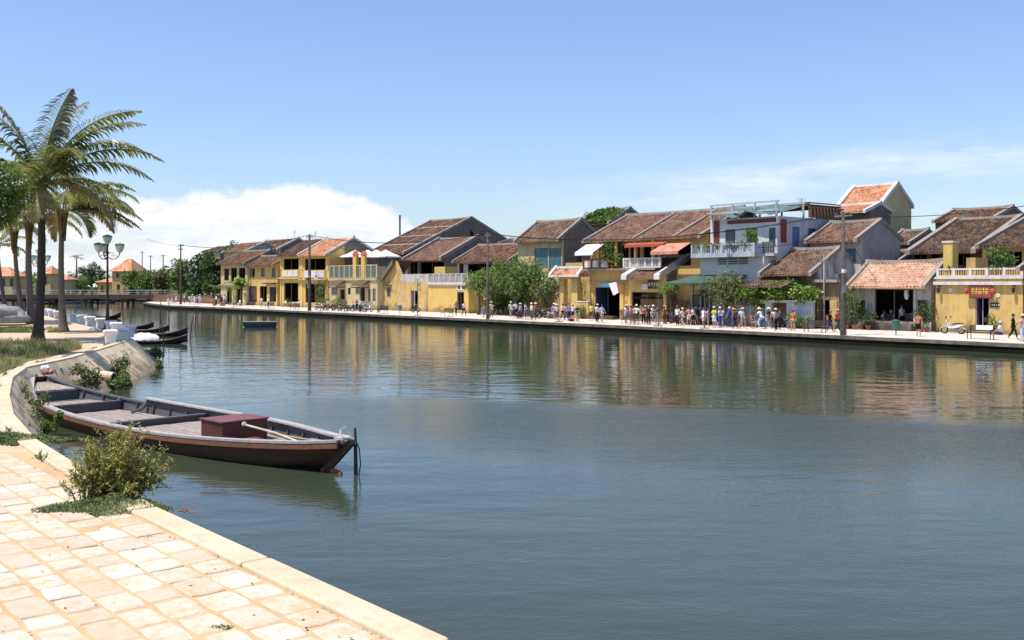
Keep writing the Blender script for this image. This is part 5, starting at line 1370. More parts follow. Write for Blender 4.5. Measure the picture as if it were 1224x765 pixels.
# H13 tall temple roof
L=gable_house(1003,1057,36,'temple','tall temple hall with sunlit orange roof and white edges rising above the street',(1057,247.5),(1073.4,219.5),'white','beige','torange','trimw',overhang=.9,verge=(.45,.3))
gable_house(975,1040,32,'temple_annex','low orange tiled roof wing in front of the tall temple hall',(1038,252.5),(1052,243),'grey','grey','torange','trimw',overhang=1.0,verge=(.3,.2))
# H14
gable_house(1058,1090,30,'rear_house','small dark brown roofed house behind, between the temple and the big dark roof',(1088,291),(1110,275),'grey','grey','tbrown','trimg',overhang=.6)
# H11 brown roof house
L=gable_house(914,976,9.2,'brown_roof_house','low house with large brown roof and smaller lean to roof behind the leafy garden wall',(976.5,328),(1004,297),'stained','oldwhite','tbrown','trimg',
  ops=[(940,952,347,365,'shut')],overhang=.9,verge=(.3,.2),rearf=.8)
zl=L.z(333,930); m=MB(); roofslope(m,-.3,L.x(957),-2.6,L.z(342,930,-2.6),.0,zl+.1); m.build('lean_to_roof',M['tbrown'],L.root)
# stained flat annex with dark door
L=Lot(977,1003,9.2,'stained_annex','stained brown flat roofed annex with dark doorway left of the peach tiled shop')
h=L.z(336,980); block(L,5,h,[(981.5,992,358.5,384)],'stained','oldwhite')
part(L,'roof_edge','greylight',(-.1,L.W+.1,-.5,-.002,h-.1,h+.12))
m=MB(); m.tube([(L.x(979),-.2,h),(L.x(981.5),-.2,h*.62),(L.x(982),-.2,.05)],.09,8); m.build('drain_pipe',M['timber2'],L.root)
part(L,'door_post','ochre_old',(L.x(977.5),L.x(980.5),-.12,-.003,0,L.z(359,978)),(L.x(993),L.x(1001),-.12,-.003,0,L.z(359,997)))

# garden wall with gate
L=Lot(894,971,7.6,'garden_wall','whitewashed garden wall with a square gateway under leafy green vines','wall')
h=L.z(361,960); O=[L.op(898,914.5,363,395),L.op(922,940,362,395)]
O=[(a,b,0,d) for a,b,c,d in O]
m=MB(); wall(m,Tfront,0,L.W,0,L.z(360,905),O,.35); m.build('wall',M['bluewhite'],L.root)
part(L,'gate_lintel','white',(L.x(895),L.x(917),-.12,-.003,L.z(361.5,905),L.z(358,905)))
part(L,'wall_coping','trimw',(-.05,L.W+.05,-.06,.41,L.z(360,905)+.003,L.z(360,905)+.12))
# yellow/orange awning above
awn=Lot(895.5,914,8.0,'orange_awning','bright orange awning above the garden gateway','awning',None)
m=MB(); z0=awn.z(343.5,905,2); z1=awn.z(348.3,905); m.add([(0,0,z1),(awn.W,0,z1),(awn.W*.85,2.2,z0),(awn.W*.1,2.2,z0),(0,0,z1-.05),(awn.W,0,z1-.05),(awn.W*.85,2.2,z0-.05),(awn.W*.1,2.2,z0-.05)],[(0,1,2,3),(7,6,5,4),(0,4,5,1),(1,5,6,2),(2,6,7,3),(3,7,4,0)]); m.build('cloth',M['orangecloth'],awn.root)
m=MB()
for x in (.05,awn.W-.1):
    m.box(x,x+.05,.02,.07,0,z1-.06)
m.build('awning_post',M['steel'],awn.root)
# H16 shop with peach tiles
L=gable_house(1020,1113,11,'open_shop','weathered whitewashed shop with peach coloured tiled roof and a wide black open front',(1111,343),(1129,312.5),'oldwhite','oldwhite','tshop','trimg',
  ops=[(1023,1034,358.5,375,'shut',M['timber'],M['timber']),(1045.5,1092,345.5,384),(1097,1109,358.5,377,'shut',M['timber'],M['timber'])],overhang=1.1,verge=(.3,.12),trimleft=True)
part(L,'shop_step','grey',(L.x(1040),L.x(1097),-1.0,-.002,0,.55))
part(L,'pilaster','oldwhite',(L.x(1092.5),L.x(1096),-.1,-.002,0,L.zw-.1),(L.x(1040),L.x(1045),-.1,-.002,0,L.zw-.1))
part(L,'shop_counter','timber',(L.x(1050),L.x(1060),.8,1.4,.02,1.25),(L.x(1076),L.x(1088),.7,1.5,.02,1.3))
m=MB(); m.lathe(L.x(1079),.6,[(.03,L.zw-.5),(.16,L.zw-.9),(.2,L.zw-1.3),(.1,L.zw-1.6)],10); m.build('hanging_lantern',M['whitecloth'],L.root)
L16=L
gable_house(1042,1080,20,'rear_house','small faded brown roof directly behind the shop with peach coloured tiles',(1076,312),(1085,299.5),'grey','grey','tmid','trimg',overhang=.7)
# H15 big dark roof
L=gable_house(1090,1172,20,'dark_roof_house','wide house with huge dark mottled roof right behind the yellow flat roofed shop',(1170,300.5),(1222,259),'timber2','grey','tdark','trimg',ops=[(1092,1108,303,312),(1112,1124,303,312),(1142,1160,303,318)],overhang=1.0,verge=(.45,.25))
gable_house(1118,1190,38,'rear_house','upper brown roof strip showing above the huge dark mottled roof',(1188,262),(1211,247.5),'grey','grey','tred','trimg',overhang=.6,verge=(.35,.2))
L=gable_house(1174,1262,17,'upper_yellow_house','yellow upper storey with dark sliding windows under a mottled brown roof at the right edge',(1222,293.5),(1330,245),'ochre','ochre','tdark','trimg',
  ops=[(1179,1199,300,318.5,'win',M['steel']),(1201,1222,300,318.5,'half',M['steel'],M['glass'])],overhang=1.0,verge=(.3,.2))
# H17 yellow flat shop
L=Lot(1118.5,1222.5,10.5,'yellow_shop','yellow flat roofed shop with roof terrace, chimney and red sign over its door')
h=L.z(331.5,1170); Dp=9.0
O=block(L,Dp,h,[(1166,1182.5,355,391,'open',plain('violet door frame',(.28,.22,.38),.6),M['timber'])],'ochre','ochre')
part(L,'cornice','trimw',(-.05,L.W+.1,-.3,-.003,L.z(340.5,1170),L.z(336.5,1170)),(-.05,L.W+.1,-.12,-.003,h-.1,h+.03))
rail(L.root,0,L.W,.1,h+.033,L.z(320.5,1170),M['trimw'],n=5,bm_=M['ochre'])
m=MB(); x0,x1=L.x(1127.5,1),L.x(1138.5,1); m.box(x0,x1,1,1.9,h-.1,L.z(290,1133,1)); c=m.build('chimney',M['ochre2'],L.root)
m=MB(); m.box(x0-.08,x1+.08,.92,1.98,L.z(290,1133,1)+.003,L.z(288,1133,1)); m.build('chimney_cap',M['trimw'],c)
part(L,'roof_shed','ochre',(L.x(1155,2),L.x(1166,2),2,4,h-.1,L.z(308,1160,2)))
# red sign with gold characters, two red lanterns
z=L.z(348,1174); x0,x1=L.x(1160.5),L.x(1187); m=MB(); m.box(x0,x1,-.3,-.22,z-.42,z+.36); m.cm=1; m.box(x0,x1,-.33,-.20,z+.363,z+.46); m.box(x0,x1,-.33,-.20,z-.52,z-.423)
sg=m.build('shop_sign',[plain('red lacquer sign',(.28,.05,.03),.4),M['timber']],L.root)
m=MB(); q=random.Random(2)
for i in range(5):
    cx=x0+.3+i*(x1-x0-.6)/4
    for (a,b_,c_,d_) in ((-.13,.13,.12,.16),(-.02,.02,-.22,.24),(-.13,.13,-.04,0),(-.11,-.07,-.2,-.04),(.07,.11,-.2,-.04))[:3+i%3]: m.box(cx+a,cx+b_,-.315,-.303,z+c_,z+d_)
m.build('sign_lettering',plain('gold paint',(.75,.50,.12),.4),sg)
for x in (x0-.15,x1+.15):
    m=MB(); m.lathe(x,-.4,[(.05,z-.2),(.13,z-.14),(.16,z),(.13,z+.14),(.05,z+.2)],12); m.build('lantern',M['redcloth'],L.root,True)
for px_ in (1124,1213.5):
    x=L.x(px_); z2=L.z(345,px_); m=MB(); m.box(x-.06,x+.06,-.35,-.003,z2+.15,z2+.22); m.lathe(x,-.3,[(.03,z2+.15),(.13,z2+.05),(.1,z2-.25),(.03,z2-.3)],8); m.build('wall_lantern',M['iron'],L.root)
m=MB(); x=L.x(1184); z2=L.z(364.5,1189); m.box(x,L.x(1194.5),-.06,-.003,z2-.16,z2+.16); m.cm=1
for i in range(4): m.box(x+.12+i*.15,x+.2+i*.15,-.07,-.061,z2-.05,z2+.06)
m.build('name_plate',[M['iron'],M['trimw']],L.root)
for px_,py_ in ((1136.5,346.5),(1193,353)):
    m=MB(); x=L.x(px_); z2=L.z(py_,px_); m.tube([(x,-.05,z2),(x,-.004,z2)],.16,12); m.build('wall_roundel',M['trimw'],L.root)
L17=L
# neighbour at the right edge
L=gable_house(1223.5,1300,10.5,'old_house','dark brown timber house front cut by the right edge of the picture',(1224,322),(1345,280),'timber2','grey','tdark','trimg',ops=[(1235,1260,345,395)],overhang=1.0)
gable_house(1305,1400,10.5,'ochre_house','ochre house beyond the right edge of the picture',(1305,318),(1450,270),'ochre','grey','tbrown','trimg',ops=[(1320,1350,350,405)],overhang=1.0)
# garden porch: free standing gate with small tiled roof
L=Lot(662,696,9.5,'gateway','freestanding yellow gateway with two pillars and a small white edged tiled roof','gateway',None)
h=L.z(333.5,680)
for a,b_ in ((668,673.5),(683,690)): part(L,'pillar','ochre',(L.x(a),L.x(b_),0,.6,0,h))
part(L,'lintel','ochre',(L.x(668),L.x(690),.05,.55,h+.003,h+.3))
m=MB(); x0,x1=L.x(662),L.x(696); roofslope(m,x0,x1,-.6,h+.35,.3,h+1.15,amp=.03); roofslope(m,x0,x1,1.2,h+.35,.3,h+1.15,amp=.03); rf=m.build('roof',M['torange'],L.root)
m=MB(); sbox(m,x0-.12,x0+.22,-.7,h+.27,.3,h+1.2,-.08,.25); sbox(m,x0-.12,x0+.22,1.3,h+.27,.3,h+1.2,-.08,.24); sbox(m,x1-.22,x1+.12,-.7,h+.27,.3,h+1.2,-.08,.25); sbox(m,x1-.22,x1+.12,1.3,h+.27,.3,h+1.2,-.08,.24); m.box(x0+.2,x1-.2,.15,.45,h+1.1,h+1.36); m.box(x0,x1,-.72,-.60,h+.22,h+.40); m.build('verge',M['trimw'],rf)
# low yellow wall left of shop door
L=Lot(690,703,9.3,'yard_wall','low yellow yard wall with plants on top between the gateway and the navy doorway','wall',None)
m=MB(); m.box(0,L.W,0,.35,0,L.z(361,696)); m.build('wall',M['ochre'],L.root)
part(L,'wall_coping','trimw',(-.05,L.W+.05,-.05,.4,L.z(361,696)+.003,L.z(361,696)+.1))
# tall narrow ochre building behind gateway
L=Lot(676,705,14.5,'ochre_annex','narrow plain ochre annex wall behind the freestanding gateway')
block(L,5,L.z(314,690),[(690,696,338,358,'shut',M['timber'],M['timber'])],'ochre_old','ochre_old')
# boundary wall under the trees
L=Lot(578,668,13,'yard_wall','long shaded stained yard wall behind the big trees and parked motorbikes','wall',None)
m=MB(); m.box(0,L.W,0,.35,0,2.4); m.build('wall',M['ochre_old'],L.root)
# bamboo fence right of cafe
L=Lot(799,846,10,'timber_fence','grey brown timber fence and shop front screens behind the dark green parasol','fence',None)
m=MB(); n=26
for i in range(n): m.box(L.W*i/n+.01,L.W*(i+1)/n-.02,0,.06,0,2.0+.08*math.sin(i*2.3))
m.build('fence_boards',M['timber2'],L.root); part(L,'fence_rail','timber2',(0,L.W,.065,.12,.5,.6),(0,L.W,.065,.12,1.6,1.7))
# glazed display case
L=Lot(826,848,8.6,'display_case','tall white framed glass display case on the pavement under the trees','display case',None)
hh=L.z(350.5,838); m=MB()
for x in (0,L.W/2-.03,L.W-.06):
    for y in (0,.6): m.box(x,x+.06,y,y+.06,0,hh)
for z in (.5,1.35,hh-.06): m.box(0.06,L.W-.06,.003,.057,z,z+.06); m.box(.06,L.W-.06,.603,.657,z,z+.06)
m.build('frame',M['trimw'],L.root); part(L,'glass','glass',(.06,L.W-.06,.02,.035,.6,hh-.1)); part(L,'cabinet','timber',(.06,L.W-.06,.07,.59,.02,.48))
# dark green parasol
r=rr(829,7); parasol(P(r,7,FARZ),5.2,zz(338,r,7)-FARZ,M['greencloth'],'large dark green parasol in front of the timber fence','pavement parasol',peak=.65,pole=M['iron'],seg=8)
# low planter/brick wall at the left end of the promenade
L=Lot(233,262,10,'planter_wall','low brown brick planter wall at the left end of the street by the banana plants','wall',None)
m=MB(); m.box(0,L.W,0,.5,0,.95); m.build('wall',plaster('brown brick',(.25,.14,.09),(.08,.05,.03),.5),L.root)

# ------------------------------------------------------------------ buildings across the water, far left
def far_house(px0,px1,Y,name,label,wy,ry,wm,rm,depth=9,ops=(),hip=True):
    x0=(px0-CX)/F*Y; x1=(px1-CX)/F*Y; W=x1-x0; h=CAMZ-(wy-HY)*Y/F-FARZ; zr=CAMZ-(ry-HY)*(Y+depth/2)/F-FARZ
    root=empty(name,(x0,Y,FARZ),R(-6),label,'house','houses across the water by the footbridge'); m=MB()
    O=[((a-px0)/F*Y,(b-px0)/F*Y,max(0,CAMZ-(d-HY)*Y/F-FARZ),CAMZ-(c-HY)*Y/F-FARZ) for a,b,c,d in ops]
    wall(m,Tfront,0,W,0,h,O); wall(m,Tright(W),.25,depth,0,h); m.add([(0,.24,0),(0,depth,0),(0,depth,h),(0,.24,h)],[(3,2,1,0)]); m.add([(0,depth,0),(W,depth,0),(W,depth,h),(0,depth,h)],[(3,2,1,0)])
    m.build('wall',M[wm],root)
    for o in O: window(root,Tfront,o,'win')
    m=MB(); i_=min(W*.4,depth*.45) if hip else 0; o_=.6
    a=[(-o_,-o_,h),(W+o_,-o_,h),(W+o_,depth+o_,h),(-o_,depth+o_,h),(i_,depth/2,zr),(W-i_,depth/2,zr)]
    m.add(a+[(p[0],p[1],p[2]-.12) for p in a[:4]],[(0,1,5,4),(1,2,5),(2,3,4,5),(3,0,4),(0,6,7,1),(1,7,8,2),(6,9,8,7),(3,2,8,9),(0,3,9,6)],[[(a[k%6][0],a[k%6][1]) for k in f] if max(f)<6 else [(0,0)]*len(f) for f in [(0,1,5,4),(1,2,5),(2,3,4,5),(3,0,4),(0,6,7,1),(1,7,8,2),(6,9,8,7),(3,2,8,9),(0,3,9,6)]])
    m.build('roof',M[rm],root); return root
far_house(134,157,262,'villa','yellow two storey villa with orange hipped roof just across the footbridge',324,309,'ochre','torange',9,[(139,143,326,331.5),(147,151,326,331.5),(140,144,340,350)])
far_house(117,134,268,'pavilion','low yellow garden building left of the villa across the footbridge',337,332,'ochre2','torange',8,[(121,124,341,349)])
far_house(-24,17,255,'villa','long peach villa with orange roof at the far left edge across the water',330,319,'beige','torange',7,[(-10,-4,333,342),(4,8,333,342),(14,18,333,342)])
far_house(49,61,262,'villa','small peach villa with tiled roof seen between the palm trunks',327,317.5,'beige','torange',5,[(53,56,330,340)])
far_house(66,80,275,'pavilion','low peach roofed house right of the small villa between palm trunks',334,329,'beige','torange',5)
# parasols there
for i,(px_,py_) in enumerate(((107,338),(113,339),(60,336.5))):
    b_=G(px_,352.5,FARZ); parasol((b_.x,b_.y,FARZ),5,CAMZ-(py_-HY)*b_.y/F-FARZ-1,M['whitecloth'],['white parasol left of the villa garden across the bridge','second white parasol beside the villa garden across the bridge','white parasol seen between the palm trunks across the water'][i],'white parasols across the footbridge',peak=1)

# ------------------------------------------------------------------ footbridge
fb=empty('footbridge',(-72,200,0),0,'long low wooden footbridge on dark piles crossing the river at the far left','bridge')
m=MB(); m.box(-110,3,-2,2,1.62,1.95); m.build('deck',M['timber2'],fb)
m=MB(); m.box(-110,3,-2.25,-2.01,1.15,1.61); m.box(-110,3,2.01,2.25,1.15,1.61); m.build('deck_beam',M['timber'],fb)
for sd in (-2.1,2.0):
    m=MB(); m.box(-110,3,sd,sd+.1,2.75,2.87); m.box(-110,3,sd,sd+.08,2.3,2.36)
    for i in range(60): m.box(-110+i*1.9,-109.88+i*1.9,sd+.002,sd+.098,1.96,2.745)
    m.build('railing',M['oldwhite'],fb)
for i in range(14):
    m=MB()
    for dx in (-.5,.5):
        for y in (-1.6,1.6): m.lathe(-4.5-i*7.2+dx,y,[(.2,-2),(.2,1.14)],7)
    m.box(-5.4-i*7.2,-3.6-i*7.2,-1.9,1.9,.8,1.1); m.build('pile_bent',M['timber'],fb)
# abutment
ab=MB(); ab.slab([(-70,196),(-56,188),(-52,192),(-60,206),(-71,205)],.0,1.9); tag(ab.build('bridge_abutment',M['timber2']),'dark ramp abutment joining the footbridge to the far promenade','abutment')
# ------------------------------------------------------------------ trees of the far bank
def ftree(px,t,h0,h1,w,label,n,lm,seed,nc=9,name='tree',r0=.16,ll=.34,group='street trees of the far promenade',zscale=1,base=FARZ):
    """crown between picture heights h1 (top) and h0 (bottom) about w metres wide"""
    r=rr(px,t); zt=zz(h1,r,t)-base; zb_=zz(h0,r,t)-base; q=random.Random(seed); cr=w*.24
    cl=rclumps(q,int(nc*1.5),w*.40,w*.40,zb_+cr*.6,zt-cr*.7,cr*.78)
    return tree(name,P(r,t,base),zb_,cl,n,ll,ll*.5,M[lm] if isinstance(lm,str) else lm,label,group=group,seed=seed,r0=r0)
ftree(572,9.0,352,321,4.2,'bright green bushy tree left of the big dark tree, beside the tall concrete pole',1800,'leaflight',1,10)
ftree(588,10.2,360,318,4.5,'bright green tree between the yellow block and the large dark tree',1900,'leaflight',22,9)
ftree(612,10.0,362,304,7.5,'largest dark green spreading tree on the promenade with deep shade beneath',3800,'leafmid',2,14,r0=.25)
ftree(634,10.5,364,308,6.5,'dark spreading tree right of the largest one, over the parked motorbikes',3000,'leafmid',3,12,r0=.22)
ftree(652,9.5,368,330,4.6,'smaller ragged tree with pale leaves just left of the gateway',1500,'leafolive',4,8)
ftree(628,12.5,372,330,6,'deep green tree filling the gap behind the two big trees',1900,'leafdark',44,8)
ftree(595,12.3,372,335,6,'deep green tree in the shade behind the concrete pole',1900,'leafdark',45,8)
ftree(870,7.0,366,323,5.0,'olive leafed tree with ragged crown in front of the modern house',2700,'leafolive',5,12,r0=.14,ll=.28)
ftree(888,7.2,362,338,3.4,'small light tree at the left end of the leafy garden wall',1000,'leaflight',6,7,ll=.26)
ftree(803,8.2,352,334,2.6,'small bright street tree between the cafe roof and the green parasol',700,'leaflight',7,6,ll=.24)
ftree(840,8.5,356,342,2.0,'thin young street tree beside the glass display case',330,'leaflight',8,5,ll=.22,r0=.05)
# vine over the garden wall
r0_,r1_=rr(896,7.8),rr(968,7.8); vine=MB(); q=random.Random(3); cl=[]
for i in range(22):
    f=i/21; px_=896+72*f; r=rr(px_,7.8); zc=zz(357-7*math.sin(f*2.6)-(3 if .3<f<.8 else 0),r,7.8)-FARZ+q.uniform(-.3,.3)
    cl.append((r-r0_,q.uniform(-.6,1.6),zc,.75,.8,.42+.2*math.sin(math.pi*f)))
crown(vine,cl,4300,.34,.2,9,.4,.3); o=vine.build('vine',M['leaflight']); o.location=P(r0_,7.8,FARZ); o.rotation_euler=(0,0,ROT); tag(o,'sunlit climbing vine heaped over the whitewashed garden wall','vine')
# balcony plants
def potplant(loc,h,w,label,lm='leafmid',seed=1,n=160,ll=.2,pot=True,group='potted plants along the far street',rz=0):
    t=empty('potted_plant',loc,rz,label,'potted plant',group)
    if pot:
        m=MB(); m.lathe(0,0,[(.14,0),(.2,.28),(.23,.3),(.22,.36),(.16,.34)],10); m.build('pot',plain('terracotta',(.35,.14,.08),.9) if 'tc' not in M else M['tc'],t)
    q=random.Random(seed); m=MB(); m.tube([(0,0,.3),(.03,0,h*.6)],[.03,.015],5); m.build('stem',M['timber2'],t)
    m=MB(); crown(m,[(q.uniform(-.25,.25)*w,q.uniform(-.2,.2)*w,.35+(h-.35)*(.35+.5*k/3),w*.33,w*.33,(h-.3)*.26) for k in range(4)],n,ll,ll*.45,seed,.4,.2); m.build('foliage',M[lm],t); return t
M['tc']=plain('terracotta pot',(.35,.14,.08),.9)
def balc(L,px_,dy,zt,h,w,label,lm,seed,n=260,ll=.26):
    x=L.x(px_,dy); p=P(L.r0+x,L.t+dy,FARZ+zt); return potplant(p,h,w,label,lm,seed,n,ll)
zf=L8.z(321,735)
balc(L8,732,-.8,zf,2.9,2.4,'tall leafy shrub on the balcony of the yellow shop','leafmid',1,700,.3)
balc(L8,739,-.7,zf,1.3,1.6,'low round shrub on the balcony of the yellow shop','leaflight',2,360)
balc(L8,726,-.8,zf,3.3,1.5,'pale climbing plant left on the balcony of the yellow shop','leafolive',3,300)
hb=L10.z(306,880)+.13
balc(L10,878,-1.9,hb,1.0,1.6,'dark spiky plant on the balcony of the modern house','leafdark',4,300)
balc(L10,899,-1.9,hb,2.1,1.4,'bright tall plant at the right end of the modern balcony','leaflight',5,380)
for i,px_ in enumerate((836,847,858,890)): balc(L10,px_,-2.15,hb+.4,.6,1.0,['small trailing plant at the left corner of the modern balcony rail','second trailing plant on the modern balcony rail','third trailing plant on the modern balcony rail','trailing plant right of the spiky one on the modern balcony rail'][i],'leafmid',6+i,120,.2)
h17=L17.z(331.5,1170); balc(L17,1197,.6,h17+.03,2.0,2.2,'bushy potted tree on the terrace of the yellow flat roofed shop','leafmid',11,520,.3)
balc(L17,1140,.7,h17+.03,.7,1.0,'small shrub beside the chimney on the yellow shop terrace','leafmid',12,120)
def pp(px,t,h,w,label,lm='leafdark',seed=1,n=240,ll=.22): return potplant(P(rr(px,t),t,FARZ),h,w,label,lm,seed,n,ll)
pp(1029,9.8,1.7,1.5,'dark bush left of the open shop front under the small window','leafdark',1,420)
pp(1038,9.6,1.3,1.5,'broad dark plant at the left corner of the open shop front','leafdark',2,420)
pp(1021,9.4,3.6,1.5,'tall leafy plant behind the nearest concrete pole','leafmid',3,420)
pp(1012,9.6,3.0,1.1,'slender climbing plant left of the peach tiled shop','leafolive',31,300)
pp(1108,9.8,2.3,1.3,'dark shrub against the right pillar of the open shop','leafdark',4,420)
pp(1101,9.5,1.6,1.2,'round dark plant right of the wide shop opening','leafdark',5,320)
pp(1186,9.7,1.4,.8,'potted plant beside the door of the yellow flat shop','leafmid',6,160)
pp(950,7.1,1.2,1.4,'low green bush at the foot of the garden wall','leafmid',7,320)
pp(962,7.1,1.0,1.2,'smaller bush at the right end of the garden wall','leafmid',8,240)
pp(944,7.1,1.2,1.0,'clump of plants right of the garden wall passage','leafdark',9,200)
pp(694,9.0,1.3,1.4,'light green bush in the yellow yard beside the gateway','leaflight',10,300)
pp(699,9.6,3.6,.9,'tall thin flowering plant beside the gateway','leafmid',12,260)
pp(656,9.3,1.0,2.2,'pale heap of dry branches by the parked motorbikes','leafolive',13,280)
pp(387,9.2,1.5,2.2,'bright green bush in front of the yellow loggia, left of the motorbikes','leaflight',14,340)
pp(398,9.0,1.5,2.2,'bright green hedge bush behind the parked motorbikes','leaflight',15,340)
pp(406,9.0,1.4,2.0,'bright green bush ending the hedge before the door canopy','leaflight',16,300)
pp(378,9.4,4.6,1.6,'tall thin leafy plant climbing before the dark loggia','leafolive',17,360)
pp(386,9.4,5.0,1.6,'tall feathery plant at the right of the dark loggia','leafmid',18,360)
pp(345,9.6,1.2,1.6,'potted bush at the front of the left loggia bay','leafdark',19,200)
pp(1232,9.6,1.6,1.2,'potted bush by the brown timber house','leafmid',20,200)
# banana plants
def banana(px,t,h,seed,label):
    tr=empty('banana_plant',P(rr(px,t),t,FARZ),0,label,'banana plant','banana plants on the promenade'); q=random.Random(seed)
    m=MB(); m.tube([(0,0,0),(.05,0,h*.4),(.0,.05,h*.62)],[.16,.12,.07],8); m.build('stem',M['leafolive'],tr)
    for i in range(9):
        a=i*2.4+seed; L_=h*.5*q.uniform(.8,1.1); e0=R(q.uniform(45,80)); n=7; p=Vector((0,0,h*.58)); vs=[];
        for k_ in range(n+1):
            f=k_/n; e=e0-R(95)*f; d=Vector((math.cos(a)*math.cos(e),math.sin(a)*math.cos(e),math.sin(e))); s=Vector((-math.sin(a),math.cos(a),0)); w_=.30*math.sin(math.pi*min(1,.12+f*.86))*h/4
            vs+=[p-s*w_+Vector((0,0,-w_*.3)),p,p+s*w_+Vector((0,0,-w_*.3))]; p=p+d*L_/n
        m=MB(); m.add(vs,[(k_*3+j,k_*3+j+1,(k_+1)*3+j+1,(k_+1)*3+j) for k_ in range(n) for j in range(2)]); m.build('leaf',M['leaflight'] if i%2 else M['leafmid'],tr)
banana(283,8.0,5.6,1,'tall banana plant in front of the leftmost old house')
banana(288,8.8,4.6,5,'second banana plant directly right of the tallest one')
banana(257,8.0,4.2,3,'pale banana plant at the left end of the street by the planter wall')
banana(275,9.0,3.6,4,'small banana plant close to the leftmost house wall')
# tree mass left of the street and behind the houses
def atree(px,Y,y0,y1,wpx,label,n,lm,seed,nc=10,ll=.6,group='trees by the footbridge end'):
    x=(px-CX)/F*Y; h=CAMZ-(y1-HY)*Y/F-FARZ; b=max(.6,CAMZ-(y0-HY)*Y/F-FARZ); w_=wpx/F*Y; q=random.Random(seed); cr=w_*.24
    return tree('tree',(x,Y,FARZ),b,rclumps(q,int(nc*1.4),w_*.40,w_*.40,b+cr*.3,h-cr*.6,cr*.8),n,ll,ll*.55,M[lm],label,group=group,seed=seed,r0=.25)
atree(158,222,353,322,30,'round mid green tree right of the villa at the bridge end',1700,'leafmid',1)
atree(177,212,354,318,30,'second round tree behind the bridge abutment',1700,'leafmid',2)
atree(196,208,352,319,28,'tree with pale tufts left of the wooden pole at the bridge end',1700,'leafolive',3)
atree(214,205,352,309,34,'tall tree beside the wooden pole at the street end',2200,'leafmid',4)
atree(236,192,356,304,38,'large dark tree overhanging the strolling crowd at the street end',2800,'leafdark',5,13)
atree(255,182,356,303,34,'dense dark tree against the leftmost old houses',2600,'leafdark',6,12)
atree(250,200,330,298,30,'paler tree crown rising behind the dense dark ones',1300,'leafolive',7)
atree(277,196,306,287,22,'tree top showing above the leftmost tiled roofs',700,'leafmid',8,6)
atree(165,300,335,326,26,'low far tree line right of the villa roof',600,'leafmid',9,6)
atree(110,290,346,311,20,'tall dark tree left of the villa across the water',1200,'leafdark',10)
atree(97,295,348,318,18,'dark tree second left of the villa across the water',900,'leafdark',11)
atree(86,300,350,324,20,'mid green tree farther left of the villa across the water',900,'leafmid',12)
atree(99,280,350,330,16,'bright green low tree in front of the dark ones across the water',600,'leaflight',13,6)
atree(65,290,350,330,14,'tree between the peach houses across the water',600,'leafmid',14,6)
atree(30,300,350,322,12,'dark tree at the end of the long peach villa',500,'leafdark',15,6)
atree(120,300,346,316,14,'dark tree directly behind the low garden building',600,'leafdark',17,6)
# far wood beyond
m=MB(); q=random.Random(8); cl=[]
for i in range(90):
    Y=q.uniform(330,420); px_=q.uniform(-60,300); cl.append(((px_-CX)/F*Y,Y,FARZ+q.uniform(1.5,5.5),q.uniform(3,6),4,q.uniform(2,3.4)))
crown(m,cl,9000,1.1,.7,8); o=m.build('far_wood',M['leafmid']); tag(o,'far dark green wood along the horizon beyond the footbridge','wood',None,'stuff')
m=MB(); q=random.Random(18); cl=[]
for i in range(60):
    t_=q.uniform(45,70); r=q.uniform(-140,60); p=P(r,t_); cl.append((p.x,p.y,FARZ+q.uniform(1,5.0),3.5,3.5,2.2))
crown(m,cl,5000,.8,.5,8); o=m.build('town_greenery',M['leafdark']); tag(o,'dark greenery hidden between the back yards of the far houses','greenery',None,'stuff')
# thin tall water tower like palm tops on the horizon
for px_,py_ in ((91,308),):
    b=G(px_,351,FARZ); m=MB(); hh=CAMZ-(py_-HY)*b.y/F-FARZ; m.tube([(0,0,0),(.2,0,hh)],[.3,.18],6)
    t=empty('palm_tree',b,0,'tiny thin palm rising above the trees across the water','palm tree','coconut palms far off'); m.build('trunk',M['bark'],t)
    for i in range(12):
        f=frond_mesh(2.9,60-25*(i%3),-50,i,12,ld=.9); o=f.build('frond',[frondg,stalkm],t); o.location=(.2,0,hh); o.rotation_euler=(0,0,i*2.4)

# ------------------------------------------------------------------ utility poles and wires
poles_top={}
def upole(px,t,ytop,r0,mat,label,arms=((-.35,1.6),),boxes=False,trans=False,base=FARZ,Y=None):
    if Y is None: r=rr(px,t); b=P(r,t,base); Yb=b.y
    else: b=Vector(((px-CX)/F*Y,Y,base)); Yb=Y
    h=CAMZ-(ytop-HY)*Yb/F-base; t_=empty('utility_pole',b,ROT,label,'utility pole','utility poles')
    m=MB(); m.lathe(0,0,[(r0*1.25,0),(r0*1.2,.4),(r0*.62,h)],10); m.build('pole',mat,t_,True)
    for dz,w_ in arms:
        m=MB(); m.box(-w_/2,w_/2,-.05,.05,h+dz-.05,h+dz+.05)
        for k_ in range(4):
            x=-w_/2+.1+k_*(w_-.2)/3; m.lathe(x,0,[(.02,h+dz+.05),(.05,h+dz+.1),(.055,h+dz+.2),(.02,h+dz+.24)],6)
        m.build('crossarm',M['steel'],t_)
    if boxes:
        for (dx,z0,z1,w_) in ((.28,3.0,3.5,.3),(-.25,4.0,4.35,.25),(.22,4.4,4.65,.2)):
            m=MB(); m.box(dx-w_/2,dx+w_/2,-.42,-.12,z0,z1); m.build('junction_box',M['whitepaint'] if w_<.22 else M['steel'],t_)
    poles_top[label]=(b,h); return t_
upole(1008,1.0,253,.18,M['concrete'],'nearest tall round concrete pole at the right with cable boxes',((-.3,1.4),(-1.0,1.2),(-4.6,1.0)),True)
upole(583,1.0,278,.15,M['concrete'],'tall concrete pole in front of the bright yellow block corner',((-.3,.9),))
upole(370,1.6,280,.2,M['polewood'],'dark double pole in front of the orange roofed loggia house',((-.4,1.6),(-1.2,1.2)),True)
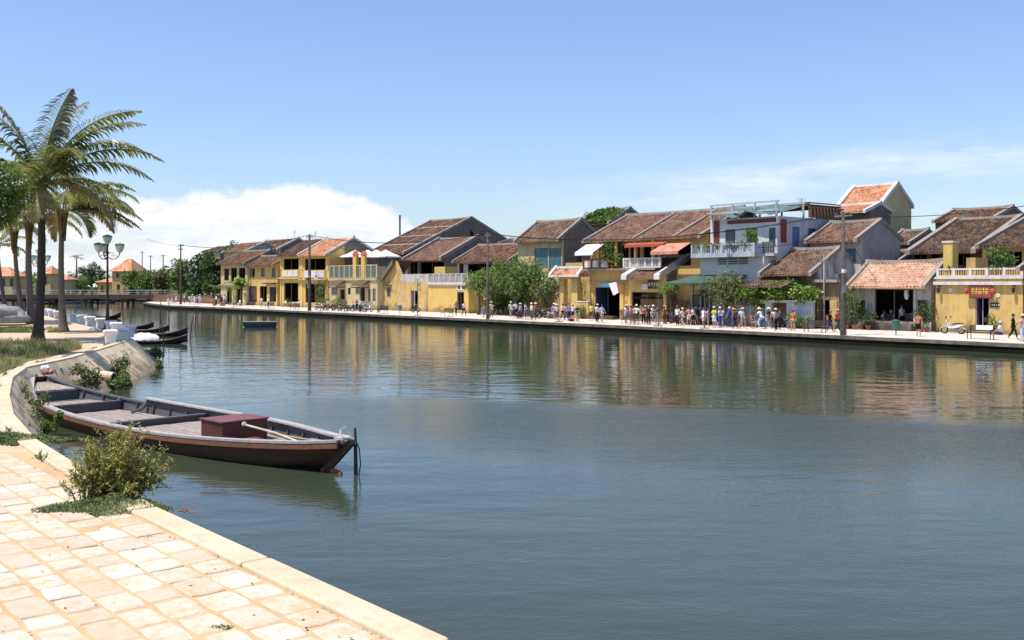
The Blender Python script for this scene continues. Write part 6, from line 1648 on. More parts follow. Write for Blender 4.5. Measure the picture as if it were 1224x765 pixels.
upole(216,0,292,.17,M['polewood'],'tall wooden pole with crossarm at the street end by the crowd',((-.3,2.6),(-.9,2.0)),Y=172)
upole(170,0,300,.16,M['polewood'],'leftmost of the three far thin utility poles beyond the villa',((-.5,2.6),),Y=285)
upole(180,0,305,.16,M['polewood'],'middle one of the three far thin utility poles',((-.4,3.0),),Y=275)
upole(195,0,304,.18,M['polewood'],'rightmost of the three far thin utility poles',((-.4,3.6),),Y=265)
upole(985,8.6,304,.07,M['steel'],'slim steel mast beside the stained brown annex',((-.6,.7),))
def wire(a,b,sag,label,n=16,r=.022):
    m=MB(); pts=[a.lerp(b,i/n)-Vector((0,0,sag*4*(i/n)*(1-i/n))) for i in range(n+1)]; m.tube(pts,r,4); o=m.build('overhead_wire',M['rubber']); tag(o,label,'wire','overhead wires'); return o
def top(lbl,dz=-.25,dx=0): b,h=poles_top[lbl]; return b+Vector((UX*dx,UY*dx,h+dz))
A1='nearest tall round concrete pole at the right with cable boxes';A2='tall concrete pole in front of the bright yellow block corner';A3='dark double pole in front of the orange roofed loggia house';A4='tall wooden pole with crossarm at the street end by the crowd'
for k_,dx in enumerate((-.5,.5)):
    w1=['outer','inner'][k_]
    wire(top(A1,-.1,dx),top(A2,-.1,dx*.6),1.2,f'{w1} overhead wire between the nearest concrete pole and the yellow block pole')
    wire(top(A2,-.1,dx*.6),top(A3,-.1,dx),1.0,f'{w1} overhead wire between the yellow block pole and the dark double pole')
    wire(top(A3,-.1,dx),top(A4,-.1,dx),1.0,f'{w1} overhead wire between the dark double pole and the street end pole')
wire(top(A1,-.3),P(rr(1300,2),2,9.5),.5,'overhead wire running right out of the picture from the nearest concrete pole')
wire(top(A1,-1.2),P(L16.r0+2,11,4.6),.2,'service cable from the nearest concrete pole to the peach tiled shop')
wire(top(A1,-1.0),P(rr(905,8.3),8.3,7.3),.4,'service cable from the nearest concrete pole to the modern house balcony')
wire(top(A3,-.3,.5),P(rr(430,10),10,8.6),.3,'service cable from the dark double pole to the terrace house')
wire(top(A4,-.2,1),Vector((-64,176,12)),.3,'short cable at the street end pole above the crowd')

# television aerials on the roofs
for px_,py_,t_,lb in ((352,284,28,'thin television aerial above the brown rear roofs left of the orange roof'),(377,285,17,'short television aerial on the ridge left of the orange roof'),(741,257,20,'thin aerial standing on the long brown roof'),(958,245,14,'stubby aerial on the modern house roof edge'),(1152,262,28,'thin aerial on the huge dark mottled roof')):
    r=rr(px_,t_); zt=zz(py_-8,r,t_); m=MB(); zb0=zz(py_+9,r,t_); m.tube([(0,0,0),(0,0,zt-zb0)],.03,5)
    for k_ in range(4): m.tube([(-.45+.06*k_,0,zt-zb0-.12*k_),(.45-.06*k_,0,zt-zb0-.12*k_)],.014,4)
    o=m.build('aerial',M['steel']); o.location=P(r,t_,zb0); o.rotation_euler=(0,0,ROT+.4); tag(o,lb,'aerial','television aerials on the roofs')
# saplings with stakes
def sapling(px,t,h,label,seed,leafy=True):
    t_=empty('sapling',P(rr(px,t),t,FARZ),0,label,'young tree','staked saplings along the kerb'); q=random.Random(seed)
    m=MB(); m.tube([(0,0,0),(.04,.02,h*.5),(.0,0,h)],[.05,.035,.015],6)
    for k_ in range(5):
        a=k_*2.2; m.tube([(0,0,h*(.5+.09*k_)),(math.cos(a)*.45,math.sin(a)*.45,h*(.62+.1*k_))],[.018,.006],4)
    m.build('trunk',M['bark'],t_)
    m=MB(); m.box(-.35,.35,-.35,.35,.004,.05); m.build('tree_pit',M['soil'],t_)
    if leafy:
        m=MB(); crown(m,[(0,0,h*.9,.5,.5,.45),(.2,.1,h*.75,.4,.4,.3)],90,.18,.09,seed,.3,.2); m.build('crown',M['leafmid'],t_)
sapling(499,2.2,4.2,'thin staked sapling in front of the stained yellow wall',1)
sapling(383,2.2,3.4,'staked sapling right of the dark double pole',2)
sapling(668,2.0,4.6,'thin sapling in front of the tiled gateway',3)
sapling(842,1.8,4.4,'thin pale sapling among the walking tourists under the display case',4)
sapling(787,2.0,4.0,'sapling in the planter beside the man in red by the cafe',5)
sapling(279,2.4,2.6,'short sapling in front of the banana plants',6)

# ------------------------------------------------------------------ street furniture
def bench(px,t,label,rz=0,cloth=False):
    t_=empty('bench',P(rr(px,t),t,FARZ),ROT+rz,label,'bench','iron and timber benches along the far kerb')
    for s in (-.75,.75):
        m=MB(); m.tube([(s,-.25,0),(s,-.22,.42),(s,.22,.40),(s,.27,0)],.028,6); m.tube([(s,.2,.4),(s,.32,.88)],.025,6); m.tube([(s,-.22,.42),(s,-.22,.62),(s,.24,.64)],.022,6); m.build('leg',M['iron'],t_)
    m=MB()
    for k_ in range(4): m.box(-.9,.9,-.24+k_*.125,-.24+k_*.125+.1,.43,.465)
    m.build('seat',M['timber'],t_)
    m=MB()
    for k_ in range(3): y=.245+k_*.045; m.box(-.9,.9,y,y+.03,.53+k_*.13,.63+k_*.13)
    m.build('backrest',M['timber'],t_); return t_
bench(1172,3.4,'dark bench nearest the right edge in front of the red signed shop'); bench(534,2.8,'dark bench in front of the bright golden wall')
bench(974,3.0,'long dark bench left of the nearest concrete pole'); bench(457,2.6,'dark bench in front of the stained yellow lean-to'); bench(410,2.4,'dark bench before the parked motorbikes')
bench(352,2.6,'dark bench in front of the brown roofed loggia'); bench(753,2.4,'dark bench left of the cafe planter'); bench(322,2.8,'dark bench before the three window yellow house'); bench(632,2.8,'dark bench in the shade of the large trees')
b=tag(part(Lot(1163,1180,3.4,'bench_cloth','white cloth and papers spread on the back of the bench nearest the right edge','cloth',None),'cloth',M['whitecloth'],(.1,1.2,.22,.42,.86,.90),(.1,1.2,.19,.215,.6,.88)) and bpy.data.objects['bench_cloth'])
def bin_(px,t,label,mat):
    t_=empty('litter_bin',P(rr(px,t),t,FARZ),ROT,label,'litter bin'); m=MB(); m.tube([(0,0,0),(0,0,.95)],.035,8); m.build('post',M['iron'],t_)
    m=MB(); m.lathe(0,-.02,[(.20,.40),(.25,.42),(.27,.95),(.27,.97)],14); m.build('bin_body',mat,t_); m=MB(); m.lathe(0,-.02,[(.30,.975),(.28,1.04),(.12,1.10),(.02,1.11)],14); m.build('lid',mat,t_)
bin_(1071,4.0,'dark green litter bin on a post in front of the open shop',plain('green bin',(.03,.12,.08),.5))
bin_(578,2.8,'grey litter bin between the bench and the concrete pole',M['steel'])
bin_(478,3,'dark litter bin by the sapling and stained wall',M['steel'])
# wooden plank table/steps by the concrete pole
L=Lot(982,990,7.9,'plank_steps','pale wooden plank steps below the dark doorway of the stained annex','steps',None)
part(L,'plank','timber2',(0,L.W,0,.35,.25,.3),(0,L.W,.36,.7,.55,.6)); part(L,'plank_frame','trimw',(0,.06,.01,.7,0,.245),(L.W-.06,L.W,.01,.7,0,.245))

# motorbikes
bikecols=[('dark red',(.30,.03,.03)),('silver',(.5,.5,.52)),('black',(.02,.02,.025)),('blue',(.04,.08,.3)),('white',(.7,.7,.7))]
def torus(mb,c,Rr,r,ax='y',n=20,k=6):
    vs=[];
    for i in range(n):
        a=2*math.pi*i/n
        for j in range(k):
            b=2*math.pi*j/k; q_=Rr+r*math.cos(b); vs.append((c[0]+q_*math.cos(a),c[1]+r*math.sin(b),c[2]+q_*math.sin(a)))
    mb.add(vs,[(i*k+j,i*k+(j+1)%k,((i+1)%n)*k+(j+1)%k,((i+1)%n)*k+j) for i in range(n) for j in range(k)])
def motorbike(paint):
    t=empty('motorbike',(0,0,0),0)
    for x in (-.62,.62):
        m=MB(); torus(m,(x,0,.29),.25,.045); w_=m.build('wheel',M['rubber'],t)
        m=MB(); torus(m,(x,0,.29),.20,.012,n=16,k=4); m.tube([(x,-.06,.29),(x,.06,.29)],.05,8)
        for s in range(8): a=s*math.pi/4; m.tube([(x,0,.29),(x+.2*math.cos(a),0,.29+.2*math.sin(a))],.006,3)
        m.build('rim',M['chrome'],w_)
    m=MB(); m.prism([(-.75,.62),(-.55,.50),(-.2,.42),(.05,.38),(.32,.40),(.42,.72),(.36,.86),(.28,.80),(.18,.52),(-.1,.56),(-.35,.66),(-.72,.72)],-.11,.11); bev(m.build('body',paint,t),.02)
    m=MB(); m.prism([(-.70,.73),(-.2,.70),(.0,.66),(.02,.70),(-.15,.78),(-.5,.80),(-.72,.80)],-.13,.13); bev(m.build('seat',M['rubber'],t),.02)
    m=MB(); m.tube([(.62,.07,.29),(.42,.07,.72)],.022,6); m.tube([(.62,-.07,.29),(.42,-.07,.72)],.022,6); m.build('fork',M['chrome'],t)
    m=MB(); m.box(-.25,.12,-.12,.12,.20,.40); m.tube([(-.1,.15,.25),(-.8,.15,.30)],.04,8); m.build('engine',M['steel'],t)
    m=MB(); m.tube([(.30,-.33,1.0),(.36,-.15,1.0),(.38,0,.90),(.36,.15,1.0),(.30,.33,1.0)],.016,6); m.build('handlebar',M['chrome'],t)
    for y in (-.28,.28): m=MB(); m.tube([(.35,y,1.0),(.34,y*1.15,1.18)],.008,4); m.lathe(.34,y*1.2,[(.01,1.15),(.06,1.18),(.05,1.26),(.01,1.27)],8); m.build('mirror',M['rubber'],t)
    m=MB(); m.lathe(.0,0,[(.02,-.03),(.08,-.02),(.09,.03),(.02,.05)],10,T=lambda x,y,z:(.44+z,y,.86+x)); m.build('headlight',M['glass'],t)
    m=MB(); m.prism([(.40,.50),(.62,.60),(.88,.42),(.86,.38),(.62,.55),(.42,.44)],-.06,.06); m.prism([(-.92,.38),(-.66,.58),(-.5,.52),(-.64,.54),(-.90,.34)],-.06,.06); m.build('mudguard',paint,t)
    return t
bikes=[]
bl=['leftmost motorbike of the row before the terrace house','second motorbike of the row by the green hedge','third motorbike of the row by the green hedge','motorbike under the left door canopy','fifth motorbike of the row before the terrace house','sixth motorbike in front of the terrace house','motorbike under the right door canopy','rightmost motorbike of the row before the terrace house',
 'motorbike parked under the trees nearest the gateway','second motorbike under the trees left of the gateway','third motorbike in the shade left of the gateway','fourth motorbike in the tree shade','farthest left motorbike parked in the tree shade','lone white motorbike beside the yellow flat shop wall','motorbike parked beside the doorway with the tall plants','motorbike in the shade right of the cafe','second motorbike in the shade below the green parasol','motorbike in the dark by the display case']
bp=[(382,5,1),(394,5,2),(403,5.2,0),(411,5,1),(419,5.1,2),(427,5,3),(434,5.2,2),(440,5,1),(659,7.2,1),(652,7.0,2),(645,7.2,1),(638,7.4,0),(629,7.6,2),(1139,8.8,4),(497,8.6,2),(799,6.8,2),(817,7.0,0),(853,7.5,2)]
protos={}
for (px_,t_,ci),lb in zip(bp,bl):
    nm,cl_=bikecols[ci]
    if ci not in protos: protos[ci]=o=motorbike(plain(nm+' bike paint',cl_,.3,.1))
    else: o=dup(protos[ci])
    lone=(ci==4)
    o.location=P(rr(px_,t_),t_,FARZ); o.rotation_euler=(R(0),0,ROT+(math.pi if lone else math.pi/2+rnd.uniform(-.5,.4)))
    o.name='motorbike'; tag(o,(lb if nm in lb else nm+' '+lb),'motorbike','parked motorbikes')
def bicycle():
    t=empty('bicycle',(0,0,0),0)
    for x in (-.53,.53):
        m=MB(); torus(m,(x,0,.34),.32,.018,n=24,k=5); w_=m.build('wheel',M['rubber'],t); m=MB()
        for s in range(12): a=s*math.pi/6; m.tube([(x,0,.34),(x+.31*math.cos(a),0,.34+.31*math.sin(a))],.004,3)
        m.build('spokes',M['chrome'],w_)
    m=MB(); 
    for a,b in (((-.53,0,.34),(-.15,0,.30)),((-.15,0,.30),(-.27,0,.82)),((-.27,0,.76),(.38,0,.80)),((-.15,0,.30),(.40,0,.72)),((-.53,0,.34),(-.26,0,.74)),((.53,0,.34),(.36,0,.95))): m.tube([a,b],.018,6)
    m.build('frame',M['bluewin'],t); m=MB(); m.prism([(-.42,.86),(-.12,.88),(-.1,.91),(-.42,.92)],-.07,.07); m.build('saddle',M['rubber'],t)
    m=MB(); m.tube([(.24,-.28,.98),(.36,-.1,1.0),(.36,.1,1.0),(.24,.28,.98)],.014,6); m.build('handlebar',M['chrome'],t)
    m=MB(); m.tube([(-.15,-.1,.30),(-.15,.1,.30)],.05,10); m.tube([(-.15,.1,.3),(-.08,.12,.16),(-.08,.2,.16)],.012,5); m.tube([(-.15,-.1,.3),(-.22,-.12,.44),(-.22,-.2,.44)],.012,5); m.build('pedals',M['steel'],t)
    return t
bc=bicycle(); bc.location=P(rr(907,4.6),4.6,FARZ); bc.rotation_euler=(0,0,ROT+math.pi); tag(bc,'bicycle ridden past the garden gateway by a person in a cone hat','bicycle','bicycles on the promenade')
for px_,t_,rz_,lb in ((781,4.6,0,'bicycle ridden beside the man in red by the cafe'),(937,5.2,.2,'bicycle standing before the garden wall passage'),(868,5.0,.3,'bicycle pushed among the tourists under the olive leafed tree'),(878,4.6,-.2,'bicycle with its wheel beside the man in dark shirt')):
    o=dup(bc); o.location=P(rr(px_,t_),t_,FARZ); o.rotation_euler=(0,0,ROT+rz_); tag(o,lb,'bicycle','bicycles on the promenade')

# ------------------------------------------------------------------ people
def skinmesh(name,verts,edges,radii,sub=1):
    me=bpy.data.meshes.new(name); me.from_pydata(verts,edges,[]); o=bpy.data.objects.new(name,me); C.objects.link(o)
    md=o.modifiers.new('skin','SKIN'); md.use_smooth_shade=True
    for i,r in enumerate(radii):
        sv=me.skin_vertices[0].data[i]; sv.radius=r if hasattr(r,'__len__') else (r,r); sv.use_root=(i==0)
    sb=o.modifiers.new('sub','SUBSURF'); sb.levels=sub; sb.render_levels=sub
    dg=bpy.context.evaluated_depsgraph_get(); dg.update(); out=bpy.data.meshes.new_from_object(o.evaluated_get(dg)); bpy.data.objects.remove(o); out.name=name
    return out
def pose(kind):
    """joints; person faces -Y, 1.7 m tall"""
    J=dict(pel=(0,0,.93),bel=(0,0,1.05),che=(0,-.01,1.28),nek=(0,0,1.46),hd0=(0,-.01,1.56),hd1=(0,-.015,1.66))
    def leg(s,kx,ky,kz,ax,ay,az): return [(s*.09,0,.90),(s*.10+kx,ky,kz),(s*.10+ax,ay,az),(s*.10+ax,ay-.15,az-.045)]
    def arm(s,ex,ey,ez,hx,hy,hz): return [(s*.17,0,1.40),(s*.20+ex,ey,ez),(s*.20+hx,hy,hz)]
    if kind=='stand': l=[leg(-1,0,0,.49,-.01,.02,.07),leg(1,0,-.01,.49,.02,.02,.07)]; a=[arm(-1,-.05,.02,1.13,-.06,-.04,.88),arm(1,.05,.02,1.13,.06,-.04,.88)]
    if kind=='walk': l=[leg(-1,0,-.17,.52,0,-.25,.10),leg(1,0,.06,.49,0,.32,.13)]; a=[arm(-1,-.04,.10,1.15,-.04,.12,.92),arm(1,.04,-.08,1.14,.03,-.25,.98)]
    if kind=='walk2': l=[leg(-1,0,.05,.49,0,.26,.11),leg(1,0,-.16,.52,0,-.22,.09)]; a=[arm(-1,-.04,-.08,1.14,.05,-.28,1.05),arm(1,.04,.10,1.15,.04,.10,.90)]
    if kind=='hold': l=[leg(-1,0,-.01,.49,-.02,.02,.07),leg(1,.02,-.02,.49,.04,0,.07)]; a=[arm(-1,-.07,-.04,1.15,.10,-.26,1.22),arm(1,.07,-.04,1.15,-.08,-.26,1.20)]
    if kind=='photo': l=[leg(-1,0,-.01,.49,-.04,.02,.07),leg(1,.02,-.02,.49,.06,0,.07)]; a=[arm(-1,-.12,-.12,1.25,.12,-.24,1.52),arm(1,.12,-.12,1.25,-.12,-.24,1.52)]
    if kind=='sit':
        for k_ in J: x,y,z=J[k_]; J[k_]=(x,y+.02,z-.43)
        l=[[(-.09,0,.49),(-.12,-.42,.50),(-.12,-.45,.08),(-.12,-.6,.035)],[(.09,0,.49),(.12,-.42,.50),(.13,-.40,.08),(.13,-.55,.035)]]; a=[[(-.17,0,.97),(-.22,-.06,.72),(-.12,-.30,.62)],[(.17,0,.97),(.22,-.06,.72),(.12,-.30,.62)]]
    if kind=='ride':
        for k_,dy in (('pel',0),('bel',-.03),('che',-.12),('nek',-.18),('hd0',-.22),('hd1',-.24)): x,y,z=J[k_]; J[k_]=(x,y+dy,z+.02)
        l=[[(-.09,0,.92),(-.11,-.36,.70),(-.12,-.20,.30),(-.12,-.36,.25)],[(.09,0,.92),(.11,-.30,.56),(.12,-.10,.18),(.12,-.26,.13)]]; a=[[(-.17,-.14,1.42),(-.25,-.32,1.20),(-.26,-.56,1.02)],[(.17,-.14,1.42),(.25,-.32,1.20),(.26,-.56,1.02)]]
    return J,l,a
def person_meshes(kind):
    J,l,a=pose(kind); V=[J['pel'],J['bel'],J['che'],J['nek'],J['hd0'],J['hd1']]; E=[(0,1),(1,2),(2,3),(3,4),(4,5)]; Rr=[(.13,.10),(.12,.09),(.15,.10),(.055,.055),(.085,.095),(.07,.08)]
    for g in l:
        b=len(V); V+=g; E+=[(0,b),(b,b+1),(b+1,b+2),(b+2,b+3)]; Rr+=[.085,.055,.038,(.04,.03)]
    for g in a:
        b=len(V); V+=g; E+=[(2,b),(b,b+1),(b+1,b+2)]; Rr+=[.055,.04,.03]
        e,h=Vector(g[1]),Vector(g[2]); d=(h-e).normalized(); p=h+d*.07; V.append(tuple(p)); E.append((b+2,b+3)); Rr.append((.035,.02))
    body=skinmesh('person',V,E,Rr)
    # fingers, nose, ears joined into the body mesh
    m=MB()
    for g in a:
        e,h=Vector(g[1]),Vector(g[2]); d=(h-e).normalized(); s=d.cross(Vector((0,1,0.2))).normalized(); n=s.cross(d); p=h+d*.08
        for k_,ln in enumerate((.065,.075,.07,.055)): o_=p+s*(-.027+.018*k_); m.tube([o_-d*.03,o_+d*ln*.5,o_+d*ln+n*.02],[.010,.009,.006],5)
        o_=h+d*.03; m.tube([o_,o_-s*.045+d*.03,o_-s*.05+d*.065],[.012,.010,.007],5)
    hx,hy,hz=J['hd0']; m.tube([(hx,hy-.085,hz+.03),(hx,hy-.112,hz-.005)],[.010,.015],5)
    for s in (-1,1): m.tube([(hx+s*.078,hy,hz+.02),(hx+s*.095,hy+.01,hz+.0)],[.02,.012],5)
    m.cm=1
    for s in (-1,1): m.tube([(hx+s*.032,hy-.086,hz+.035),(hx+s*.032,hy-.096,hz+.035)],[.012,.010],6)
    m.tube([(hx-.025,hy-.088,hz-.035),(hx+.025,hy-.088,hz-.035)],.007,4)
    extra=m.mesh('x',[M['skin'],M['iron']]); bm=bmesh.new(); bm.from_mesh(body); bm.from_mesh(extra); bm.to_mesh(body); bm.free()
    body.materials.clear(); body.materials.append(M['skin']); body.materials.append(M['iron'])
    # shirt
    Vs=[J['bel'],J['che'],tuple(Vector(J['nek'])-Vector((0,0,.06))),tuple(Vector(J['pel'])+Vector((0,0,.0)))]; Es=[(0,1),(1,2),(0,3)]; Rs=[(.14,.115),(.17,.125),(.075,.075),(.15,.12)]
    for g in a:
        b=len(Vs); mid=tuple(Vector(g[0]).lerp(Vector(g[1]),.85)); Vs+=[g[0],mid]; Es+=[(1,b),(b,b+1)]; Rs+=[.075,.065]
    shirt=skinmesh('shirt',Vs,Es,Rs)
    def legs(f,rk,ra):
        Vl=[tuple(Vector(J['pel'])+Vector((0,0,.03)))]; El=[]; Rl=[(.155,.12)]
        for g in l:
            b=len(Vl); Vl.append(g[0]); El.append((0,b)); Rl.append(.10)
            if f<1: Vl.append(tuple(Vector(g[0]).lerp(Vector(g[1]),.98))); El.append((b,b+1)); Rl.append(rk+.015)
            else: Vl+=[g[1],tuple(Vector(g[1]).lerp(Vector(g[2]),.88))]; El+=[(b,b+1),(b+1,b+2)]; Rl+=[rk,ra]
        return skinmesh('legwear',Vl,El,Rl)
    trousers=legs(1,.075,.06); shorts=legs(.5,.08,.08)
    hx,hy,hz=J['hd1']; m=MB(); m.lathe(hx,hy+.015,[(.085,hz-.09),(.098,hz-.03),(.092,hz+.03),(.06,hz+.075),(.01,hz+.09)],12); hair=m.mesh('hair',M['hair'],True)
    m=MB(); m.lathe(hx,hy+.01,[(.22,hz-.01),(.02,hz+.15),(.0,hz+.195)],14); cone=m.mesh('hat',M['whitecloth'])
    m=MB(); m.lathe(hx,hy,[(.16,hz+.0),(.165,hz+.012),(.105,hz+.03),(.10,hz+.10),(.06,hz+.125),(.0,hz+.13)],14); brim=m.mesh('hat',M['whitecloth'],True)
    m=MB(); m.lathe(hx,hy,[(.10,hz-.0),(.10,hz+.05),(.06,hz+.095),(.0,hz+.1)],12); m.box(hx-.06,hx+.06,hy-.19,hy-.08,hz+.0,hz+.012); cap=m.mesh('cap',M['whitecloth'],True)
    m=MB(); cx_,cy_,cz_=J['che']; m.box(cx_-.13,cx_+.13,cy_+.13,cy_+.30,cz_-.28,cz_+.10); pack=m.mesh('backpack',M['steel'])
    return dict(body=body,shirt=shirt,trousers=trousers,shorts=shorts,hair=hair,cone=cone,brim=brim,cap=cap,pack=pack)
M['skin']=plain('skin',(.42,.24,.16),.6,.1); M['hair']=plain('dark hair',(.02,.015,.012),.6)
CLOTH={'white':(.75,.75,.75),'cream':(.70,.62,.48),'lightblue':(.45,.55,.72),'blue':(.06,.10,.40),'navy':(.03,.04,.10),'black':(.018,.018,.02),'red':(.50,.07,.05),'rust':(.45,.15,.08),'pink':(.65,.32,.38),'lilac':(.50,.42,.62),'yellow':(.50,.52,.10),'green':(.10,.20,.09),'grey':(.25,.25,.26),'khaki':(.35,.28,.18),'brown':(.14,.07,.045),'straw':(.62,.50,.30),'purple':(.14,.08,.18),'orange':(.6,.2,.08)}
CM={k_:plain(k_+' clothing',v,.85,.12) for k_,v in CLOTH.items()}
PM={k_:person_meshes(k_) for k_ in ('stand','walk','walk2','hold','photo','sit','ride')}
facing={'R':math.pi/2,'L':-math.pi/2,'W':0,'S':math.pi}
def person(px,t,kind,face,top_,legw,leg_c,head,label,h=1.0,pack=None,z=FARZ):
    if label.find('bench')<0 and kind!='ride' and t<5.0: t+=[-.9,.5,-.2,.9,0][int(px)%5]
    D=PM[kind]; b=bpy.data.objects.new('person',D['body']); C.objects.link(b)
    if t<7 and kind!='ride' and 'bench' not in label: px+=[-1.6,.9,0,1.7,-.8,.5][int(px*2+t)%6]
    b.location=P(rr(px,t),t,z); b.rotation_euler=(0,0,ROT+facing[face]+rnd.uniform(-.35,.35)); h*=.95; b.scale=(h,h,h)
    def ch(nm,me,mat):
        o=bpy.data.objects.new(nm,me); C.objects.link(o); o.parent=b
        if not me.materials: me.materials.append(mat)
        o.material_slots[0].link='OBJECT'; o.material_slots[0].material=mat; return o
    ch('shirt',D['shirt'],CM[top_]); ch('trousers' if legw=='trousers' else 'shorts',D[legw],CM[leg_c])
    ch('hair',D['hair'],CM['khaki'] if (int(px)%5==0) else M['hair'])
    if head: ch('hat' if head[0]!='cap' else 'cap',D[head[0]],CM[head[1]])
    if pack: ch('backpack',D['pack'],CM[pack])
    tag(b,label,'person','people on the far promenade'); return b
T_='trousers'; S_='shorts'
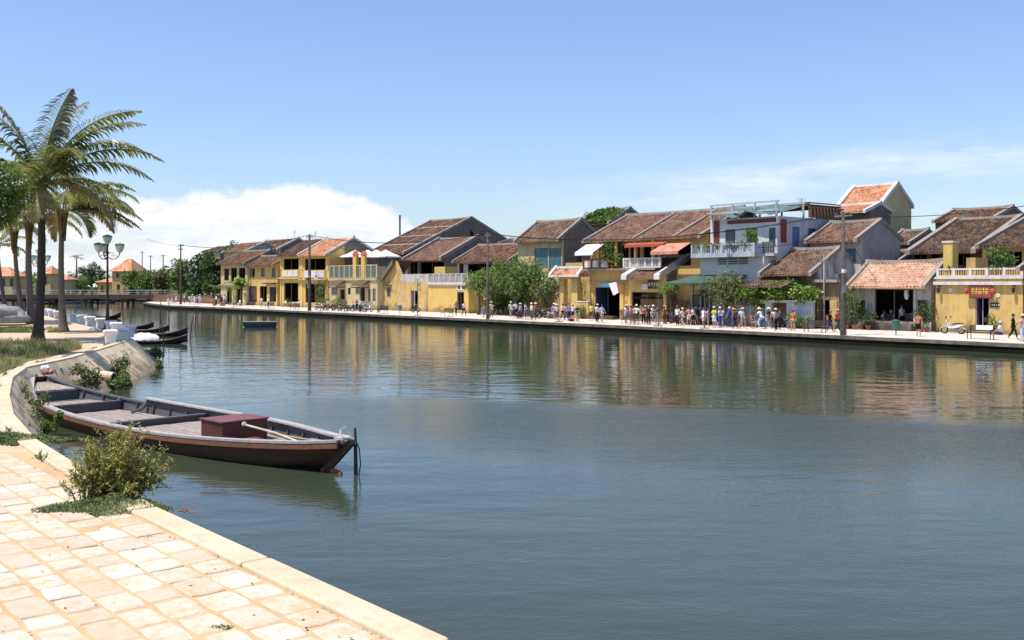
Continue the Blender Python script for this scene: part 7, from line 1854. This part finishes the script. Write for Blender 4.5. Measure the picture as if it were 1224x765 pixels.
PEOPLE=[
 (225,4,'walk','R','white',T_,'grey',None,'person in white with grey trousers, front left of the strolling crowd at the street end'),
 (229,5,'walk2','R','lilac',T_,'cream',('brim','white'),'person in lilac shirt inside the strolling crowd at the street end'),
 (232,4,'stand','W','white',T_,'white',None,'person all in white in the strolling crowd at the street end'),
 (235,5,'walk','L','pink',T_,'purple',None,'person in pink top in the strolling crowd at the street end'),
 (239,4,'walk2','L','white',T_,'lilac',('cone','straw'),'person in cone hat and white top at the right of the strolling crowd'),
 (222,6.5,'stand','W','lilac',T_,'navy',None,'person in lilac and navy behind the strolling crowd at the street end'),
 (205,4,'sit','W','pink',T_,'white',None,'person in pink sitting low left of the wooden street end pole'),
 (200,4,'stand','R','grey',T_,'white',None,'person in grey standing by the bridge abutment'),
 (209,5,'sit','W','lightblue',T_,'grey',('brim','white'),'person in light blue crouched left of the wooden street end pole'),
 (258,5.2,'stand','W','white',T_,'black',None,'person in white beside the planter wall at the street end'),
 (263,4.6,'stand','R','navy',T_,'black',None,'person in navy beside the pale banana plant'),
 (268,6,'hold','W','lightblue',T_,'grey',None,'person in light blue standing before the leftmost old house'),
 (286,5,'sit','W','white',T_,'lightblue',None,'person in white sitting by the tall banana plant'),
 (312,5.0,'stand','W','cream',S_,'khaki',None,'person in cream shirt before the three window yellow house'),
 (320.5,4.6,'stand','S','white',T_,'blue',None,'person in white shirt and blue trousers before the three window yellow house'),
 (341.5,7.5,'sit','W','white',T_,'grey',None,'person in white seated in the left loggia bay'),
 (357,7.5,'sit','W','white',T_,'navy',None,'person in white and navy seated under the brown roofed loggia'),
 (390,4.0,'stand','L','white',T_,'grey',None,'person in white at the left end of the motorbike row'),
 (426,5.4,'hold','R','red',T_,'black',('cap','white'),'person in red under the left door canopy'),
 (430,4.4,'stand','W','lightblue',T_,'navy',None,'person in light blue among the parked motorbikes'),
 (456,3.6,'sit','W','navy',T_,'black',None,'person in navy on the bench before the stained lean-to'),
 (546,4.2,'walk','L','khaki',T_,'brown',('brim','straw'),'person in khaki with brown trousers left of the small dark doorway'),
 (556,4.4,'walk2','R','white',T_,'navy',None,'person in white and navy walking past the small dark doorway','navy'),
 (586,3.5,'stand','W','rust',T_,'grey',None,'person half hidden by the yellow block pole in rust shirt'),
 (589,4.4,'hold','L','cream',T_,'khaki',('brim','straw'),'person in cream with straw hat just right of the yellow block pole'),
 (611.5,4.6,'walk','L','cream',T_,'grey',('brim','straw'),'person in cream at the left under the large dark tree'),
 (614,3.3,'sit','S','black',T_,'navy',None,'person in black seated in the shade under the large dark tree'),
 (621.5,4.2,'stand','W','grey',T_,'navy',('brim','white'),'person in grey with white hat under the large dark tree'),
 (626.5,4.0,'walk2','R','lilac',S_,'grey',None,'person in lilac shirt and shorts under the large dark tree'),
 (634.5,4.4,'stand','W','cream',T_,'green',('brim','white'),'person in cream with green skirt-like trousers before the motorbikes in the shade'),
 (663,4.0,'walk','R','lilac',S_,'khaki',('brim','white'),'person in lilac with khaki shorts left of the gateway pillars'),
 (667,4.8,'walk','R','white',T_,'purple',('cone','straw'),'person in cone hat and purple trousers at the left gateway pillar'),
 (675,4.0,'walk2','L','lilac',T_,'purple',('brim','red'),'person in lilac with red hat in the middle of the gateway'),
 (679.5,4.3,'hold','L','pink',T_,'navy',('cap','black'),'person in pink with black cap inside the gateway'),
 (690,3.6,'hold','R','black',T_,'khaki',None,'person in black with khaki trousers alone before the yellow yard wall'),
 (707.5,5.6,'stand','W','yellow',S_,'brown',None,'person in lime yellow top at the left of the navy doorway'),
 (715.5,4.4,'stand','R','white',T_,'black',('cap','white'),'person in white with black trousers before the navy doorway'),
 (719.5,3.7,'walk','R','lightblue',S_,'khaki',None,'person in pale blue with khaki shorts before the navy doorway','cream'),
 (746.5,4.0,'hold','R','white',T_,'lilac',('brim','straw'),'person in white and lilac with straw hat left of the cafe'),
 (753.5,3.2,'stand','L','pink',S_,'khaki',None,'bare legged person in pink top left of the cafe front'),
 (761,3.6,'hold','W','cream',S_,'black',('brim','cream'),'person in cream top and black shorts before the cafe opening'),
 (767.5,4.2,'photo','W','rust',T_,'black',None,'person in rust red raising both hands before the cafe opening'),
 (775,4.0,'stand','W','black',T_,'black',None,'person all in black standing before the cafe opening'),
 (793,4.4,'stand','L','red',T_,'brown',('cap','red'),'tall person in red shirt and red cap at the right end of the cafe'),
 (810.5,4.6,'stand','W','white',T_,'navy',('cap','rust'),'person in white shirt and navy trousers below the green parasol'),
 (817.5,3.4,'walk','L','cream',S_,'khaki',('brim','straw'),'person in cream with straw hat striding below the green parasol'),
 (823.5,4.4,'hold','L','pink',S_,'cream',None,'person in pink with cream shorts below the green parasol'),
 (828,4.6,'walk2','R','white',S_,'black',None,'person in white top and black shorts right of the parasol pole'),
 (839.5,4.2,'stand','W','white',S_,'cream',None,'person in white top before the glass display case'),
 (852,3.6,'hold','W','yellow',S_,'white',('brim','straw'),'person in yellow green shirt and white shorts under the olive leafed tree'),
 (859.5,4.4,'hold','R','lightblue',T_,'blue',('brim','straw'),'person in light blue shirt and blue trousers under the olive leafed tree'),
 (870,4.0,'walk','R','blue',T_,'navy',('brim','straw'),'person in bright blue with straw hat under the olive leafed tree'),
 (880.5,4.2,'walk','L','brown',T_,'black',('brim','rust'),'person in dark brown shirt and trousers right of the olive leafed tree'),
 (889.5,3.2,'walk2','R','lightblue',S_,'khaki',('brim','straw'),'person in light blue shirt and khaki shorts left of the garden gateway'),
 (898,5.6,'sit','R','rust',T_,'khaki',None,'person in rust pink seated low in the garden gateway'),
 (929,2.8,'stand','L','grey',T_,'black',('brim','straw'),'person in grey with long black trousers before the vine covered passage'),
 (933,4.0,'hold','L','purple',T_,'black',None,'person in purple just behind the one in grey at the vine passage'),
 (949.5,3.6,'stand','W','rust',T_,'khaki',None,'person in patterned rust top before the white garden wall'),
 (993,3.6,'walk','R','black',T_,'navy',('cap','red'),'person in black vest with red cap left of the nearest concrete pole','red'),
 (1001,4.2,'walk','R','red',T_,'navy',('cap','straw'),'person in bright red shirt next to the nearest concrete pole'),
 (1099.5,3.2,'stand','W','rust',S_,'black',None,'person in coral top and black skirt before the open shop'),
 (1195.5,3.2,'sit','L','white',S_,'navy',('cap','white'),'heavy person in white shirt and navy shorts at the end of the right hand bench'),
 (1211,4.2,'walk','R','black',T_,'black',None,'tall person dressed all in black walking at the right edge'),
 (1221,2.6,'hold','L','pink',T_,'lightblue',('brim','straw'),'person in striped pink with straw hat cut by the right edge'),
]
for p_ in PEOPLE:
    a=list(p_); pk=a[9] if len(a)>9 else None
    person(a[0],a[1],a[2],a[3],a[4],a[5],a[6],a[7],a[8],pack=pk,h=1.0+rnd.uniform(-.05,.05))
# second row of strollers
EXTRA=[(617,6.2,'walk','R','white',T_,'black',None,'person in white with black trousers in the deep shade of the large tree'),
 (641,6.0,'stand','L','rust',T_,'brown',('cone','straw'),'person in rust shirt and cone hat beside the shaded motorbikes'),
 (671,5.8,'walk2','R','cream',T_,'navy',None,'person in cream top just behind the left gateway pillar group'),
 (683,5.6,'stand','W','lightblue',S_,'navy',('brim','straw'),'person in light blue top at the right gateway pillar'),
 (712,6.4,'walk','L','grey',T_,'black',None,'person in grey half hidden behind the lime yellow top'),
 (750,5.8,'walk2','R','navy',T_,'grey',('brim','straw'),'person in navy behind the pair left of the cafe'),
 (757,5.2,'stand','L','straw',T_,'black',None,'person in straw yellow shirt in the cafe group'),
 (764,5.6,'hold','R','white',S_,'khaki',None,'person in white shirt in the middle of the cafe group'),
 (771,5.4,'stand','W','brown',T_,'navy',('brim','straw'),'person in brown shirt deep in the cafe group'),
 (786,5.8,'walk','L','green',T_,'khaki',None,'person in dark green shirt behind the cyclist by the cafe'),
 (814,5.8,'walk','R','black',T_,'grey',None,'person in black behind the white shirted one under the green parasol'),
 (820,6.2,'stand','W','rust',S_,'navy',('cap','black'),'person in rust shirt with black cap in the parasol group'),
 (833,6.0,'walk2','L','navy',T_,'khaki',('brim','straw'),'person in navy shirt left of the glass display case'),
 (846,5.6,'stand','R','pink',T_,'grey',None,'person in pink right of the glass display case'),
 (856,5.9,'walk','L','purple',S_,'black',None,'person in purple behind the yellow green shirt'),
 (863.5,5.6,'hold','W','white',T_,'khaki',('cap','red'),'person in white with red cap under the olive leafed tree'),
 (875,5.8,'stand','L','green',T_,'navy',('brim','straw'),'person in green shirt behind the one in bright blue'),
 (885,5.6,'walk','R','white',S_,'navy',None,'person in white shirt behind the dark brown clad one'),
 (917,5.4,'walk2','L','black',T_,'grey',('cone','straw'),'person in black with cone hat right of the garden gateway'),
 (924,5.8,'stand','W','cream',S_,'brown',None,'person in cream before the vine covered passage opening')]
PEOPLE_X=EXTRA
for p_ in EXTRA: person(*p_[:9],h=1.0+rnd.uniform(-.06,.04))
# seated inside the shop
person(1057,12.0,'sit','W','white',T_,'khaki',None,'left one of two people seated inside the dark open shop',z=FARZ+.0,h=1.25)
person(1065,12.0,'sit','W','lightblue',S_,'khaki',None,'right one of two people seated inside the dark open shop',h=1.25)
person(1078,11.6,'stand','L','lightblue',T_,'black',None,'person in pale blue shirt standing inside the dark open shop',h=1.2)
# cyclist
def rider(px,t,face,top_,leg_c,head,label):
    p=person(px,t,'ride',face,top_,T_,leg_c,head,label); return p
p_=rider(907,4.6,'L','white','lightblue',('cone','straw'),'cyclist in white with a straw cone hat riding past the garden gateway'); p_.rotation_euler=(0,0,ROT-math.pi/2); p_.location=bc.location+Vector((UX*.27,UY*.27,.02))
p_=rider(781,4.6,'R','white','grey',('brim','white'),'cyclist in white with white hat between the cafe and the man in red'); p_.rotation_euler=(0,0,ROT+math.pi/2); p_.location=P(rr(781,4.6)-.27,4.6,FARZ+.02)
# stools for the seated people who have no bench
def stool(p,label,h=.44):
    t=empty('stool',p,0,label,'stool','small plastic stools'); m=MB(); m.lathe(0,0,[(.16,h-.05),(.17,h-.02),(.16,h),(.0,h)],10); m.build('seat',M['redcloth'],t)
    for k_ in range(4):
        a=R(45+90*k_); m=MB(); m.tube([(math.cos(a)*.18,math.sin(a)*.18,0),(math.cos(a)*.12,math.sin(a)*.12,h-.03)],.018,5); m.build('leg',M['redcloth'],t)
i_=0
for o in [o for o in C.objects if o.name.startswith('person') and o.data in (PM['sit']['body'],)]:
    if 'bench' in o['label'] : continue
    stool((o.location.x,o.location.y,o.location.z),' '.join(('red stool under the '+o['label'].replace('person','sitter').replace('sitting ','').replace('seated ','').replace('crouched ','')).split()[:16]),.40*o.scale[0])
# little boy? keep: street vendor baskets
def basket(px,t,label):
    t_=empty('basket',P(rr(px,t),t,FARZ),0,label,'basket','wares on the pavement'); m=MB(); m.lathe(0,0,[(.22,0),(.3,.12),(.33,.2),(.28,.19)],12); m.build('bowl',M['timber2'],t_); m=MB(); blob(m,(0,0,.2),.22,.22,.1,int(px)); m.build('goods',M['redcloth'],t_,True)
basket(683,3.9,'red goods in a round basket beside the gateway people')
basket(256,4.3,'round basket with red goods at the left end of the street')
L=Lot(262,267,4.6,'crate','orange brown crate on the pavement by the pale banana plant','crate',None); m=MB()
for k_ in range(3):
    for y in (0,.6): m.box(0,.9,y,y+.03,.04+k_*.2,.18+k_*.2)
    for x in (0,.87): m.box(x,x+.03,.035,.595,.04+k_*.2,.18+k_*.2)
m.build('slats',plain('orange crate wood',(.4,.15,.07),.8),L.root); part(L,'crate_base','timber2',(.03,.87,.035,.595,.01,.035))
# cafe tables inside/outside loggia
for i,(px_,t_) in enumerate(((348,8.0),(352,8.4))):
    t=empty('cafe_table',P(rr(px_,t_),t_,FARZ),0,['round white cafe table before the left loggia bay','second white cafe table before the left loggia bay'][i],'table','cafe tables'); m=MB(); m.lathe(0,0,[(.4,.70),(.4,.73),(0,.735)],14); m.build('tabletop',M['whitecloth'],t); m=MB(); m.lathe(0,0,[(.2,0),(.04,.05),(.03,.69)],8); m.build('leg',M['iron'],t)
# awkward placeholders cleanup
for o in list(C.objects):
    if o.get('label') in ('x','x2'):
        for c in list(o.children): bpy.data.objects.remove(c)
        bpy.data.objects.remove(o)
